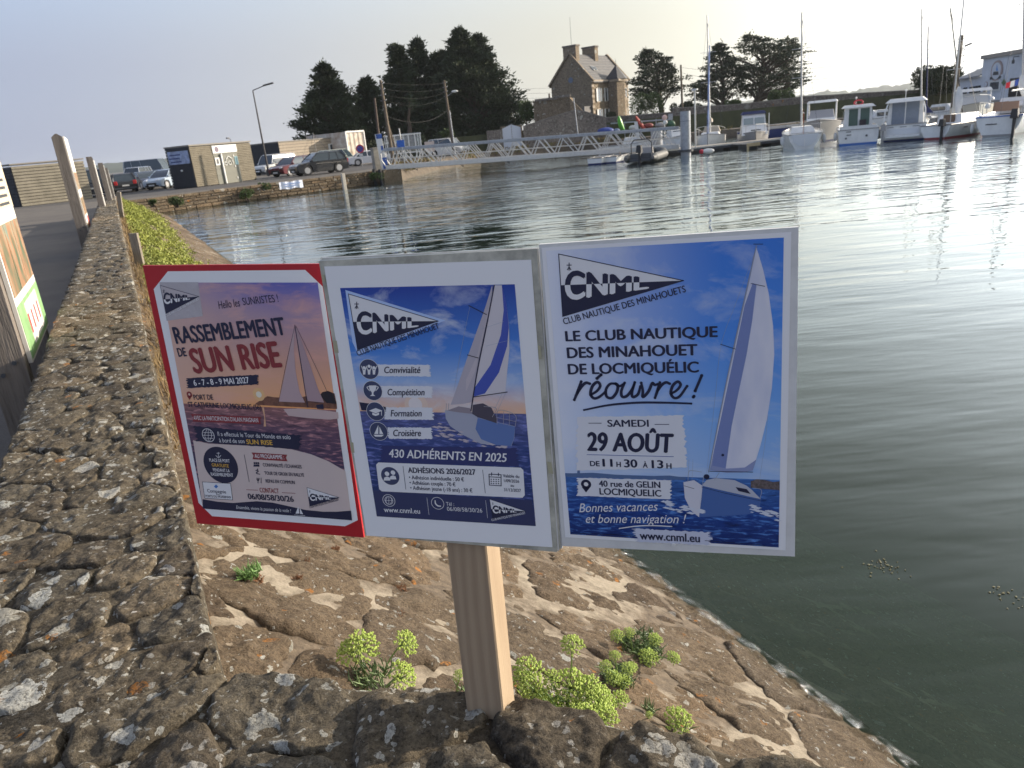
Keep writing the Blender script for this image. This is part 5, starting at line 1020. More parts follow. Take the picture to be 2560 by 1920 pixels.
car(at(852, 408, 80), 100, 'van', paint('pale', (.62, .64, .50)), 'pale cream van behind the black four-by-four', 4.2, 1.75, 1.75)
car(at(925, 403, 76), 72, 'sedan', paint('silver2', (.66, .67, .70)), 'silver coupe parked under the round no-parking sign', 4.4, 1.8, 1.35)
car(at(1122, 380, 84), 120, 'van', paint('whitevan', (.70, .70, .68)), 'white van with its dark tailgate open near the pinkish board', 4.3, 1.8, 1.8)
car(at(1174, 364, 92), 80, 'hatch', paint('white3', (.68, .70, .74)), 'white hatchback parked against the hedge right of the white van', 4.1, 1.75, 1.5)
car(at(236, 474, 58), 332, 'van', paint('darkvan', (.03, .035, .05)), 'dark van seen from behind over the far end of the parapet', 4.6, 1.9, 1.95)
car(at(309, 466, 62), 330, 'hatch', paint('black2', (.012, .012, .014)), 'black hatchback with lit red tail lamps next to the dark van', 4.1, 1.75, 1.45)
car(at(368, 458, 66), 140, 'sedan', paint('black3', (.012, .014, .022)), 'low black saloon between the black hatchback and the kiosk', 4.5, 1.8, 1.42)
car(at(419, 458, 62), 195, 'hatch', paint('iceblue', (.50, .60, .72)), 'ice white small car half hidden by the shaded end of the kiosk', 3.8, 1.7, 1.45)
car(at(388, 446, 95), 90, 'van', paint('greyvan', (.22, .25, .30)), 'grey high-roofed van at the back of the car park', 6.2, 2.1, 2.7)
car(at(343, 448, 85), 180, 'van', paint('white4', (.6, .62, .66)), 'white van roof showing behind the black hatchback', 4.5, 1.85, 1.9)
car(at(640, 420, 88), 300, 'hatch', paint('coral', (.42, .13, .09)), 'reddish car showing between the kiosk and the silver people carrier', 4.0, 1.75, 1.5)
for i, (x, y) in enumerate(((341, 469), (381, 468))):
    p = onz(x, y, .8); s_ = thing('boulder', p, ('pale boulder on the car park edge below the black hatchback', 'darker boulder on the car park edge below the black saloon')[i], 'boulder'); b = MB(); b.ball((0, 0, .15), .55, .4, .32, 12, 8)
    b.v = [tuple(Vector(v) * (1 + .25 * noise.noise(Vector(v) * 2.5))) for v in b.v]; b.build('boulder', M_quay, s_, smooth='all')
# white cloth banner and mooring post on the quay wall
d_ = (Q[2] - Q[1]).normalized(); n_ = Vector((d_.y, -d_.x, 0)); c0 = at(727, 462, 48.2)
s_ = thing('cloth_banner', c0, 'white banner with faint blue lettering hung on the quay wall', 'banner', rz=math.atan2(d_.y, d_.x)); b = MB(); rings = []
for i in range(13): x = -.78 + 1.56 * i / 12; rings.append([Vector((x, -.08 + .03 * math.sin(i * 1.7), z)) for z in (-.22 + .03 * math.sin(i), 0, .22 + .02 * math.sin(i * .8))])
b.loft(rings, closed=False, cap0=False, cap1=False); b.build('cloth', mat('banner_white', (.62, .66, .76), .8), s_, fixn=False)
for i in range(2): bx(s_, 'lettering', mat('banner_ink2', (.2, .3, .55), .7), .05 - i * .1, -.13, .08 - .14 * i, 1.1 - .3 * i, .01, .05)
p = at(862, 470, 49); s_ = thing('mooring_post', (p.x, p.y, -.3), 'pale square mooring post standing against the quay wall in the water', 'post'); bx(s_, 'post', mat('pale_post', (.46, .42, .36), .8), 0, 0, .65, .22, .22, 1.3, bev=.02); s_.rotation_euler.z = .6
# ================================================================== TREES, HOUSE, WALLS
random.seed(21)
b = MB(); b.prism([(-4, 84.5), (9, 86), (60, 85), (140, 85), (140, 260), (-60, 260), (-20, 120)], .5, 2.6); tag(b.build('terrace', mat('rough_grass', (.07, .075, .035), .95, var=.4, vscale=.8)), kind='structure')
def spray(b, c, size, n, dirv, flat=.45, leaf=.26):
    for _ in range(n):
        u = Vector((random.gauss(0, 1), random.gauss(0, 1), random.gauss(0, 1) * flat)) * size * .5
        p = c + u; d = (dirv * rnd(.3, 1.2) + u.normalized() * .7 + Vector((rnd(-.4, .4), rnd(-.4, .4), rnd(-.1, .6)))).normalized() * leaf * rnd(.6, 1.4)
        s_ = d.cross(Vector((rnd(-1, 1), rnd(-1, 1), rnd(-1, 1)))).normalized() * leaf * rnd(.25, .5)
        k = len(b.v); b.v += [tuple(p - s_), tuple(p + s_), tuple(p + d)]; b.f.append((k, k + 1, k + 2)); b.mi.append(0)
def conifer(name, label, rows, Y, base, m=None, limbs=60, leaves=70, leaf=.30, flat=.40, cat='tree', group='cypresses and pines beyond the quay', fill=1.0, trunk_r=.35, depth=.8, size=1.0):
    R_ = []
    for (py, xl, xr) in rows: a, c_ = at(xl, py, Y), at(xr, py, Y); R_.append(((a.z + c_.z) / 2, (a.x + c_.x) / 2, abs(c_.x - a.x) / 2))
    R_.sort(); B_ = at(*base, Y); B_.z = max(.7, min(B_.z, 2.7)) if Y > 84 else .8
    r = thing(name, (B_.x, Y, B_.z), label, cat, group=group); z0, z1 = R_[0][0], R_[-1][0]
    def prof(z):
        for (za, xa, ra), (zb, xb, rb) in zip(R_, R_[1:]):
            if z <= zb: t = (z - za) / max(.01, zb - za); return xa + (xb - xa) * t, ra + (rb - ra) * t
        return R_[-1][1], R_[-1][2]
    tb = MB(); pts = []; topx = prof(z1)[0] - B_.x
    for i in range(9):
        t = i / 8; z = t * (z1 - B_.z) * .97; pts.append(Vector((prof(max(z0, z + B_.z))[0] * t + B_.x * (1 - t) - B_.x + rnd(-.1, .1), rnd(-.1, .1), z)))
    for i in range(8): tb.tube(pts[i], pts[i + 1], trunk_r * (1 - i / 8.5), trunk_r * (1 - (i + 1) / 8.5) + .02, 7, caps=False)
    cb = MB(); lb_ = MB()
    for i in range(limbs):
        z = z0 + (z1 - z0) * (1 - (1 - (i + rnd(0, 1)) / limbs) ** 1.0); xc, rr = prof(z); a = rnd(0, 2 * math.pi); rr_ = rr * rnd(.55, 1.18)
        tip = Vector((xc - B_.x + rr_ * math.cos(a), rr_ * math.sin(a) * depth, z - B_.z)); zz = min(max(.5, (z - B_.z) - rr_ * .45), (z1 - B_.z) * .95)
        j = min(7, int(zz / ((z1 - B_.z) * .97) * 8)); st = pts[j].lerp(pts[j + 1], zz / ((z1 - B_.z) * .97) * 8 - j)
        md = st.lerp(tip, .5) + Vector((0, 0, rr_ * .08)); r0 = .04 + .02 * rr_
        lb_.tube(st, md, r0, r0 * .6, 5, caps=False); lb_.tube(md, tip, r0 * .6, .015, 5, caps=False)
        dv = (tip - st); dv.z *= .3; dv.normalize()
        for f, s_, nn in ((1.0, .75, 1.0), (.78, .95, 1.1), (.52, 1.0, .8 * fill)):
            sz = (.55 + rr * .20) * s_ * size; c_ = md.lerp(tip, f * 2 - 1) if f > .5 else st.lerp(md, f * 2)
            spray(cb, c_ + Vector((rnd(-.2, .2), rnd(-.2, .2), .1)), sz, int(leaves * nn * (.5 + rr / 4)), dv, flat, leaf)
    # leader
    for k in range(3): spray(cb, Vector((topx, 0, z1 - B_.z - .35 * k)), .25 + .2 * k, 26, Vector((0, 0, 1)), 1.6, leaf * .9)
    tb.build('trunk', M_bark, r); lb_.build('limbs', M_bark, r)['kind'] = 'stuff'; cb.build('crown', m or M_tree, r, fixn=False)
    return r
conifer('cypress_tree', 'left-most dense cypress behind the clad workshop, broad at its foot', [(165, 800, 812), (185, 792, 832), (205, 783, 850), (240, 768, 868), (280, 758, 885), (315, 750, 898), (348, 752, 892)], 96, (835, 390), limbs=115, leaves=62, fill=.8)
conifer('cypress_tree', 'small narrow cypress between the left-most one and the twin-topped one', [(200, 914, 924), (220, 903, 937), (255, 892, 955), (300, 875, 960), (360, 872, 965)], 100, (915, 385), limbs=80, leaves=70)
conifer('cypress_tree', 'tall cypress with a ragged left peak behind the leaning poles', [(116, 980, 992), (140, 975, 1008), (165, 975, 1020), (210, 965, 1040), (270, 962, 1065), (345, 958, 1075)], 100, (1010, 380), limbs=110, leaves=70)
conifer('cypress_tree', 'cypress with a thin spiky leader, second peak of the middle group', [(102, 1037, 1044), (125, 1033, 1053), (150, 1027, 1064), (190, 1010, 1085), (250, 1000, 1100), (345, 995, 1110)], 103, (1045, 380), limbs=110, leaves=70)
conifer('cypress_tree', 'lower cypress filling the gap left of the largest one', [(132, 1085, 1112), (150, 1078, 1125), (190, 1065, 1135), (260, 1060, 1150), (345, 1060, 1150)], 104, (1100, 375), limbs=90, leaves=75)
conifer('cypress_tree', 'largest cypress of the group, wide sloping right side', [(76, 1145, 1152), (95, 1132, 1165), (120, 1126, 1180), (150, 1118, 1222), (200, 1100, 1258), (250, 1098, 1285), (300, 1100, 1303), (345, 1105, 1306)], 100, (1195, 370), limbs=190, leaves=66)
conifer('cypress_tree', 'pointed top standing just right of the largest cypress peak', [(92, 1186, 1196), (110, 1178, 1212), (140, 1170, 1226), (190, 1160, 1250), (260, 1160, 1275)], 103, (1215, 370), limbs=80, leaves=60)
conifer('bare_tree', 'pale dead tree trunk among the dark cypresses behind the shelter', [(245, 1018, 1034), (280, 1012, 1040)], 94, (1022, 345), limbs=8, leaves=4, group=None)
conifer('shrub_tree', 'small lighter green tree at the right foot of the largest cypress', [(257, 1308, 1326), (275, 1303, 1332), (300, 1304, 1332)], 96, (1318, 325), m=M_bush, limbs=26, leaves=45, trunk_r=.1, leaf=.2, group=None)
conifer('pine_tree', 'dark open pine just right of the stone house', [(127, 1604, 1622), (150, 1597, 1665), (185, 1590, 1695), (215, 1578, 1706), (238, 1566, 1712)], 118, (1655, 285), m=M_tree, limbs=95, leaves=34, fill=.2, leaf=.28, flat=.2, trunk_r=.45)
conifer('pine_tree', 'pine left of the spreading cedar, behind the tall mast', [(112, 1790, 1806), (140, 1772, 1822), (175, 1758, 1846), (210, 1738, 1868), (245, 1728, 1880)], 114, (1810, 268), m=M_tree, limbs=95, leaves=34, fill=.25, leaf=.28, flat=.2)
conifer('cedar_tree', 'spreading flat-layered cedar with long level branches above the wall', [(90, 1868, 1880), (108, 1852, 1925), (125, 1822, 1990), (150, 1840, 2006), (180, 1845, 1998), (205, 1850, 2012), (232, 1880, 1990)], 112, (1886, 268), m=M_tree, limbs=135, leaves=24, fill=.12, leaf=.27, flat=.10, trunk_r=.5, depth=.9)
conifer('cedar_tree', 'second trunk of layered branches at the right of the spreading cedar', [(98, 1950, 1985), (125, 1935, 2003), (165, 1930, 2010), (210, 1935, 2008)], 115, (1965, 260), m=M_tree, limbs=60, leaves=24, fill=.12, leaf=.27, flat=.10)
def bush(name, label, xl, xr, yt, yb, Y, m=M_bush, n=2600, leaf=.16, zb=None):
    a, c_ = at(xl, yb, Y), at(xr, yb, Y); T = at((xl + xr) / 2, yt, Y); zb = a.z if zb is None else zb; w = (c_.x - a.x) / 2; h = T.z - zb; cx = (a.x + c_.x) / 2
    r = thing(name, (cx, Y, zb), label, 'bush'); cb = MB(); blobs = [(rnd(-.75, .75) * w, rnd(-.5, .5) * min(w, 1.5), rnd(.2, .72) * h, rnd(.28, .5) * min(w, h)) for _ in range(9)] + [(0, 0, h * .62, h * .4)]
    per = n // len(blobs)
    for (x, y, z, s_) in blobs:
        for _ in range(per):
            u = Vector((random.gauss(0, 1), random.gauss(0, 1), random.gauss(0, 1))).normalized() * s_ * rnd(.6, 1.08); p = Vector((x, y, z)) + u
            if p.z < 0: continue
            d = (u.normalized() + Vector((rnd(-.7, .7), rnd(-.7, .7), rnd(-.2, .8)))).normalized() * leaf * rnd(.7, 1.5); q_ = d.cross(Vector((rnd(-1, 1), rnd(-1, 1), rnd(-1, 1)))).normalized() * leaf * .45
            k = len(cb.v); cb.v += [tuple(p - q_), tuple(p + q_), tuple(p + d)]; cb.f.append((k, k + 1, k + 2)); cb.mi.append(0)
    cb.build('foliage', m, r, fixn=False); b = MB()
    for _ in range(4): b.tube((rnd(-.1, .1), 0, -.1), (rnd(-.6, .6) * w, rnd(-.3, .3), h * .6), .05, .02, 5, caps=False)
    b.build('stems', M_bark, r); return r
M_dkbush = mat('dark_bush_foliage', (.035, .05, .018), .8, var=.5, vscale=1)
bush('bush', 'rounded green bush between the stone house and the dark pine', 1572, 1668, 236, 290, 108, n=4200)
bush('bush', 'dark low bush at the foot of the stone house turret', 1515, 1545, 280, 300, 112, m=M_dkbush, n=1200)
bush('bush', 'dark bush touching the right side of the glass shelter', 1040, 1072, 338, 380, 80, m=M_dkbush, n=1800)
bush('bush', 'bright spiky bush at the foot of the pole with the street light', 1103, 1138, 322, 362, 86, n=1800)
bush('hedge', 'long dark hedge behind the white hatchback', 1138, 1250, 326, 368, 97, m=M_dkbush, n=5200)
bush('bush', 'dark green bush left of the leaning poles behind the silver car', 925, 955, 352, 395, 90, m=M_dkbush, n=1500)
bush('bush', 'sunlit yellow-green bush on top of the long wall left of the cedar trunk', 1800, 1862, 252, 272, 98, n=2400)
bush('bush', 'pale green bush behind the wall to the right of the cedar trunk', 1915, 1990, 226, 262, 98, n=3600)
bush('bush', 'dark wind-shaped shrub on the wall beside the boat club', 2290, 2400, 168, 240, 84, m=M_dkbush, n=7500, leaf=.22)
bush('bush', 'low dark growth behind the wall right of the pine', 1665, 1760, 256, 285, 104, m=M_dkbush, n=3000)
for i, (x0, x1, y0, y1, Y) in enumerate(((602, 636, 470, 500, 47.0), (645, 678, 458, 478, 48.2), (425, 462, 492, 516, 43.2), (925, 962, 432, 452, 52.4), (374, 392, 500, 512, 42))):
    bush('quay_plant', ('largest green tuft growing out of the quay wall', 'green tuft just right of the largest one on the quay wall', 'green tuft near the left end of the quay wall', 'green tuft beside the black fender piles', 'tiny green tuft at the far left of the quay wall')[i], x0, x1, y0, y1, Y - .35, n=900, leaf=.07)

def wallpiece(name, label, pts, thick, m, cat='wall', zb=0.3):
    """pts: (x, y, ztop) along the wall"""
    r = thing(name, (0, 0, 0), label, cat); b = MB(); rings = []; d = (Vector(pts[-1][:2]) - Vector(pts[0][:2])).normalized(); n_ = Vector((-d.y, d.x, 0))
    P = []
    for (x0, y0, za), (x1, y1, zc) in zip(pts, pts[1:]):
        k = max(1, int(math.hypot(x1 - x0, y1 - y0) / .8))
        for i in range(k): t = i / k; P.append((x0 + (x1 - x0) * t, y0 + (y1 - y0) * t, za + (zc - za) * t))
    P.append(pts[-1])
    for x, y, z in P:
        p = Vector((x, y, 0)); z += .05 * noise.noise(Vector((x * .8, y * .8, 0))); rings.append([p + Vector((0, 0, zb)), p + n_ * .0 + Vector((0, 0, z)), p + n_ * thick + Vector((0, 0, z)), p + n_ * thick + Vector((0, 0, zb))])
    b.loft(rings, closed=False, cap0=True, cap1=True); b.build('masonry', m, r, fixn=False)
    b = MB(); rings = []
    for x, y, z in P:
        p = Vector((x, y, 0)); z += .05 * noise.noise(Vector((x * .8, y * .8, 0))) + rnd(0, .03); rings.append([p - n_ * .06 + Vector((0, 0, z - .02)), p - n_ * .06 + Vector((0, 0, z + .1)), p + n_ * (thick + .06) + Vector((0, 0, z + .1)), p + n_ * (thick + .06) + Vector((0, 0, z - .02))])
    b.loft(rings); b.build('coping', MATS['pale_coping'] if 'pale_coping' in MATS else mat('pale_coping', (.26, .23, .20), .9, var=.4, vscale=3), r, fixn=False); return r
def zt(px, py, Y): return at(px, py, Y).z
A = at(1500, 296, 92); B_ = at(1690, 281, 90); wallpiece('boundary_wall', 'paler stone wall below the house, running right from the gabled wall', [(A.x - 1, 92, A.z), (B_.x, 90, B_.z)], .5, M_greywall)
A = at(1683, 272, 89); B_ = at(2010, 243, 88); C_ = at(2300, 226, 87); D_ = at(2460, 212, 86)
wallpiece('harbour_wall', 'long high dark grey stone wall behind the moored boats', [(A.x, 89, A.z), (at(1850, 262, 88.5).x, 88.5, zt(1850, 262, 88.5)), (B_.x, 88, B_.z), (C_.x, 87, C_.z), (D_.x, 86, D_.z), (D_.x + 30, 84, D_.z)], .6, M_greywall, zb=-.5)
# gabled stone wall and outbuilding
g0, g1, g2, g3 = at(1308, 318, 84), at(1342, 306, 84), at(1440, 276, 84), at(1515, 295, 84)
wallpiece('gabled_wall', 'gabled stone wall end in front of the house, beside the white garage doors', [(g0.x, 84, g0.z), (g1.x, 84, g1.z), (g2.x, 84, g2.z), (g3.x, 84, g3.z)], .6, M_greywall, zb=.7)
o0, o1 = at(1333, 256, 95), at(1425, 244, 95)
ob = thing('outbuilding', (o0.x, 95, 2.4), 'flat-topped stone outbuilding standing before the gable of the house', 'building', rz=-.2); w = (o1.x - o0.x)
bx(ob, 'wall', M_house, w / 2, 2, (o1.z - 2.4) / 2, w, 4, o1.z - 2.4); bx(ob, 'coping', M_greywall, w * .36, 0, o1.z - 2.35, w * .62, .5, .25); bx(ob, 'coping', M_greywall, w * .8, 0, o1.z - 2.2, w * .42, .5, .25)
b = MB(); b.prism([(0, 0), (2.6, 0), (0, 2.8)], 0, .35, Matrix.Translation((w, .1, o1.z - 2.4 - 2.9)) @ Matrix.Rotation(R(90), 4, 'X')); b.build('buttress', M_house, ob)
b = MB(); b.tube((w * .42, 1, o1.z - 2.3), (w * .42, 1, o1.z - 1.7), .12, .1, 8); b.build('chimney_pot', M_greywall, ob)
# white garage doors
a, c_ = at(1258, 357, 85), at(1304, 352, 85); T = at(1281, 311, 85); g_ = thing('garage_doors', (a.x, 84.6, .8), 'white arched double doors at the left end of the gabled wall', 'doors'); w = c_.x - a.x; h = T.z - .8
for s_ in (0, 1):
    x0 = s_ * w / 2 + .02; x1 = (s_ + 1) * w / 2 - .02; b = MB(); b.prism([(x0, 0), (x1, 0), (x1, h * (.86 if s_ else 1)), (x0, h * (1 if s_ else .86))], 0, .08, Matrix.Rotation(R(90), 4, 'X')); b.build('door_leaf', mat('door_white', (.60, .63, .68), .55), g_)
bx(g_, 'handle', M_darkgrey, w / 2 + .1, -.1, h * .42, .05, .05, .2); bx(g_, 'side_wall', M_greywall, -.85, .1, h * .42, 1.7, .5, h * .84); bx(g_, 'lintel', M_house, w / 2, .2, h * .5, w + .3, .3, h * .9)
# stone house
C0 = at(1484, 300, 120); hz0 = 2.6; ho = thing('stone_house', (C0.x, 120, hz0), 'tall stone house with slate roof, two broad chimneys and a pointed turret', 'house', rz=R(52))
W_, L_ = 7.3, 11.5; HE = at(1484, 200, 120).z - hz0; HR = at(1430, 137, 123).z - hz0
MS = Matrix.Rotation(R(90), 4, 'X') @ Matrix.Identity(4)
b = MB(); b.loft([[Vector((x, 0, 0)), Vector((x, 0, HE)), Vector((x, W_ / 2, HR)), Vector((x, W_, HE)), Vector((x, W_, 0))] for x in (0, L_)]); b.build('wall', M_house, ho)
M_slate = mat('slate_roof', (.12, .115, .115), .65, var=.35, vscale=2)
for s_ in (0, 1):
    y0, y1 = (-.35, W_ / 2) if s_ == 0 else (W_ + .35, W_ / 2); z0_ = HE - .35 * (HR - HE) / (W_ / 2); b = MB()
    n_ = 10
    for i in range(n_):
        f0, f1 = i / n_, (i + 1) / n_; ya, yb_ = y0 + (y1 - y0) * f0, y0 + (y1 - y0) * f1; za, zb_ = z0_ + (HR - z0_) * f0 + .12, z0_ + (HR - z0_) * f1 + .08
        b.add([(-.0, ya, za + .03), (L_, ya, za + .03), (L_, yb_, zb_), (0, yb_, zb_), (0, ya, za - .06), (L_, ya, za - .06)], [(0, 1, 2, 3), (0, 4, 5, 1)])
    b.build('roof_slope', M_slate, ho, fixn=False)
for x in (-.12, L_ + .0):
    for s_ in (0, 1):
        b = MB(); b.bar((x + .06, -.35 if s_ == 0 else W_ + .35, HE - .1), (x + .06, W_ / 2, HR + .2), .4, .28, (0, 0, 1)); b.build('gable_coping', M_house, ho)
M_cream = mat('dressed_stone', (.46, .38, .29), .85, var=.2, vscale=3)
bx(ho, 'cornice', M_cream, L_ / 2, -.12, HE - .12, L_ + .3, .3, .32)
for z in [i * .75 + .3 for i in range(int(HE / .75))]: bx(ho, 'quoin', M_cream, .18, -.03, z, .7 if int(z / .75) % 2 else .45, .12, .36); bx(ho, 'quoin', M_cream, L_ - .18, -.03, z, .5, .12, .36)
for x, y in ((.9, W_ / 2), (6.6, W_ / 2)): ch = bx(ho, 'chimney', M_house, x, y + .2, HR - .1, 1.0, 2.3, 2.6); bx(ch, 'chimney_cap', M_greywall, x, y + .2, HR + 1.22, 1.2, 2.5, .22)
b = MB(); b.tube((.8, W_ / 2, HR + 1.3), (.8, W_ / 2, HR + 5.2), .03, .02, 5); b.build('aerial', M_darkgrey, ho)
def hwin(x, z, w=.75, h=1.9, sh=True):
    f = bx(ho, 'window', M_cream, x, -.02, z, w + .3, .12, h + .3); bx(f, 'pane', M_glass, x, -.09, z, w, .03, h); 
    if sh: bx(f, 'shutter', M_white, x - w * .85, -.12, z, w * .55, .05, h); bx(f, 'shutter', M_white, x + w * .85, -.12, z, w * .55, .05, h)
for x in (1.9, 9.9): hwin(x, HE - 2.1); hwin(x, 1.3, h=1.7)
hwin(4.1, HE - 2.1, w=.5); hwin(4.1, 1.4, w=.7, h=1.5)
# turret
b = MB(); b.prism([(4.9, .1), (4.9, -1.6), (6.6, -2.0), (7.9, -1.6), (7.9, .1)], 0, HE - .1); b.build('turret', M_house, ho); bx(ho, 'turret_cornice', M_cream, 6.4, -1.0, HE - .15, 3.2, 2.0, .3)
AP = Vector((6.4, -.75, at(1521, 163, 124).z - hz0)); b = MB(); ring = [Vector((4.65, .4, HE)), Vector((4.65, -1.9, HE)), Vector((6.5, -2.35, HE)), Vector((8.15, -1.9, HE)), Vector((8.15, .4, HE))]
b.add(ring + [AP], [(0, 1, 5), (1, 2, 5), (2, 3, 5), (3, 4, 5), (4, 0, 5), (4, 3, 2, 1, 0)]); b.build('turret_roof', mat('dark_slate', (.03, .03, .035), .6), ho)
b = MB(); b.tube(AP, AP + Vector((0, 0, .9)), .04, .02, 5); b.build('finial', M_darkgrey, ho)
bx(ho, 'turret_window', M_glass, 7.3, -1.75, HE - 2.0, .45, .12, 1.3)
for x in (3.1, 3.9): 
    b = MB(); s0 = (HR - HE) / (W_ / 2); b.box(0, 0, 0, .55, .9, .08, Matrix.Translation((x, 1.5, HE + 1.5 * s0 + .22)) @ Matrix.Rotation(math.atan(s0), 4, 'X')); b.build('skylight', M_alu, ho)
    b = MB(); b.box(0, 0, .05, .42, .75, .04, Matrix.Translation((x, 1.5, HE + 1.5 * s0 + .22)) @ Matrix.Rotation(math.atan(s0), 4, 'X')); b.build('skylight_pane', M_glass, ho)
b = MB(); b.tube((-.03, W_ / 2, HE + .4), (-.06, W_ / 2, HE + .4), .42, .42, 16); b.build('round_window', mat('oval_blue', (.12, .15, .22), .3), ho)
b = MB(); b.prism([(0, 0), (3.4, 0), (0, 1.9)], -2.2, 0, Matrix.Translation((0, 0.2, .8)) @ Matrix(((0, 0, 1, 0), (1, 0, 0, 0), (0, 1, 0, 0), (0, 0, 0, 1)))); b.build('lean_to_roof', M_slate, ho)

# boat club building
PA, PB = at(2459, 142, 76), at(2562, 128, 69.5); d_ = Vector((PB.x - PA.x, PB.y - PA.y, 0)); bc = thing('boat_club', (PA.x, PA.y, .8), 'white rendered boat club with a round emblem high on its front wall', 'building', rz=math.atan2(d_.y, d_.x)); Hb = PA.z - .8; M_rend = mat('white_render', (.62, .65, .70), .8, var=.12, vscale=1.5)
bx(bc, 'wall', M_rend, 8, 4, Hb / 2, 16, 8, Hb); bx(bc, 'cornice', mat('stone_trim', (.35, .31, .27), .8), 8, -.05, Hb - .05, 16.3, .3, .35); bx(bc, 'plinth', MATS['concrete'], 8, -.05, .2, 16.1, .2, .5)
def bu(px, py): # pixel on the front plane -> local x, z
    dr = ray(px, py); n_ = Vector((d_.y, -d_.x, 0)).normalized(); t = (bc.location - CAM).dot(n_) / dr.dot(n_); p = CAM + dr * t - bc.location; return p.dot(d_.normalized()), p.z
x, z = bu(2494, 177); x2, _ = bu(2508, 177); rr = abs(x2 - x); M_em = mat('emblem_tan', (.38, .30, .28), .6)
b = MB(); b.tube((x, -.12, z), (x, 0, z), rr, rr, 28); b.build('emblem_ring', M_em, bc); b = MB(); b.tube((x, -.135, z), (x, -.12, z), rr * .8, rr * .8, 28); b.build('emblem_disc', M_rend, bc)
b = MB(); b.prism([(-.5, -.35), (.5, -.35), (.35, -.05), (-.35, -.05)], 0, .02, Matrix.Translation((x, -.14, z)) @ Matrix.Rotation(R(90), 4, 'X')); b.build('emblem_boat', M_darkgrey, bc); b = MB(); b.prism([(0, 0), (.35, .0), (.05, .55)], 0, .02, Matrix.Translation((x, -.14, z)) @ Matrix.Rotation(R(90), 4, 'X')); b.build('emblem_sail', mat('emblem_blue', (.15, .3, .6), .6), bc)
def bcr(name, m, xa, ya, xb, yb, y=-.06, dpt=.08, par=None): a = bu(xa, ya); c = bu(xb, yb); return bx(par or bc, name, m, (a[0] + c[0]) / 2, y, (a[1] + c[1]) / 2, abs(c[0] - a[0]), dpt, abs(a[1] - c[1]))
f = bcr('window', M_white, 2477, 203, 2502, 226, -.05, .14); bcr('pane', mat('dim_print', (.10, .11, .13), .3, var=.8, vscale=3), 2480, 206, 2499, 222, -.14, .04, f)
bcr('name_board', M_rend, 2472, 190, 2510, 198, -.08, .06); bcr('name_text', M_darkgrey, 2478, 192.5, 2506, 194, -.12, .01); bcr('name_text', M_darkgrey, 2478, 195, 2504, 196.3, -.12, .01)
f = bcr('doorway', mat('doorway_brown', (.035, .026, .024), .5), 2528, 196, 2556, 240, -.03, .16); bcr('post_box', MATS['stone_trim'], 2460, 226, 2468, 231)
b = MB(); x, z = bu(2466, 211); b.tube((x, -.06, z), (x, 0, z), .26, .26, 20); b.build('oval_sign', M_em, bc); b = MB(); b.tube((x, -.075, z), (x, -.06, z), .21, .21, 20); b.build('oval_sign_face', M_rend, bc)
b = MB(); x, z = bu(2511, 206); b.box(0, 0, 0, .42, .06, .42, Matrix.Translation((x, -.06, z)) @ Matrix.Rotation(R(45), 4, 'Y')); b.build('diamond_sign', mat('diamond_green', (.08, .16, .06), .5), bc)
x, z = bu(2548, 150); b = MB(); b.path([Vector((x, -.05, z + .3)), Vector((x, -.5, z + .3)), Vector((x, -.5, z))], .04, 5); b.box(x, -.5, z - .1, .16, .16, .3); b.build('wall_lamp', M_darkgrey, bc)
x0, z0 = bu(2399, 184); x1, z1 = 0, bu(2457, 160)[1]; zb_ = bu(2402, 197)[1]
wg = thing('boat_club_wing', bc.location.copy(), 'lower white wing with grey sloping roof left of the boat club', 'building', rz=bc.rotation_euler.z)
bx(wg, 'wall', M_rend, x0 / 2 - .05, 2.6, zb_ / 2, abs(x0) - .1, 5, zb_); b = MB(); b.loft([[Vector((x0 - .2, -.3, zb_)), Vector((-.02, -.3, zb_ + .1)), Vector((-.02, 2.5, z1 + .2)), Vector((x0 + .1, 2.5, z0 + .5))], [Vector((x0 - .2, -.3, zb_ - .12)), Vector((-.02, -.3, zb_ - .02)), Vector((-.02, 2.5, z1)), Vector((x0 + .1, 2.5, z0 + .3))]]); b.build('roof', mat('fibre_roof', (.28, .29, .31), .7, var=.2), wg)
for k, (xa, xb) in enumerate(((2410, 2415), (2425, 2429.5), (2434, 2440), (2441, 2451))): bcr('window', M_glass, xa, 219 - k * 1.5, xb, 234 - k * 1.2, -.0, .12, wg)
b = MB(); b.bar((x0 * .8, .4, zb_ + .7), (-.6, 1.6, z1 - .35), .25, .04); b.build('rooflight', M_white, wg)
t = at(2313, 190, 88); s_ = thing('flue', (t.x, 88, 3.0), 'pale funnel-shaped flue top standing against the bright sky', 'chimney'); b = MB(); b.tube((0, 0, 0), (0, 0, t.z - 3), .5, .4, 4); b.tube((0, 0, t.z - 3), (0, 0, t.z - 2.3), .4, .85, 4); b.build('flue', M_rend, s_)
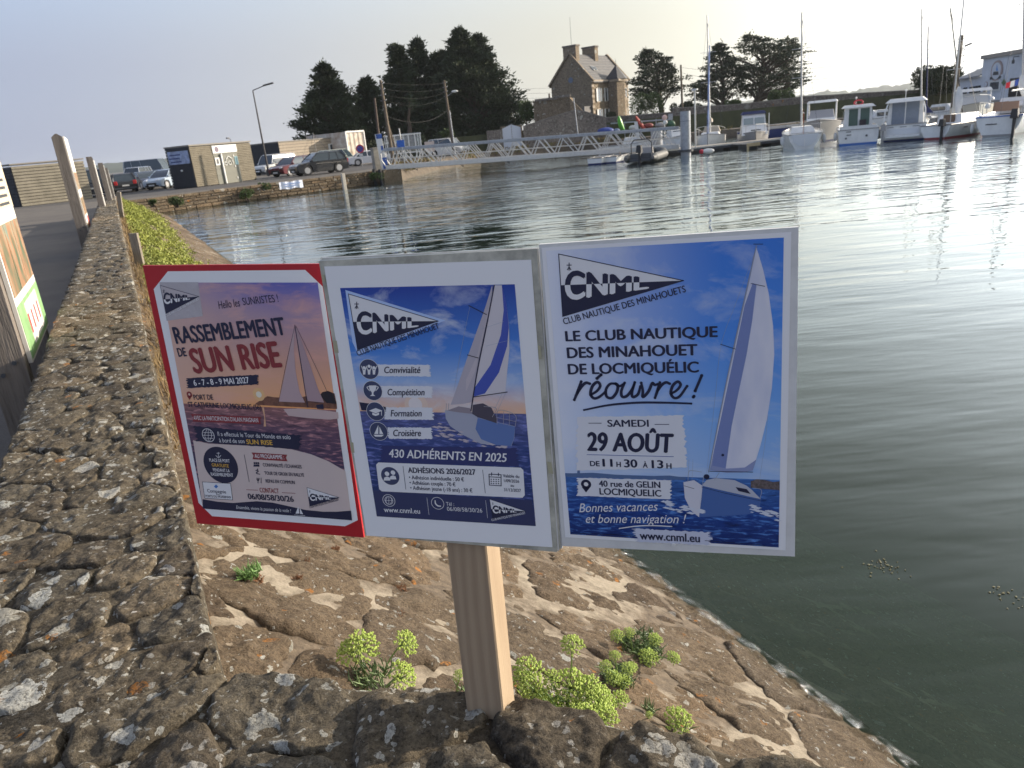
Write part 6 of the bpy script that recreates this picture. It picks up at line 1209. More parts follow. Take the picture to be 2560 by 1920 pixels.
# ================================================================== GANGWAY, PONTOON, BOATS
random.seed(31)
GA, GB = Vector((-7.2, 53.2, .98)), at(1698, 366, 51.5); print('gangway', GA, GB)
gd = (GB - GA); GL = gd.length; gx = gd.normalized(); gy = Vector((-gx.y, gx.x, 0)).normalized(); gz = gx.cross(gy)
gw = bpy.data.objects.new('gangway', None); COL.objects.link(gw); gw.matrix_world = Matrix.Translation(GA) @ Matrix((gx, gy, gz)).transposed().to_4x4()
tag(gw, 'long aluminium truss gangway from the quay down to the pontoon', 'gangway')
HG = 1.18
for y in (0, 1.5):
    bx(gw, 'bottom_chord', M_alu, GL / 2, y, .0, GL, .14, .30, bev=.02); bx(gw, 'top_chord', M_steel, GL / 2, y, HG, GL, .12, .20, bev=.02)
    N_ = 12; pw = (GL - .6) / N_
    for i in range(N_):
        x = .3 + i * pw
        for o in (0, .38):
            b = MB(); b.bar((x + pw * .5 - .22 + o, y, HG - .08), (x + pw * .98 - .18 + o * .8, y, .12), .06, .06); b.build('diagonal', M_alu, gw)
        for o in (0, .30):
            b = MB(); b.bar((x + .02 + o * .8, y, .12), (x + pw * .5 - .30 + o * .6, y, HG - .08), .045, .045); b.build('diagonal', M_alu, gw)
        if i % 2: b = MB(); b.bar((x, y, -.12), (x + .12, y + (.7 if y == 0 else -.7), -.32), .04, .04); b.build('under_brace', M_darkgrey, gw)
    b = MB(); b.path([Vector((0, y, .1)), Vector((-.25, y, .5)), Vector((-.25, y, HG - .2)), Vector((0, y, HG))], .045, 8); b.build('end_hoop', M_alu, gw)
    b = MB(); b.path([Vector((GL, y, HG)), Vector((GL + .35, y, HG - .1)), Vector((GL + .45, y, HG - .5)), Vector((GL + .45, y, 0))], .04, 8); b.build('end_hoop', M_alu, gw)
    b = MB(); b.tube((0, y, .55), (GL, y, .55), .025, .025, 6); b.build('mid_rail', M_alu, gw)
bx(gw, 'deck', M_wood, GL / 2, .75, .06, GL, 1.34, .05)
M_float = mat('pontoon_float', (.05, .05, .048), .8, var=.3); M_deckp = mat('pontoon_deck', (.33, .30, .26), .85, var=.3, vscale=4)
P0 = onz(1560, 402, 0); P1 = onz(1990, 358, 0); P0.z = P1.z = 0; pd = (P1 - P0).normalized(); PLn = (P1 - P0).length + 26; po = thing('pontoon', P0, 'long low grey pontoon the boats are moored to', 'pontoon', rz=math.atan2(pd.y, pd.x)); Y0 = .4
n_ = int(PLn / 1.5)
bx(po, 'beam', M_darkgrey, PLn / 2, Y0, .24, PLn, .1, .14); bx(po, 'beam', M_darkgrey, PLn / 2, Y0 + 2.1, .24, PLn, .1, .14); bx(po, 'edge_trim', M_alu, PLn / 2, Y0 - .06, .36, PLn, .04, .08)
bx(po, 'deck', M_deckp, PLn / 2, Y0 + 1.05, .36, PLn, 2.0, .08)
for i in range(0, n_): bx(po, 'float', M_float, i * 1.5 + .75, Y0 + 1.05, .02, 1.1 if i % 3 else .7, 1.9, .42, bev=.05)
def finger(pl_, label, L=6):
    p = P0 + pd * pl_; nn = Vector((pd.y, -pd.x, 0)); f = thing('finger_pontoon', p + nn * (-Y0), label, 'pontoon', rz=math.atan2(nn.y, nn.x)); bx(f, 'deck', M_deckp, L / 2, 0, .34, L, .8, .07); bx(f, 'end_trim', mat('yellow_timber', (.48, .38, .22), .8), L - .05, 0, .30, .12, .9, .2); bx(f, 'float', M_float, L - .6, 0, .05, .9, .75, .44, bev=.04); bx(f, 'float', M_float, 1.5, 0, .05, .9, .75, .44, bev=.04); b = MB(); b.bar((L, -.4, .2), (L, -.4, -.3), .08, .12); b.build('end_post', MATS['yellow_timber'], f); return f
finger((onz(1795, 372, 0) - P0).dot(pd), 'short finger pontoon with yellow timber end left of the blue-canopied boat', 2.6)
def pile(px, yb, yt, r_, label, Y):
    p = at(px, yb, Y); t = at(px, yt, Y); s_ = thing('mooring_pile', (t.x, Y, -1.0), label, 'pile'); b = MB(); b.tube((0, 0, 0), (0, 0, t.z + 1.0), r_, r_, 20, caps=True); b.build('pile', M_steel, s_, smooth=True)
    b = MB(); b.tube((0, 0, t.z + 1.0 - .62), (0, 0, t.z + 1.0 - .60), r_ + .012, r_ + .012, 20); b.build('band', M_darkgrey, s_); b = MB(); b.tube((0, 0, 1.25), (0, 0, 1.4), r_ + .16, r_ + .16, 20); b.build('guide_ring', M_darkgrey, s_)
    return s_
pile(1713, 392, 278, .33, 'tall grey steel mooring pile at the pontoon end of the gangway', 50.6); pile(1641, 378, 322, .40, 'thicker steel pile behind the inflatable boat', 54.5)
p = at(1739, 358, 51); t = at(1737, 226, 51); s_ = thing('pontoon_lamp', (p.x, 51, .4), 'slim pale lamp column standing on the pontoon right of the tall pile', 'lamp'); b = MB(); b.tube((0, 0, 0), t - Vector((p.x, 51, .4)), .06, .05, 8); b.build('column', M_alu, s_); b = MB(); b.tube(t - Vector((p.x, 51, .4)), t - Vector((p.x, 51, .3)), .2, .2, 10); b.build('lamp_head', M_white, s_)

BS = .86
def boat(wl, az, name, label, cat='boat', Y=None, group='boats moored along the pontoon'):
    p = onz(wl[0], wl[1], 0) if Y is None else at(wl[0], wl[1], Y); az += math.degrees(math.atan2(p.x, p.y)); r = thing(name, (p.x, p.y, 0), label, cat, rz=math.pi / 2 - R(az), group=group); r.scale = (BS,) * 3; return r
def hull(r, L, B, F, m=None, stripe=None, tr=.85, rise=.35, deck=True, strake=None, bil=.9):
    m = m or M_gel; rings = []; K = 12
    def half(t): return B / 2 * ((tr + (1 - tr) * math.sin(min(1, t / .45) * math.pi / 2)) if t < .45 else max(.0, 1 - ((t - .45) / .55) ** 2.4)) + .02
    for k in range(K + 1):
        t = k / K; x = -L / 2 + L * t; h = half(t); bw = bil + (.9 - bil) * min(1, t / .45); z = F * (1 + rise * t * t); rk = .10 * F * t
        rings.append([Vector((x + rk * 2, h, z)), Vector((x + rk, h * (.985 - (.9 - bw) * .35), z * .55)), Vector((x, h * (bw + .05), .10)), Vector((x, h * bw, 0.02)), Vector((x - rk, h * bw * .5, -.22)), Vector((x - rk, 0, -.32)), Vector((x - rk, -h * bw * .5, -.22)), Vector((x, -h * bw, .02)), Vector((x, -h * (bw + .05), .10)), Vector((x + rk, -h * (.985 - (.9 - bw) * .35), z * .55)), Vector((x + rk * 2, -h, z))])
    b = MB(); b.loft(rings, closed=False, cap0=True, cap1=False); o = b.build('hull', m, r, smooth=True)
    b = MB(); V = []; 
    for q in rings: V += [q[0] - Vector((0, 0, .05)), q[-1] - Vector((0, 0, .05))]
    b.add(V, [(2 * i, 2 * i + 1, 2 * i + 3, 2 * i + 2) for i in range(K)]); b.build('deck', M_gel, r)
    for s_ in (0, -1):
        b = MB(); b.path([q[s_] for q in rings], .035, 5); b.build('rubbing_strake', strake or M_greyhull, r)
    b = MB(); b.bar(rings[0][0], rings[0][-1], .06, .07); b.build('transom_edge', strake or M_greyhull, r)
    if stripe:
        for s_, e in ((2, 3), (8, 7)):
            b = MB(); V = []
            sg = 1 if s_ == 2 else -1
            for q in rings: V += [q[s_] + Vector((0, sg * .012, .02)), q[e] + Vector((0, sg * .02, -.06))]
            b.add(V, [(2 * i, 2 * i + 1, 2 * i + 3, 2 * i + 2) for i in range(K)]); b.build('waterline_stripe', stripe, r)
        q = rings[0]; b = MB(); b.add([Vector((q[2].x - .012, q[2].y, .12)), Vector((q[2].x - .012, q[8].y, .12)), Vector((q[2].x - .012, q[7].y, -.04)), Vector((q[2].x - .012, q[3].y, -.04))], [(0, 1, 2, 3)]); b.build('waterline_stripe', stripe, r)
    return rings
def cab(r, name, m, x0, x1, w0, z0, tx0, tx1, w1, z1, smooth=True):
    b = MB(); b.loft([[Vector((x0, -w0, z0)), Vector((x1, -w0, z0)), Vector((x1, w0, z0)), Vector((x0, w0, z0))], [Vector((tx0, -w1, z1)), Vector((tx1, -w1, z1)), Vector((tx1, w1, z1)), Vector((tx0, w1, z1))]]); return b.build(name, m, r)
def outboard(r, x, y, z, m=None, s=1.0):
    o = cab(r, 'outboard_motor', m or M_darkgrey, x - .28 * s, x + .12 * s, .16 * s, z, x - .22 * s, x + .05 * s, .12 * s, z + .42 * s); o.location = (0, y, 0)
    b = MB(); b.bar((x - .08 * s, y, z), (x - .08 * s, y, z - .9 * s), .12 * s, .14 * s, (1, 0, 0)); b.build('motor_leg', m or M_darkgrey, r)
def rail(r, pts, rad=.018, name='guard_rail', posts=None, m=None):
    b = MB(); b.path([Vector(p) for p in pts], rad, 5)
    for p in (posts or []): b.tube(Vector(p[0]), Vector(p[1]), rad, rad, 5)
    return b.build(name, m or M_alu, r)
def mast(r, x, tip_px, z0, rad=.07, m=None, spread=(.45, .7), B=2.4, L=7, boom=None, cover=None, bagm=None, y=0):
    """mast to the height seen in the photo; spreaders, shrouds, boom with stowed sail"""
    mw = Matrix.Translation(r.location) @ Matrix.Rotation(r.rotation_euler.z, 4, 'Z') @ Matrix.Scale(r.scale.x, 4); base = mw @ Vector((x, y, z0)); T = at(*tip_px, base.y); tip = mw.inverted() @ Vector((T.x, base.y, T.z)); b_ = Vector((x, y, z0)); b = MB(); b.tube(b_, tip, rad, rad * .7, 8); b.build('mast', m or M_alu, r, smooth=True)
    for f in spread: c = b_.lerp(tip, f); b = MB(); b.bar(c + Vector((0, -.65, -.02)), c + Vector((0, .65, -.02)), .05, .03); b.build('spreader', M_alu, r)
    for s_ in (-1, 1): b = MB(); b.path([Vector((x, s_ * B * .46, .8)), b_.lerp(tip, spread[0]) + Vector((0, s_ * .65, 0)), b_.lerp(tip, .97)], .010, 4); b.build('shroud', M_darkgrey, r)
    b = MB(); b.tube((L * .52, 0, 1.0), b_.lerp(tip, .95), .012, .012, 4); b.tube((-L * .48, 0, .9), tip, .010, .010, 4); b.build('stay', M_darkgrey, r)
    if boom: e = Vector((x - boom, y, z0 + 1.0)); s0 = Vector((x, y, z0 + 1.05)); b = MB(); b.tube(s0, e, .05, .05, 6); b.build('boom', M_alu, r); b = MB(); rings = []
    if boom and cover:
        for k in range(9):
            t = k / 8; c = s0.lerp(e, t); rr = .22 * (1 - t * .5); rings.append([c + Vector((0, rr * .6 * math.cos(a), .12 + rr * math.sin(a) + .03 * math.sin(k * 2.2))) for a in [i * math.pi / 4 for i in range(8)]])
        b.loft(rings); b.build('sail_cover', cover, r, smooth=True)
M_sailbag = mat('furled_sail', (.70, .70, .68), .8, var=.15); M_beige = mat('beige_canvas', (.42, .37, .30), .85); M_cur = mat('grey_curtain', (.20, .235, .29), .7, var=.15, vscale=6)
M_fend = mat('fender_white', (.66, .66, .64), .5); M_greyhull = mat('grey_hull', (.30, .29, .28), .4, var=.1)
def fender(r, x, y, z): b = MB(); b.ball((x, y, z), .11, .11, .30, 8, 8); b.tube((x, y, z + .28), (x, y, z + .6), .01, .01, 4); b.build('fender', M_fend, r, smooth=True)
# sailing boat bow-on at the left
r = boat((1777, 364), 184, 'sailing_boat', 'white sailing boat seen bow-on just right of the pontoon lamp', Y=59); hull(r, 7.2, 2.45, .95, stripe=M_darkgrey); cab(r, 'cabin', M_gel, -1.2, 2.0, .85, .95, -1.0, 1.4, .65, 1.35); mast(r, .6, (1768, 38), 1.2, B=2.4, L=7, boom=2.6, cover=M_beige); b = MB(); b.tube((3.5, 0, 1.2), Vector((.9, 0, 8.3)), .09, .05, 8); b.build('furled_jib', mat('blue_white_sail', (.25, .33, .55), .8, var=.7, vscale=2), r)
rail(r, [(3.6, .1, 1.9), (2.6, .8, 1.85), (1.2, 1.15, 1.7), (-3, 1.1, 1.5)]); rail(r, [(3.6, -.1, 1.9), (2.6, -.8, 1.85), (1.2, -1.15, 1.7), (-3, -1.1, 1.5)], posts=[((3.5, 0, 1.2), (3.6, 0, 1.9)), ((2.6, .8, 1.1), (2.6, .8, 1.85)), ((2.6, -.8, 1.1), (2.6, -.8, 1.85))]); cab(r, 'sprayhood', M_beige, -1.8, -1.0, .75, 1.3, -1.6, -1.1, .6, 1.8)
for y in (-.35, .35): bx(r, 'anchor_port', M_darkgrey, 3.05, y, .7, .04, .05, .3)
# blue-canopied motor boat
r = boat((1882, 362), 176, 'motor_boat', 'motor boat with a navy canvas roof over its white windscreen', Y=58); hull(r, 6.4, 2.5, .85, m=M_greyhull, stripe=M_gel); cab(r, 'cabin', M_gel, -1.0, 2.2, 1.05, .85, -.9, 1.2, .98, 1.5); cab(r, 'wheelhouse', M_gel, -.8, 1.2, .98, 1.5, -.7, .75, .9, 2.5); cab(r, 'canopy', M_navy, -1.2, .9, 1.02, 2.5, -.9, .6, .85, 2.75)
for y in (-.45, .45): b = MB(); b.box(0, 0, 0, .03, .78, .55, Matrix.Translation((1.04, y, 1.95)) @ Matrix.Rotation(-.40, 4, 'Y')); b.build('windscreen', mat('pale_glass', (.28, .33, .33), .1), r)
bx(r, 'cabin_hatch', M_darkgrey, 1.75, .1, 1.22, .02, .8, .08); rail(r, [(1.0, 1.1, 1.6), (2.6, .75, 1.65), (3.3, .0, 1.7), (2.6, -.75, 1.65), (1.0, -1.1, 1.6)], .025, posts=[((2.6, .75, 1.1), (2.6, .75, 1.65)), ((2.6, -.75, 1.1), (2.6, -.75, 1.65)), ((3.3, 0, 1.1), (3.3, 0, 1.7))]); bx(r, 'roof_post', M_gel, .7, 1.25, 1.6, .06, .06, 1.8)
# navy boat side-on
r = boat((1958, 345), 86, 'launch', 'long navy-blue launch lying side-on behind the pontoon', Y=64); hull(r, 8.5, 2.2, .95, m=mat('navy_hull', (.015, .03, .13), .3), stripe=M_gel, rise=.2); rail(r, [(-3.5, -1.0, 1.3), (3.5, -.7, 1.5)]); cab(r, 'cover', M_greyhull, -3, 2, .8, .9, -2.5, 1.5, .4, 1.2)
for x in (-1.5, 1.2): bx(r, 'fender_board', M_fend, x, -1.12, .55, .16, .06, .6)
# white sailing boat stern-on
r = boat((2003, 369), -3, 'sailing_boat', 'white sailing boat seen from its scooped stern, tall bare mast, beige rolled sail', Y=47.8); r['label'] = 'white sailing boat with scooped stern and red flag staff, left of the blue-striped boat'; hull(r, 7.6, 2.6, .98, stripe=M_gel, tr=.78, bil=.55)
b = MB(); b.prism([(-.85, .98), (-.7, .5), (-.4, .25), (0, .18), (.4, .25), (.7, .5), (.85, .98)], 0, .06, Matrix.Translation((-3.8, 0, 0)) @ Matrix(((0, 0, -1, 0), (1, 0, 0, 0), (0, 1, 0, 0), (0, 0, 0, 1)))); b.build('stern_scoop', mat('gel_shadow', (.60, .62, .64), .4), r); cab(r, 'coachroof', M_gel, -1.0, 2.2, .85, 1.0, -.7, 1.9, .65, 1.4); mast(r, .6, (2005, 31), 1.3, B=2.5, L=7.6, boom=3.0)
rail(r, [(-2.2, 1.15, 1.6), (-3.5, .95, 1.6), (-3.6, .4, 1.6)], posts=[((-3.5, .95, 1.0), (-3.5, .95, 1.6))]); rail(r, [(-2.2, -1.15, 1.6), (-3.5, -.95, 1.6), (-3.6, -.4, 1.6)], posts=[((-3.5, -.95, 1.0), (-3.5, -.95, 1.6))]); bx(r, 'rudder', M_gel, -3.9, 0, .2, .06, .05, .9); b = MB(); b.tube((-3.7, .1, .9), (-3.9, .12, 2.6), .02, .015, 5); b.build('flag_staff', mat('varnished', (.35, .12, .05), .5), r)
b = MB(); b.prism([(0, 0), (.25, -.02), (.22, .5), (0, .6)], -.02, .02, Matrix.Translation((-3.9, .1, 1.75)) @ Matrix.Rotation(R(90), 4, 'X')); b.build('flag', mat('orange_flag', (.5, .12, .04), .8), r)
for y in (1.32, -1.32): fender(r, -2.6, y, .55); fender(r, -1.0, y * 1.03, .55)
# cabin cruiser behind it
r = boat((2052, 352), 182, 'motor_boat', 'cabin cruiser with an open white framed wheelhouse behind the scooped-stern yacht', Y=54); hull(r, 7.5, 2.9, 1.25, m=M_greyhull, stripe=M_navy); cab(r, 'cabin', M_gel, -1, 2.0, 1.1, 1.25, -.6, 1.2, 1.0, 1.75); cab(r, 'windscreen_cover', mat('grey_cover', (.33, .33, .34), .7), -.2, 1.1, .95, 1.75, -.2, .5, .85, 2.35)
for y in (-1.05, 1.05): b = MB(); b.path([Vector((1.0, y, 1.6)), Vector((.4, y, 2.9)), Vector((-1.6, y, 3.0)), Vector((-1.8, y, 1.4))], .05, 6); b.build('roof_frame', M_gel, r)
cab(r, 'roof', M_gel, -1.8, .6, 1.15, 2.9, -1.5, .3, 1.0, 3.08); 
# blue-striped pilothouse boat
r = boat((2140, 357), -2, 'motor_boat', 'white pilothouse boat with a blue waterline stripe and a red hoop on its roof', Y=46.8); Mbs = mat('stripe_blue', (.03, .13, .42), .4); hull(r, 6.6, 2.55, .98, stripe=Mbs, tr=.95); cab(r, 'wheelhouse', M_gel, -1.2, 1.6, .92, .9, -1.3, .8, .84, 2.35)
cab(r, 'roof', M_gel, -1.75, 1.1, 1.05, 2.35, -1.55, .8, .85, 2.52); M_gg = mat('green_glass', (.07, .12, .10), .08)
for y in (-.42, .30): bx(r, 'door_pane', M_gg, -1.27, y * 1.0, 1.72, .05, .56, 1.1)
for s_ in (-1, 1): bx(r, 'side_window', M_gg, .1, s_ * .895, 1.85, 1.4, .05, .55)
bx(r, 'seat', mat('dark_seat', (.03, .02, .025), .7), -1.31, -.3, 1.35, .04, .42, .35); bx(r, 'bulwark', M_gel, -3.28, 0, 1.05, .08, 2.3, .3)
b = MB(); b.tube((-3.34, -.5, .55), (-3.36, -.5, .55), .07, .07, 10); b.tube((-3.34, .75, .45), (-3.36, .75, .45), .06, .06, 10); b.build('exhaust_port', M_darkgrey, r)
for k in range(3): bx(r, 'transom_vent', M_darkgrey, -3.34, .6 - .02 * k, .86 - .2 * k, .02, .3, .05) if k < 2 else None
b = MB(); b.path([Vector((-.6, .28 * math.cos(a), 2.66 + .16 * math.sin(a))) for a in [i * math.pi / 8 for i in range(17)]], .05, 6); b.build('red_hoop', mat('buoy_red', (.50, .03, .05), .6), r); b = MB(); b.tube((-.5, .15, 2.5), (-.5, .15, 2.95), .02, .02, 5); b.ball((-.5, .15, 2.98), .07); b.build('mast_light', M_white, r)
fender(r, -2.8, 1.4, .6); fender(r, -2.8, -1.42, .55)
# curtained cruiser
r = boat((2262, 346), 2, 'motor_boat', 'broad white cruiser with two grey curtained door panels facing the camera', Y=46.5); hull(r, 8.2, 2.75, 1.05, stripe=M_navy, tr=.96); cab(r, 'wheelhouse', M_gel, -2.2, 2.0, 1.12, 1.0, -2.2, 1.0, .98, 2.5); cab(r, 'roof', M_gel, -3.1, 1.4, 1.22, 2.42, -2.8, 1.0, .95, 2.66)
for y in (-.42, .42): bx(r, 'curtain', M_cur, -2.24, y, 1.72, .05, .78, 1.42)
bx(r, 'door_mullion', M_gel, -2.28, 0, 1.72, .04, .06, 1.5)
for s_ in (-1, 1): b = MB(); b.path([Vector((-2.9, s_ * 1.0, 2.5)), Vector((-3.1, s_ * 1.18, 1.9)), Vector((-3.2, s_ * 1.22, 1.05))], .045, 6); b.build('roof_strut', M_gel, r); bx(r, 'side_window', M_glass, 0, s_ * 1.09, 1.9, 2.4, .05, .5)
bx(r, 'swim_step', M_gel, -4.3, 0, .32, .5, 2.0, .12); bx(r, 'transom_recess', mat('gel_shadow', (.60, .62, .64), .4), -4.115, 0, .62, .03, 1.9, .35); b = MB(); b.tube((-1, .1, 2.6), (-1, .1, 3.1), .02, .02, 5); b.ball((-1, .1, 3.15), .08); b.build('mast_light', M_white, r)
for k in range(3): bx(r, 'vent', M_darkgrey, -4.11, .75 - k * .75, .9, .02, .4, .03)
for y in (1.45, 1.5): fender(r, -3.4, y, .5)
outboard(r, -4.5, 1.15, .75, M_greyhull)
# mast belonging to a yacht hidden behind
r = boat((2300, 322), 0, 'sailing_boat', 'yacht mostly hidden behind the curtained cruiser, tall mast with a navy furled sail', Y=56); hull(r, 7.5, 2.4, .9, m=M_greyhull); cab(r, 'coachroof', M_gel, -1, 2, .8, .9, -.8, 1.7, .6, 1.3); mast(r, .5, (2305, 22), 1.2, B=2.3, L=7, boom=2.4, cover=M_navy); b = MB(); b.tube((3.2, -.4, 1.1), (.6, 0, 8), .07, .04, 6); b.build('furled_jib', M_navy, r); cab(r, 'side_tent', M_navy, -1.5, -.2, .9, 1.3, -1.2, -.4, .3, 2.0)
# small yacht with red boot-top
Mred = mat('boot_red', (.22, .02, .025), .5); r = boat((2393, 341), 24, 'sailing_boat', 'small white yacht with a dark red waterline and a black outboard', Y=43.5); hull(r, 6.2, 2.3, .85, stripe=Mred, tr=.8, bil=.6); cab(r, 'coachroof', M_gel, -1.4, 1.8, .8, .85, -1.1, 1.4, .62, 1.4); bx(r, 'companionway', mat('teak_door', (.14, .09, .06), .7), -1.32, 0, 1.15, .08, .7, .5); mast(r, .5, (2376, 20), 1.2, rad=.05, m=mat('black_spar', (.03, .028, .03), .5), B=2.2, L=6); outboard(r, -3.2, -.5, .8, M_black)
b = MB(); rings = []
for k in range(8): t = k / 7; rings.append([Vector((-.3 - .1 * t, 0, 1.35 + 1.7 * t)) + Vector((.16 * math.sin(math.pi * (.15 + .8 * t)) * math.cos(a), .3 * math.sin(math.pi * (.12 + .8 * t)) * math.sin(a), 0)) for a in [i * math.pi / 4 for i in range(8)]])
b.loft(rings); b.build('stowed_sail', M_sailbag, r, smooth=True); rail(r, [(-1.5, 1.05, 1.45), (-2.9, .8, 1.45), (-3.0, 0, 1.45), (-2.9, -.8, 1.45), (-1.5, -1.05, 1.45)], posts=[((-2.9, .8, .8), (-2.9, .8, 1.45)), ((-2.9, -.8, .8), (-2.9, -.8, 1.45))]); bx(r, 'name_lettering', M_darkgrey, -1.6, -1.17, .6, .5, .01, .06)
b = MB(); b.tube((-.5, .2, 1.2), (-.5 + .1, .2, 9.0), .055, .04, 8); b.build('second_mast', M_alu, r)
# cream fly-bridge boat behind
r = boat((2425, 318), 174, 'motor_boat', 'large cream-hulled motor boat with a white hard top and covered windscreen', Y=53); r.scale = (.72,) * 3; hull(r, 9.5, 3.3, 1.75, m=mat('cream_hull', (.55, .51, .42), .35), stripe=M_navy, rise=.25); cab(r, 'cabin', M_gel, -1.5, 2.4, 1.3, 1.75, -1.2, 1.4, 1.2, 2.1); cab(r, 'windscreen_cover', mat('pale_cover', (.50, .50, .49), .7), -1.2, 1.3, 1.2, 2.1, -.9, .5, 1.05, 3.0); cab(r, 'hard_top', M_gel, -2.8, .9, 1.45, 3.15, -2.6, .6, 1.3, 3.42)
for s_ in (-1, 1): b = MB(); b.path([Vector((1.2, s_ * 1.3, 2.0)), Vector((.6, s_ * 1.33, 3.2))], .06, 6); b.build('roof_strut', M_gel, r); b = MB(); b.bar((-2.3, s_ * 1.3, 1.8), (-2.3, s_ * 1.3, 3.2), .3, .08, (0, 1, 0)); b.build('roof_strut', M_gel, r)
rail(r, [(1.5, 1.3, 2.6), (3.4, .9, 2.75), (4.9, 0, 2.85), (3.4, -.9, 2.75), (1.5, -1.3, 2.6)], .022)
# right-hand yacht
r = boat((2540, 328), 12, 'sailing_boat', 'large white yacht at the right edge with a blue sheer line and dark outboard', Y=42); hull(r, 9.0, 3.0, 1.15, stripe=M_greyhull, strake=Mbs, tr=.8, bil=.6); cab(r, 'coachroof', M_gel, -1.2, 2.6, 1.0, 1.2, -.8, 2.2, .8, 1.65); mast(r, 1.0, (2562, -60), 1.5, rad=.09, B=3, L=9, boom=3.2, spread=(.52, .8)); outboard(r, -4.6, -.85, 1.0, M_black, 1.25)
b = MB(); rings = []
for k in range(9): t = k / 8; rings.append([Vector((.9, .05, 2.2 + 1.5 * t)) + Vector((.2 * math.sin(math.pi * (.12 + .8 * t)) * math.cos(a), .32 * math.sin(math.pi * (.1 + .82 * t)) * math.sin(a), 0)) for a in [i * math.pi / 4 for i in range(8)]])
b.loft(rings); b.build('stowed_sail', M_sailbag, r, smooth=True); rail(r, [(-1.5, 1.4, 1.9), (-4.2, 1.1, 1.95), (-4.4, .4, 1.95)], .022, posts=[((-4.2, 1.1, 1.2), (-4.2, 1.1, 1.95)), ((-2.8, 1.3, 1.2), (-2.8, 1.3, 1.9)), ((-1.5, 1.4, 1.2), (-1.5, 1.4, 1.9))]); rail(r, [(-1.5, -1.4, 1.9), (-4.2, -1.1, 1.95), (-4.4, -.4, 1.95)], .022, posts=[((-4.2, -1.1, 1.2), (-4.2, -1.1, 1.95)), ((-2.8, -1.3, 1.2), (-2.8, -1.3, 1.9))])
bx(r, 'cockpit_dodger', mat('tan_dodger', (.33, .20, .13), .8), -2.6, .1, 1.65, .05, 1.3, .55); cab(r, 'sprayhood', M_gel, -1.6, -.8, .85, 1.6, -1.4, -.9, .7, 2.1); bx(r, 'lettering', M_darkgrey, -4.54, .35, .72, .01, .6, .06); fender(r, -3.5, 1.6, .5); fender(r, -2.2, 1.62, .55); bx(r, 'winch_gear', M_fend, -3.2, .95, 1.75, .5, .25, .3, bev=.08); bx(r, 'winch_gear', M_fend, -2.6, .9, 2.15, .4, .2, .2, bev=.06)
fl = thing('french_flag', at(2533, 210, 43.5), 'small red, white and blue flag on a thin staff before the boat club door', 'flag'); b = MB(); b.tube((.33, 0, .4), (.12, 0, -2.4), .012, .012, 5); b.build('staff', M_alu, fl)
for i, c in enumerate(((.55, .02, .04), (.75, .75, .75), (.05, .10, .4))):
    b = MB(); x0 = -.42 + .25 * i; b.add([(x0, 0, -.2 + .03 * i), (x0 + .25, .02, -.17 + .05 * i), (x0 + .27, .02, .15 + .06 * i), (x0 + .02, 0, .10 + .05 * i)], [(0, 1, 2, 3)]); b.build('stripe', mat('flag_' + str(i), c, .8), fl, fixn=False)
# inflatable with outboard
r = boat((1620, 405), 14, 'inflatable_boat', 'dark grey inflatable boat with a roll bar and black outboard, stern towards the camera', Y=47.8); Mt = mat('inflatable_tube', (.10, .10, .095), .6, var=.2); r['label'] = 'dark grey inflatable with a roll bar and black outboard beside the two dinghies'
for s_ in (-1, 1): b = MB(); pts = [Vector((-2.5, s_ * .95, .38)), Vector((-2.0, s_ * .95, .38)), Vector((1.2, s_ * .95, .42)), Vector((2.1, s_ * .65, .55)), Vector((2.6, s_ * .12, .65))]; b.tube(pts[0], pts[1], .12, .28, 12); b.tube(pts[1], pts[2], .28, .28, 12); b.tube(pts[2], pts[3], .28, .27, 12); b.tube(pts[3], pts[4], .27, .25, 12); b.build('tube', Mt, r, smooth=True)
bx(r, 'floor', M_darkgrey, -.2, 0, .25, 4.2, 1.5, .12); bx(r, 'transom', M_darkgrey, -2.0, 0, .45, .08, 1.5, .45); outboard(r, -2.25, 0, .75, M_black, 1.2); b = MB(); b.path([Vector((-1.7, -.75, .5)), Vector((-1.75, -.72, 1.35)), Vector((-1.75, -.5, 1.6)), Vector((-1.75, .5, 1.6)), Vector((-1.75, .72, 1.35)), Vector((-1.7, .75, .5))], .035, 8); b.build('roll_bar', M_black, r); cab(r, 'console', M_greyhull, -.4, .3, .4, .3, -.2, .2, .35, 1.0)
# two dinghies
for i, (px, py, L, w, lab) in enumerate(((1508, 408, 3.0, 1.35, 'white square-ended dinghy, the left one of the pair by the gangway'), (1545, 406, 3.1, 1.4, 'white dinghy with an oar across it, between its twin and the inflatable'))):
    r = boat((px, py), 25, 'dinghy', lab, Y=51); hull(r, L, w, .48, tr=.85, rise=.3, stripe=M_navy); 
    for o in list(r.children):
        if o.name.startswith('deck'): o.data.transform(Matrix.Translation((0, 0, -.12)))
    bx(r, 'thwart', mat('tan_thwart', (.50, .38, .24), .7), 0, 0, .46, .3, w * .9, .05); bx(r, 'thwart', MATS['tan_thwart'], -L * .4, 0, .46, .4, w * .75, .05)
    if i: b = MB(); b.tube((-1.2, -.8, .55), (1.4, .5, .75), .03, .03, 6); b.build('oar', M_wood, r)
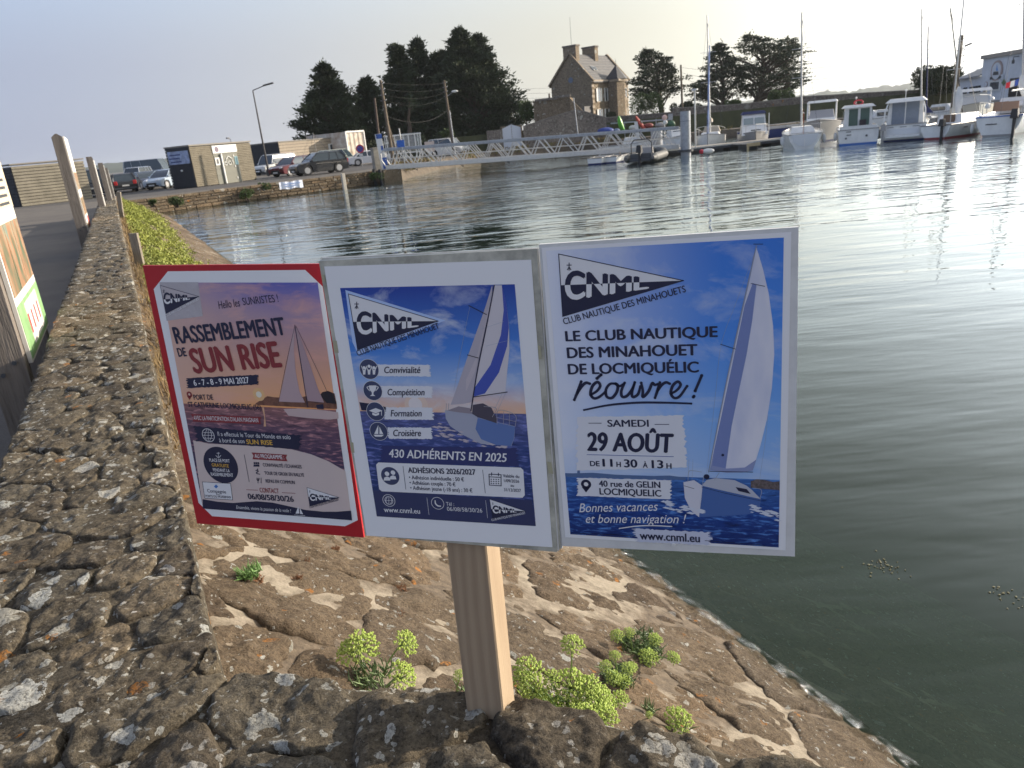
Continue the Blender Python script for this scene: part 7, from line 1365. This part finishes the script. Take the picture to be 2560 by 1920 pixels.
# boats behind the gangway
r = boat((1572, 372), 88, 'motor_boat', 'small white motor boat lying behind the gangway, left of the thick pile', Y=62); hull(r, 5.6, 2.1, .85, stripe=M_darkgrey); cab(r, 'cabin', M_gel, -.6, 1.6, .8, .85, -.3, .9, .7, 1.5); b = MB(); b.bar((.9, -.8, .9), (.7, -.8, 2.8), .16, .3); b.build('cover_post', M_gel, r)
r = boat((1690, 366), 163, 'motor_boat', 'small white boat glimpsed between the thick pile and the tall pile', Y=60); hull(r, 5.4, 2.3, 1.0, stripe=mat('tan_stripe', (.4, .33, .2), .6)); cab(r, 'cabin', M_gel, -.6, 1.6, .8, 1.0, -.3, .9, .7, 1.8); bx(r, 'windscreen', M_glass, 1.0, 0, 1.55, .05, 1.1, .35)
for i, (px, py, az, lab) in enumerate(((2160, 318, 95, 'white cabin roof of a boat showing between the striped boat and the curtained one'), (2205, 313, 80, 'second low white boat behind the left shoulder of the curtained cruiser'), (2350, 308, 110, 'pale boat behind the small red-lined yacht'))):
    r = boat((px, py), az, 'motor_boat', lab, Y=66 - i); hull(r, 5.8, 2.2, .95, stripe=Mbs); cab(r, 'cabin', M_gel, -1.0, 1.4, .9, .95, -.6, .8, .75, 1.75); 
    for s_ in (-1, 1): bx(r, 'side_window', M_glass, 0, s_ * .86, 1.35, 1.3, .05, .35)
# things stored on the far bank
def kayak(name, label, px, py, Y, L, rot, m, z=.8, curve=.0):
    p = at(px, py, Y); r = thing(name, (p.x, Y, p.z), label, 'kayak'); b = MB(); rings = []
    for k in range(11): t = k / 10; w = .36 * math.sin(math.pi * (.04 + .92 * t)) ** .6; rings.append([Vector(((t - .5) * L, w * math.cos(a), .22 * math.sin(a) * (w / .36) + curve * (t - .5) ** 2)) for a in [i * math.pi / 4 for i in range(8)]])
    b.loft(rings); b.build('hull', m, r, smooth=True); b = MB(); b.tube((-.1, 0, .16), (-.1, 0, .24), .28, .25, 10); b.build('seat_well', M_black, r); r.rotation_euler = rot; return r
kayak('kayak', 'bright green kayak propped on end on the bank behind the gangway', 1552, 313, 84, 1.9, (0, R(70), .4), mat('kayak_green', (.12, .48, .04), .4), curve=.5); kayak('kayak', 'red kayak leaning up behind the gangway rail', 1601, 310, 84, 1.9, (0, R(55), -.3), mat('kayak_red', (.42, .06, .04), .5), curve=.4)
def tarp(label, x0, x1, y0, y1, Y, m, name='covered_dinghy'):
    a, c_ = at(x0, y1, Y), at(x1, y0, Y); cx, w, h = (a.x + c_.x) / 2, abs(c_.x - a.x) / 2, abs(c_.z - a.z) / 2; z = (a.z + c_.z) / 2; r = thing(name, (cx, Y, z), label, 'covered boat'); b = MB(); b.ball((0, 0, 0), w, w * .7, h, 14, 9); b.v = [tuple(Vector(v) * (1 + .12 * noise.noise(Vector(v) * 2))) for v in b.v]; b.build('cover', m, r, smooth='all'); bx(r, 'trestle', M_wood, 0, 0, -h, w * 1.2, .4, .2); return r
tarp('dark red covered dinghy right of the red kayak', 1608, 1634, 306, 323, 84, mat('tarp_red', (.20, .03, .025), .6)); tarp('grey inflatable stored on the bank behind the thick pile', 1638, 1666, 304, 322, 84, mat('tarp_grey', (.28, .27, .26), .6)); tarp('royal blue tarpaulin mound low behind the gangway rail', 1494, 1536, 316, 338, 83, mat('tarp_blue', (.02, .05, .25), .6)); tarp('pale dinghy left of the red kayak', 1572, 1592, 312, 326, 84, mat('tarp_pale', (.55, .55, .53), .6)); tarp('grey-blue covered dinghy beside the green kayak', 1533, 1550, 320, 334, 83, mat('tarp_slate', (.15, .2, .3), .6))
tarp('dark green covered shape beside the tall pile', 1668, 1688, 300, 320, 84, mat('tarp_green', (.03, .10, .05), .6))
a = at(1497, 306, 85); s_ = thing('blue_container', (a.x, 85, .8), 'bright blue plastic box on the bank against the gabled wall', 'box'); bx(s_, 'box', mat('box_blue', (.03, .2, .6), .5), 0, 0, a.z - .8, .9, .6, .6, bev=.04); bx(s_, 'stand', M_darkgrey, .3, 0, (a.z - 1.1) / 2, 1.6, .6, a.z - 1.1)
a, c_ = at(1522, 309, 86), at(1680, 298, 85); s_ = thing('storage_rack', (a.x, 86, .8), 'long grey metal rack rail behind the stored kayaks', 'rack'); d3 = c_ - a; b = MB(); b.bar((0, 0, a.z - .8), (d3.x, d3.y, c_.z - .8), .12, .14); b.build('rail', M_steel, s_)
for i in range(5): b = MB(); x_ = d3.x * i / 4; b.bar((x_, d3.y * i / 4, 0), (x_, d3.y * i / 4, a.z - .8), .08, .08, (0, 1, 0)); b.build('upright', M_steel, s_)
a = at(1661, 294, 70); s_ = thing('lifebuoy_post', (a.x, 70, .8), 'red and white lifebuoy marker on a post behind the gangway end', 'lifebuoy'); b = MB(); b.tube((0, 0, 0), (0, 0, a.z - .8), .04, .04, 6); b.build('post', M_alu, s_); b = MB(); b.ball((0, -.05, a.z - .8), .24, .1, .24, 12, 8); b.build('buoy', mat('buoy_pale', (.66, .45, .40), .6), s_, smooth=True); b = MB(); b.ball((.05, -.05, a.z - 1.2), .2, .1, .2, 12, 8); b.build('buoy', M_white, s_, smooth=True); bx(s_, 'notice', M_steel, .55, 0, a.z - .75, .4, .05, .45)
# moored lines of boat lift arm and pontoon extras
p = at(1770, 366, 49.6); s_ = thing('fender_buoy', (p.x, 49.6, .2), 'white fender with a red end hanging on the pontoon edge', 'fender'); b = MB(); b.ball((0, 0, 0), .42, .16, .17, 12, 8); b.build('fender', M_fend, s_, smooth=True); b = MB(); b.ball((-.42, 0, 0), .15, .14, .15, 8, 6); b.build('end_cap', MATS['buoy_red'], s_, smooth=True)
# ================================================================== PLANTS, WEED, SMALL THINGS
random.seed(77)
_n = Vector((WN.x * TAN, WN.y * TAN, 1)).normalized(); _o = wallpt(0, 0, 1.26)
def onslope(px, py, lift=0.0):
    d = ray(px, py); t = (_o - CAM).dot(_n) / d.dot(_n); return CAM + d * t + _n * lift
M_floret = mat('samphire_floret', (.46, .55, .13), .7, var=.35, vscale=90, vcol=(.27, .38, .07)); M_stem = mat('samphire_stem', (.22, .33, .10), .6, var=.3, vscale=40)
M_leafs = mat('samphire_leaf', (.15, .22, .085), .6, var=.4, vscale=30); M_rust = mat('dry_growth', (.22, .10, .045), .9, var=.4, vscale=60)
def umbel(par, c, ax, rad, dens=34):
    """domed head: rays from one point, each ending in a knot of florets"""
    ax = ax.normalized(); a = ax.orthogonal().normalized(); b2 = ax.cross(a); o = c - ax * rad * .95; b = MB(); f = MB()
    for i in range(dens):
        t = (i + .5) / dens; ph = i * 2.39996; rr = math.sqrt(t) * 1.0; p = c + (a * math.cos(ph) + b2 * math.sin(ph)) * rad * rr - ax * rad * .42 * rr * rr
        b.tube(o, p, rad * .022, rad * .015, 4, caps=False); dr = (p - o).normalized()
        for k in range(11):
            q = p + Vector((rnd(-1, 1), rnd(-1, 1), rnd(-1, 1))).normalized() * rad * rnd(.04, .17) + dr * rad * .03; s_ = rad * rnd(.055, .095); n = len(f.v)
            f.v += [tuple(q + v * s_) for v in (Vector((1, 0, 0)), Vector((-1, 0, 0)), Vector((0, 1, 0)), Vector((0, -1, 0)), Vector((0, 0, 1)), Vector((0, 0, -1)))]
            f.f += [(n + i0, n + i1, n + i2) for i0, i1, i2 in ((0, 2, 4), (2, 1, 4), (1, 3, 4), (3, 0, 4), (2, 0, 5), (1, 2, 5), (3, 1, 5), (0, 3, 5))]; f.mi += [0] * 8
    h = b.build('umbel_rays', M_stem, par, fixn=False); f.build('florets', M_floret, h, fixn=False)['kind'] = 'stuff'; return o
def stemto(par, a, c, r=.0022, bow=.02):
    m = a.lerp(c, .5) + Vector((rnd(-bow, bow), rnd(-bow, bow), rnd(0, bow))); P = [a.lerp(m, t).lerp(m.lerp(c, t), t) for t in [i / 6 for i in range(7)]]; b = MB(); b.path(P, r, 5); b.build('stem', M_stem, par)
def leaves(par, c, rad, n, L=.035, m=None, up=1.0, name='leaves'):
    b = MB()
    for _ in range(n):
        p = c + Vector((rnd(-1, 1), rnd(-1, 1), rnd(-.15, .5))) * rad; d = (Vector((rnd(-1, 1), rnd(-1, 1), rnd(.2, 1.6) * up))).normalized() * L * rnd(.6, 1.3); k = p + d * .5 + Vector((rnd(-1, 1), rnd(-1, 1), 0)) * L * .1
        b.tube(p, k, L * .055, L * .06, 4, caps=False); b.tube(k, p + d, L * .06, L * .012, 4, caps=False)
    o = b.build(name, m or M_leafs, par, fixn=False); o['kind'] = 'stuff'; return o
def samphire(label, root_px, heads, lift=.03, nleaf=90, lrad=.05, zoff=0, rust=0):
    root = onslope(*root_px); r = thing('samphire_plant', (0, 0, 0), label, 'plant'); d0 = (root - CAM).length
    for (px, py, rp, tx, ty) in heads:
        dd = ray(px, py); k = d0 / dd.length * rnd(.90, 1.0); c = CAM + dd * k; rad = rp / F_PX * k * 1.05; ax = Vector((tx, -.35, 1.0 + ty)).normalized(); o = umbel(r, c, ax, rad); stemto(r, root + Vector((rnd(-.03, .03), rnd(-.03, .03), -.02)), o)
    if nleaf: leaves(r, root + Vector((0, 0, .02)), lrad, nleaf)
    if rust: leaves(r, root, lrad * .8, rust, L=.02, m=M_rust, name='dry_leaves')
    return r
samphire('samphire with four yellow-green umbels left of the wooden post', (930, 1722), [(868, 1620, 34, -.3, 0), (912, 1606, 40, .5, 0), (1022, 1602, 32, .9, -.3), (1012, 1682, 36, .7, -.2)], nleaf=120, lrad=.05)
samphire('largest samphire clump, many yellow-green umbels right of the wooden post', (1420, 1800), [(1318, 1668, 36, -.1, 0), (1431, 1605, 28, .1, .2), (1379, 1690, 22, 0, 0), (1430, 1700, 40, .1, 0), (1333, 1712, 36, -.2, 0), (1476, 1722, 44, .2, 0), (1510, 1742, 36, .5, 0), (1383, 1772, 42, -.1, 0), (1348, 1750, 34, -.2, 0), (1552, 1742, 22, .2, 0), (1515, 1782, 34, .3, 0), (1298, 1735, 26, -.3, 0), (1460, 1785, 36, .1, 0), (1300, 1690, 24, -.3, 0), (1420, 1762, 30, 0, .2)], nleaf=260, lrad=.09)
samphire('lone samphire umbel low on the right above the foreground parapet', (1705, 1835), [(1698, 1793, 34, .1, 0)], nleaf=10, lrad=.02)
samphire('small samphire tip peeping out at the left foot of the post', (1150, 1745), [(1146, 1685, 15, -.2, 0)], nleaf=8, lrad=.02)
samphire('spiky samphire bush with pale umbels, upper one on the sunlit slope', (1600, 1640), [(1541, 1585, 17, -.2, 0), (1572, 1578, 14, 0, 0), (1640, 1595, 17, .2, 0), (1622, 1638, 24, .1, 0), (1686, 1640, 17, .3, 0), (1610, 1660, 16, 0, 0)], nleaf=520, lrad=.075, rust=60)
samphire('smaller samphire bush below the spiky one, reddish at its base', (1545, 1715), [(1513, 1662, 16, -.2, 0), (1537, 1636, 15, 0, .2), (1572, 1668, 18, .2, 0), (1534, 1690, 20, 0, 0), (1560, 1700, 18, .1, 0), (1580, 1664, 14, .1, 0)], nleaf=260, lrad=.05, rust=160)
samphire('tiny samphire sprout on the slope near the parapet, lower right', (1625, 1790), [(1623, 1785, 9, 0, 0)], nleaf=24, lrad=.015)
rt = onslope(632, 1462); r = thing('samphire_tuft', (0, 0, 0), 'small green fleshy tuft on a brown root below the red-backed poster', 'plant'); leaves(r, rt + Vector((0, 0, .03)), .028, 110, L=.032, m=mat('fresh_leaf', (.17, .30, .09), .5, var=.3, vscale=40)); leaves(r, rt, .03, 120, L=.022, m=M_rust, name='dry_leaves')
for i, (px, py, sz) in enumerate(((760, 1412, .02), (1002, 1478, .022), (742, 1452, .014), (992, 1545, .018), (838, 1378, .015))):
    rt = onslope(px, py); r = thing('dry_moss_tuft', (0, 0, 0), ('brown dry tuft in a mortar joint below the red corner', 'reddish dry moss clump left of the post, upper one', 'tiny brown tuft beside the pale mortar fork', 'reddish dry moss clump left of the post, lower one', 'small dry clump just under the middle poster')[i], 'moss'); leaves(r, rt, sz, 90, L=.016, m=M_rust, name='dry_leaves')
# green growth on the bank
b = MB(); g2 = MB()
for _ in range(64000):
    v = 5.2 + 33 * random.random() ** 1.5; w = .72 + .012 * v if v > 8 else .45 + (v - 5) * .10
    u = abs(random.gauss(.35, .40)) * w * 1.15 + .08
    if u > w * 1.35 + .25 * noise.noise(Vector((v * .8, 0, 0))): continue
    if noise.noise(Vector((u * 2.2, v * 1.1, 4))) < -.16: continue
    h = rnd(.0, .16) * max(.15, .55 + 1.6 * noise.noise(Vector((u * 3.2, v * 2.4, 9)))); p = fr_s(u, v, max(.0, h)); L = rnd(.012, .028) * (1 + v * .04); d = Vector((rnd(-1, 1), rnd(-1, 1), rnd(.1, 1.4))).normalized() * L; q = d.cross(Vector((rnd(-1, 1), rnd(-1, 1), rnd(-1, 1)))).normalized() * L * .38
    k = len(b.v); b.v += [tuple(p - q), tuple(p + q), tuple(p + d)]; b.f.append((k, k + 1, k + 2)); b.mi.append(0)
tag(b.build('bank_vegetation', mat('bank_green', (.27, .29, .045), .7, var=.5, vscale=2.5, vcol=(.13, .16, .03)), fixn=False), kind='stuff')
for _ in range(7000):
    v = 3.2 + 31 * random.random() ** 1.4; u = rnd(0, .16) + (.12 * random.random() if v > 5 else 0); p = fr_s(u, v, 0); L = rnd(.04, .15) * (.4 if v < 4 else 1); d = Vector((rnd(-.6, .6), rnd(-.6, .6), 1)).normalized() * L; q = Vector((rnd(-1, 1), rnd(-1, 1), 0)).normalized() * .0022 * (1 + v * .15)
    k = len(g2.v); g2.v += [tuple(p - q), tuple(p + q), tuple(p + d)]; g2.f.append((k, k + 1, k + 2)); g2.mi.append(0)
tag(g2.build('dry_grass', mat('dry_grass_blades', (.27, .19, .09), .85, var=.4, vscale=6, vcol=(.16, .10, .045)), fixn=False), kind='stuff')
# verge weeds along the bank behind the gangway
b = MB()
for _ in range(7000):
    t = random.random(); i = min(6, int(t * 7)); a, c_ = Vector((*edge_[i], 0)), Vector((*edge_[i + 1], 0)); f = random.random(); p = a.lerp(c_, f) + Vector((rnd(-.8, 1.0), rnd(-.6, .8), 0))
    if noise.noise(p * .35) < .02: continue
    p.z = .5 + rnd(0, .6); L = rnd(.12, .3); d = Vector((rnd(-1, 1), rnd(-1, 1), 1)).normalized() * L; q = Vector((rnd(-1, 1), rnd(-1, 1), 0)).normalized() * .06; k = len(b.v); b.v += [tuple(p - q), tuple(p + q), tuple(p + d)]; b.f.append((k, k + 1, k + 2)); b.mi.append(0)
tag(b.build('verge_weeds', mat('verge_weed', (.11, .12, .035), .85, var=.6, vscale=1.2, vcol=(.17, .09, .04)), fixn=False), kind='stuff')
# floating weed
for i, (px, py) in enumerate(((2195, 1412), (2240, 1425), (2528, 1494), (2500, 1478))):
    p = onz(px, py, .002); r = thing('floating_seaweed', p, ('larger scatter of floating yellow seaweed bits right of the posters', 'few specks of seaweed just right of the larger scatter', 'floating seaweed bits near the right edge of the picture', 'thin line of seaweed specks left of the edge cluster')[i], 'seaweed'); b = MB()
    for _ in range((34, 8, 22, 9)[i]):
        q = Vector((random.gauss(0, .055), random.gauss(0, .05), 0)) * (1 if i % 2 == 0 else .7); s_ = rnd(.002, .008); b.ball(q, s_, s_ * rnd(.4, 1), .004, 6, 4)
    b.build('fronds', mat('yellow_weed', (.20, .18, .09), .5), r)['kind'] = 'stuff'
# ================================================================== THE AIR
b = MB(); b.box(0, 0, 0, 4700, 4000, 62); hzo = b.build('haze', mat('haze_surface'), None); hzo.location = (0, 1700, 28)
hm = NT('haze_air'); hm.t.nodes.remove(hm.b); pv = hm.n('VolumePrincipled', Density=.00016); pv.inputs['Color'].default_value = (.80, .86, .93, 1); pv.inputs['Anisotropy'].default_value = .3; hm.t.links.new(pv.outputs[0], hm.out.inputs['Volume'])
hzo.data.materials.clear(); hzo.data.materials.append(hm.m); tag(hzo, kind='stuff')
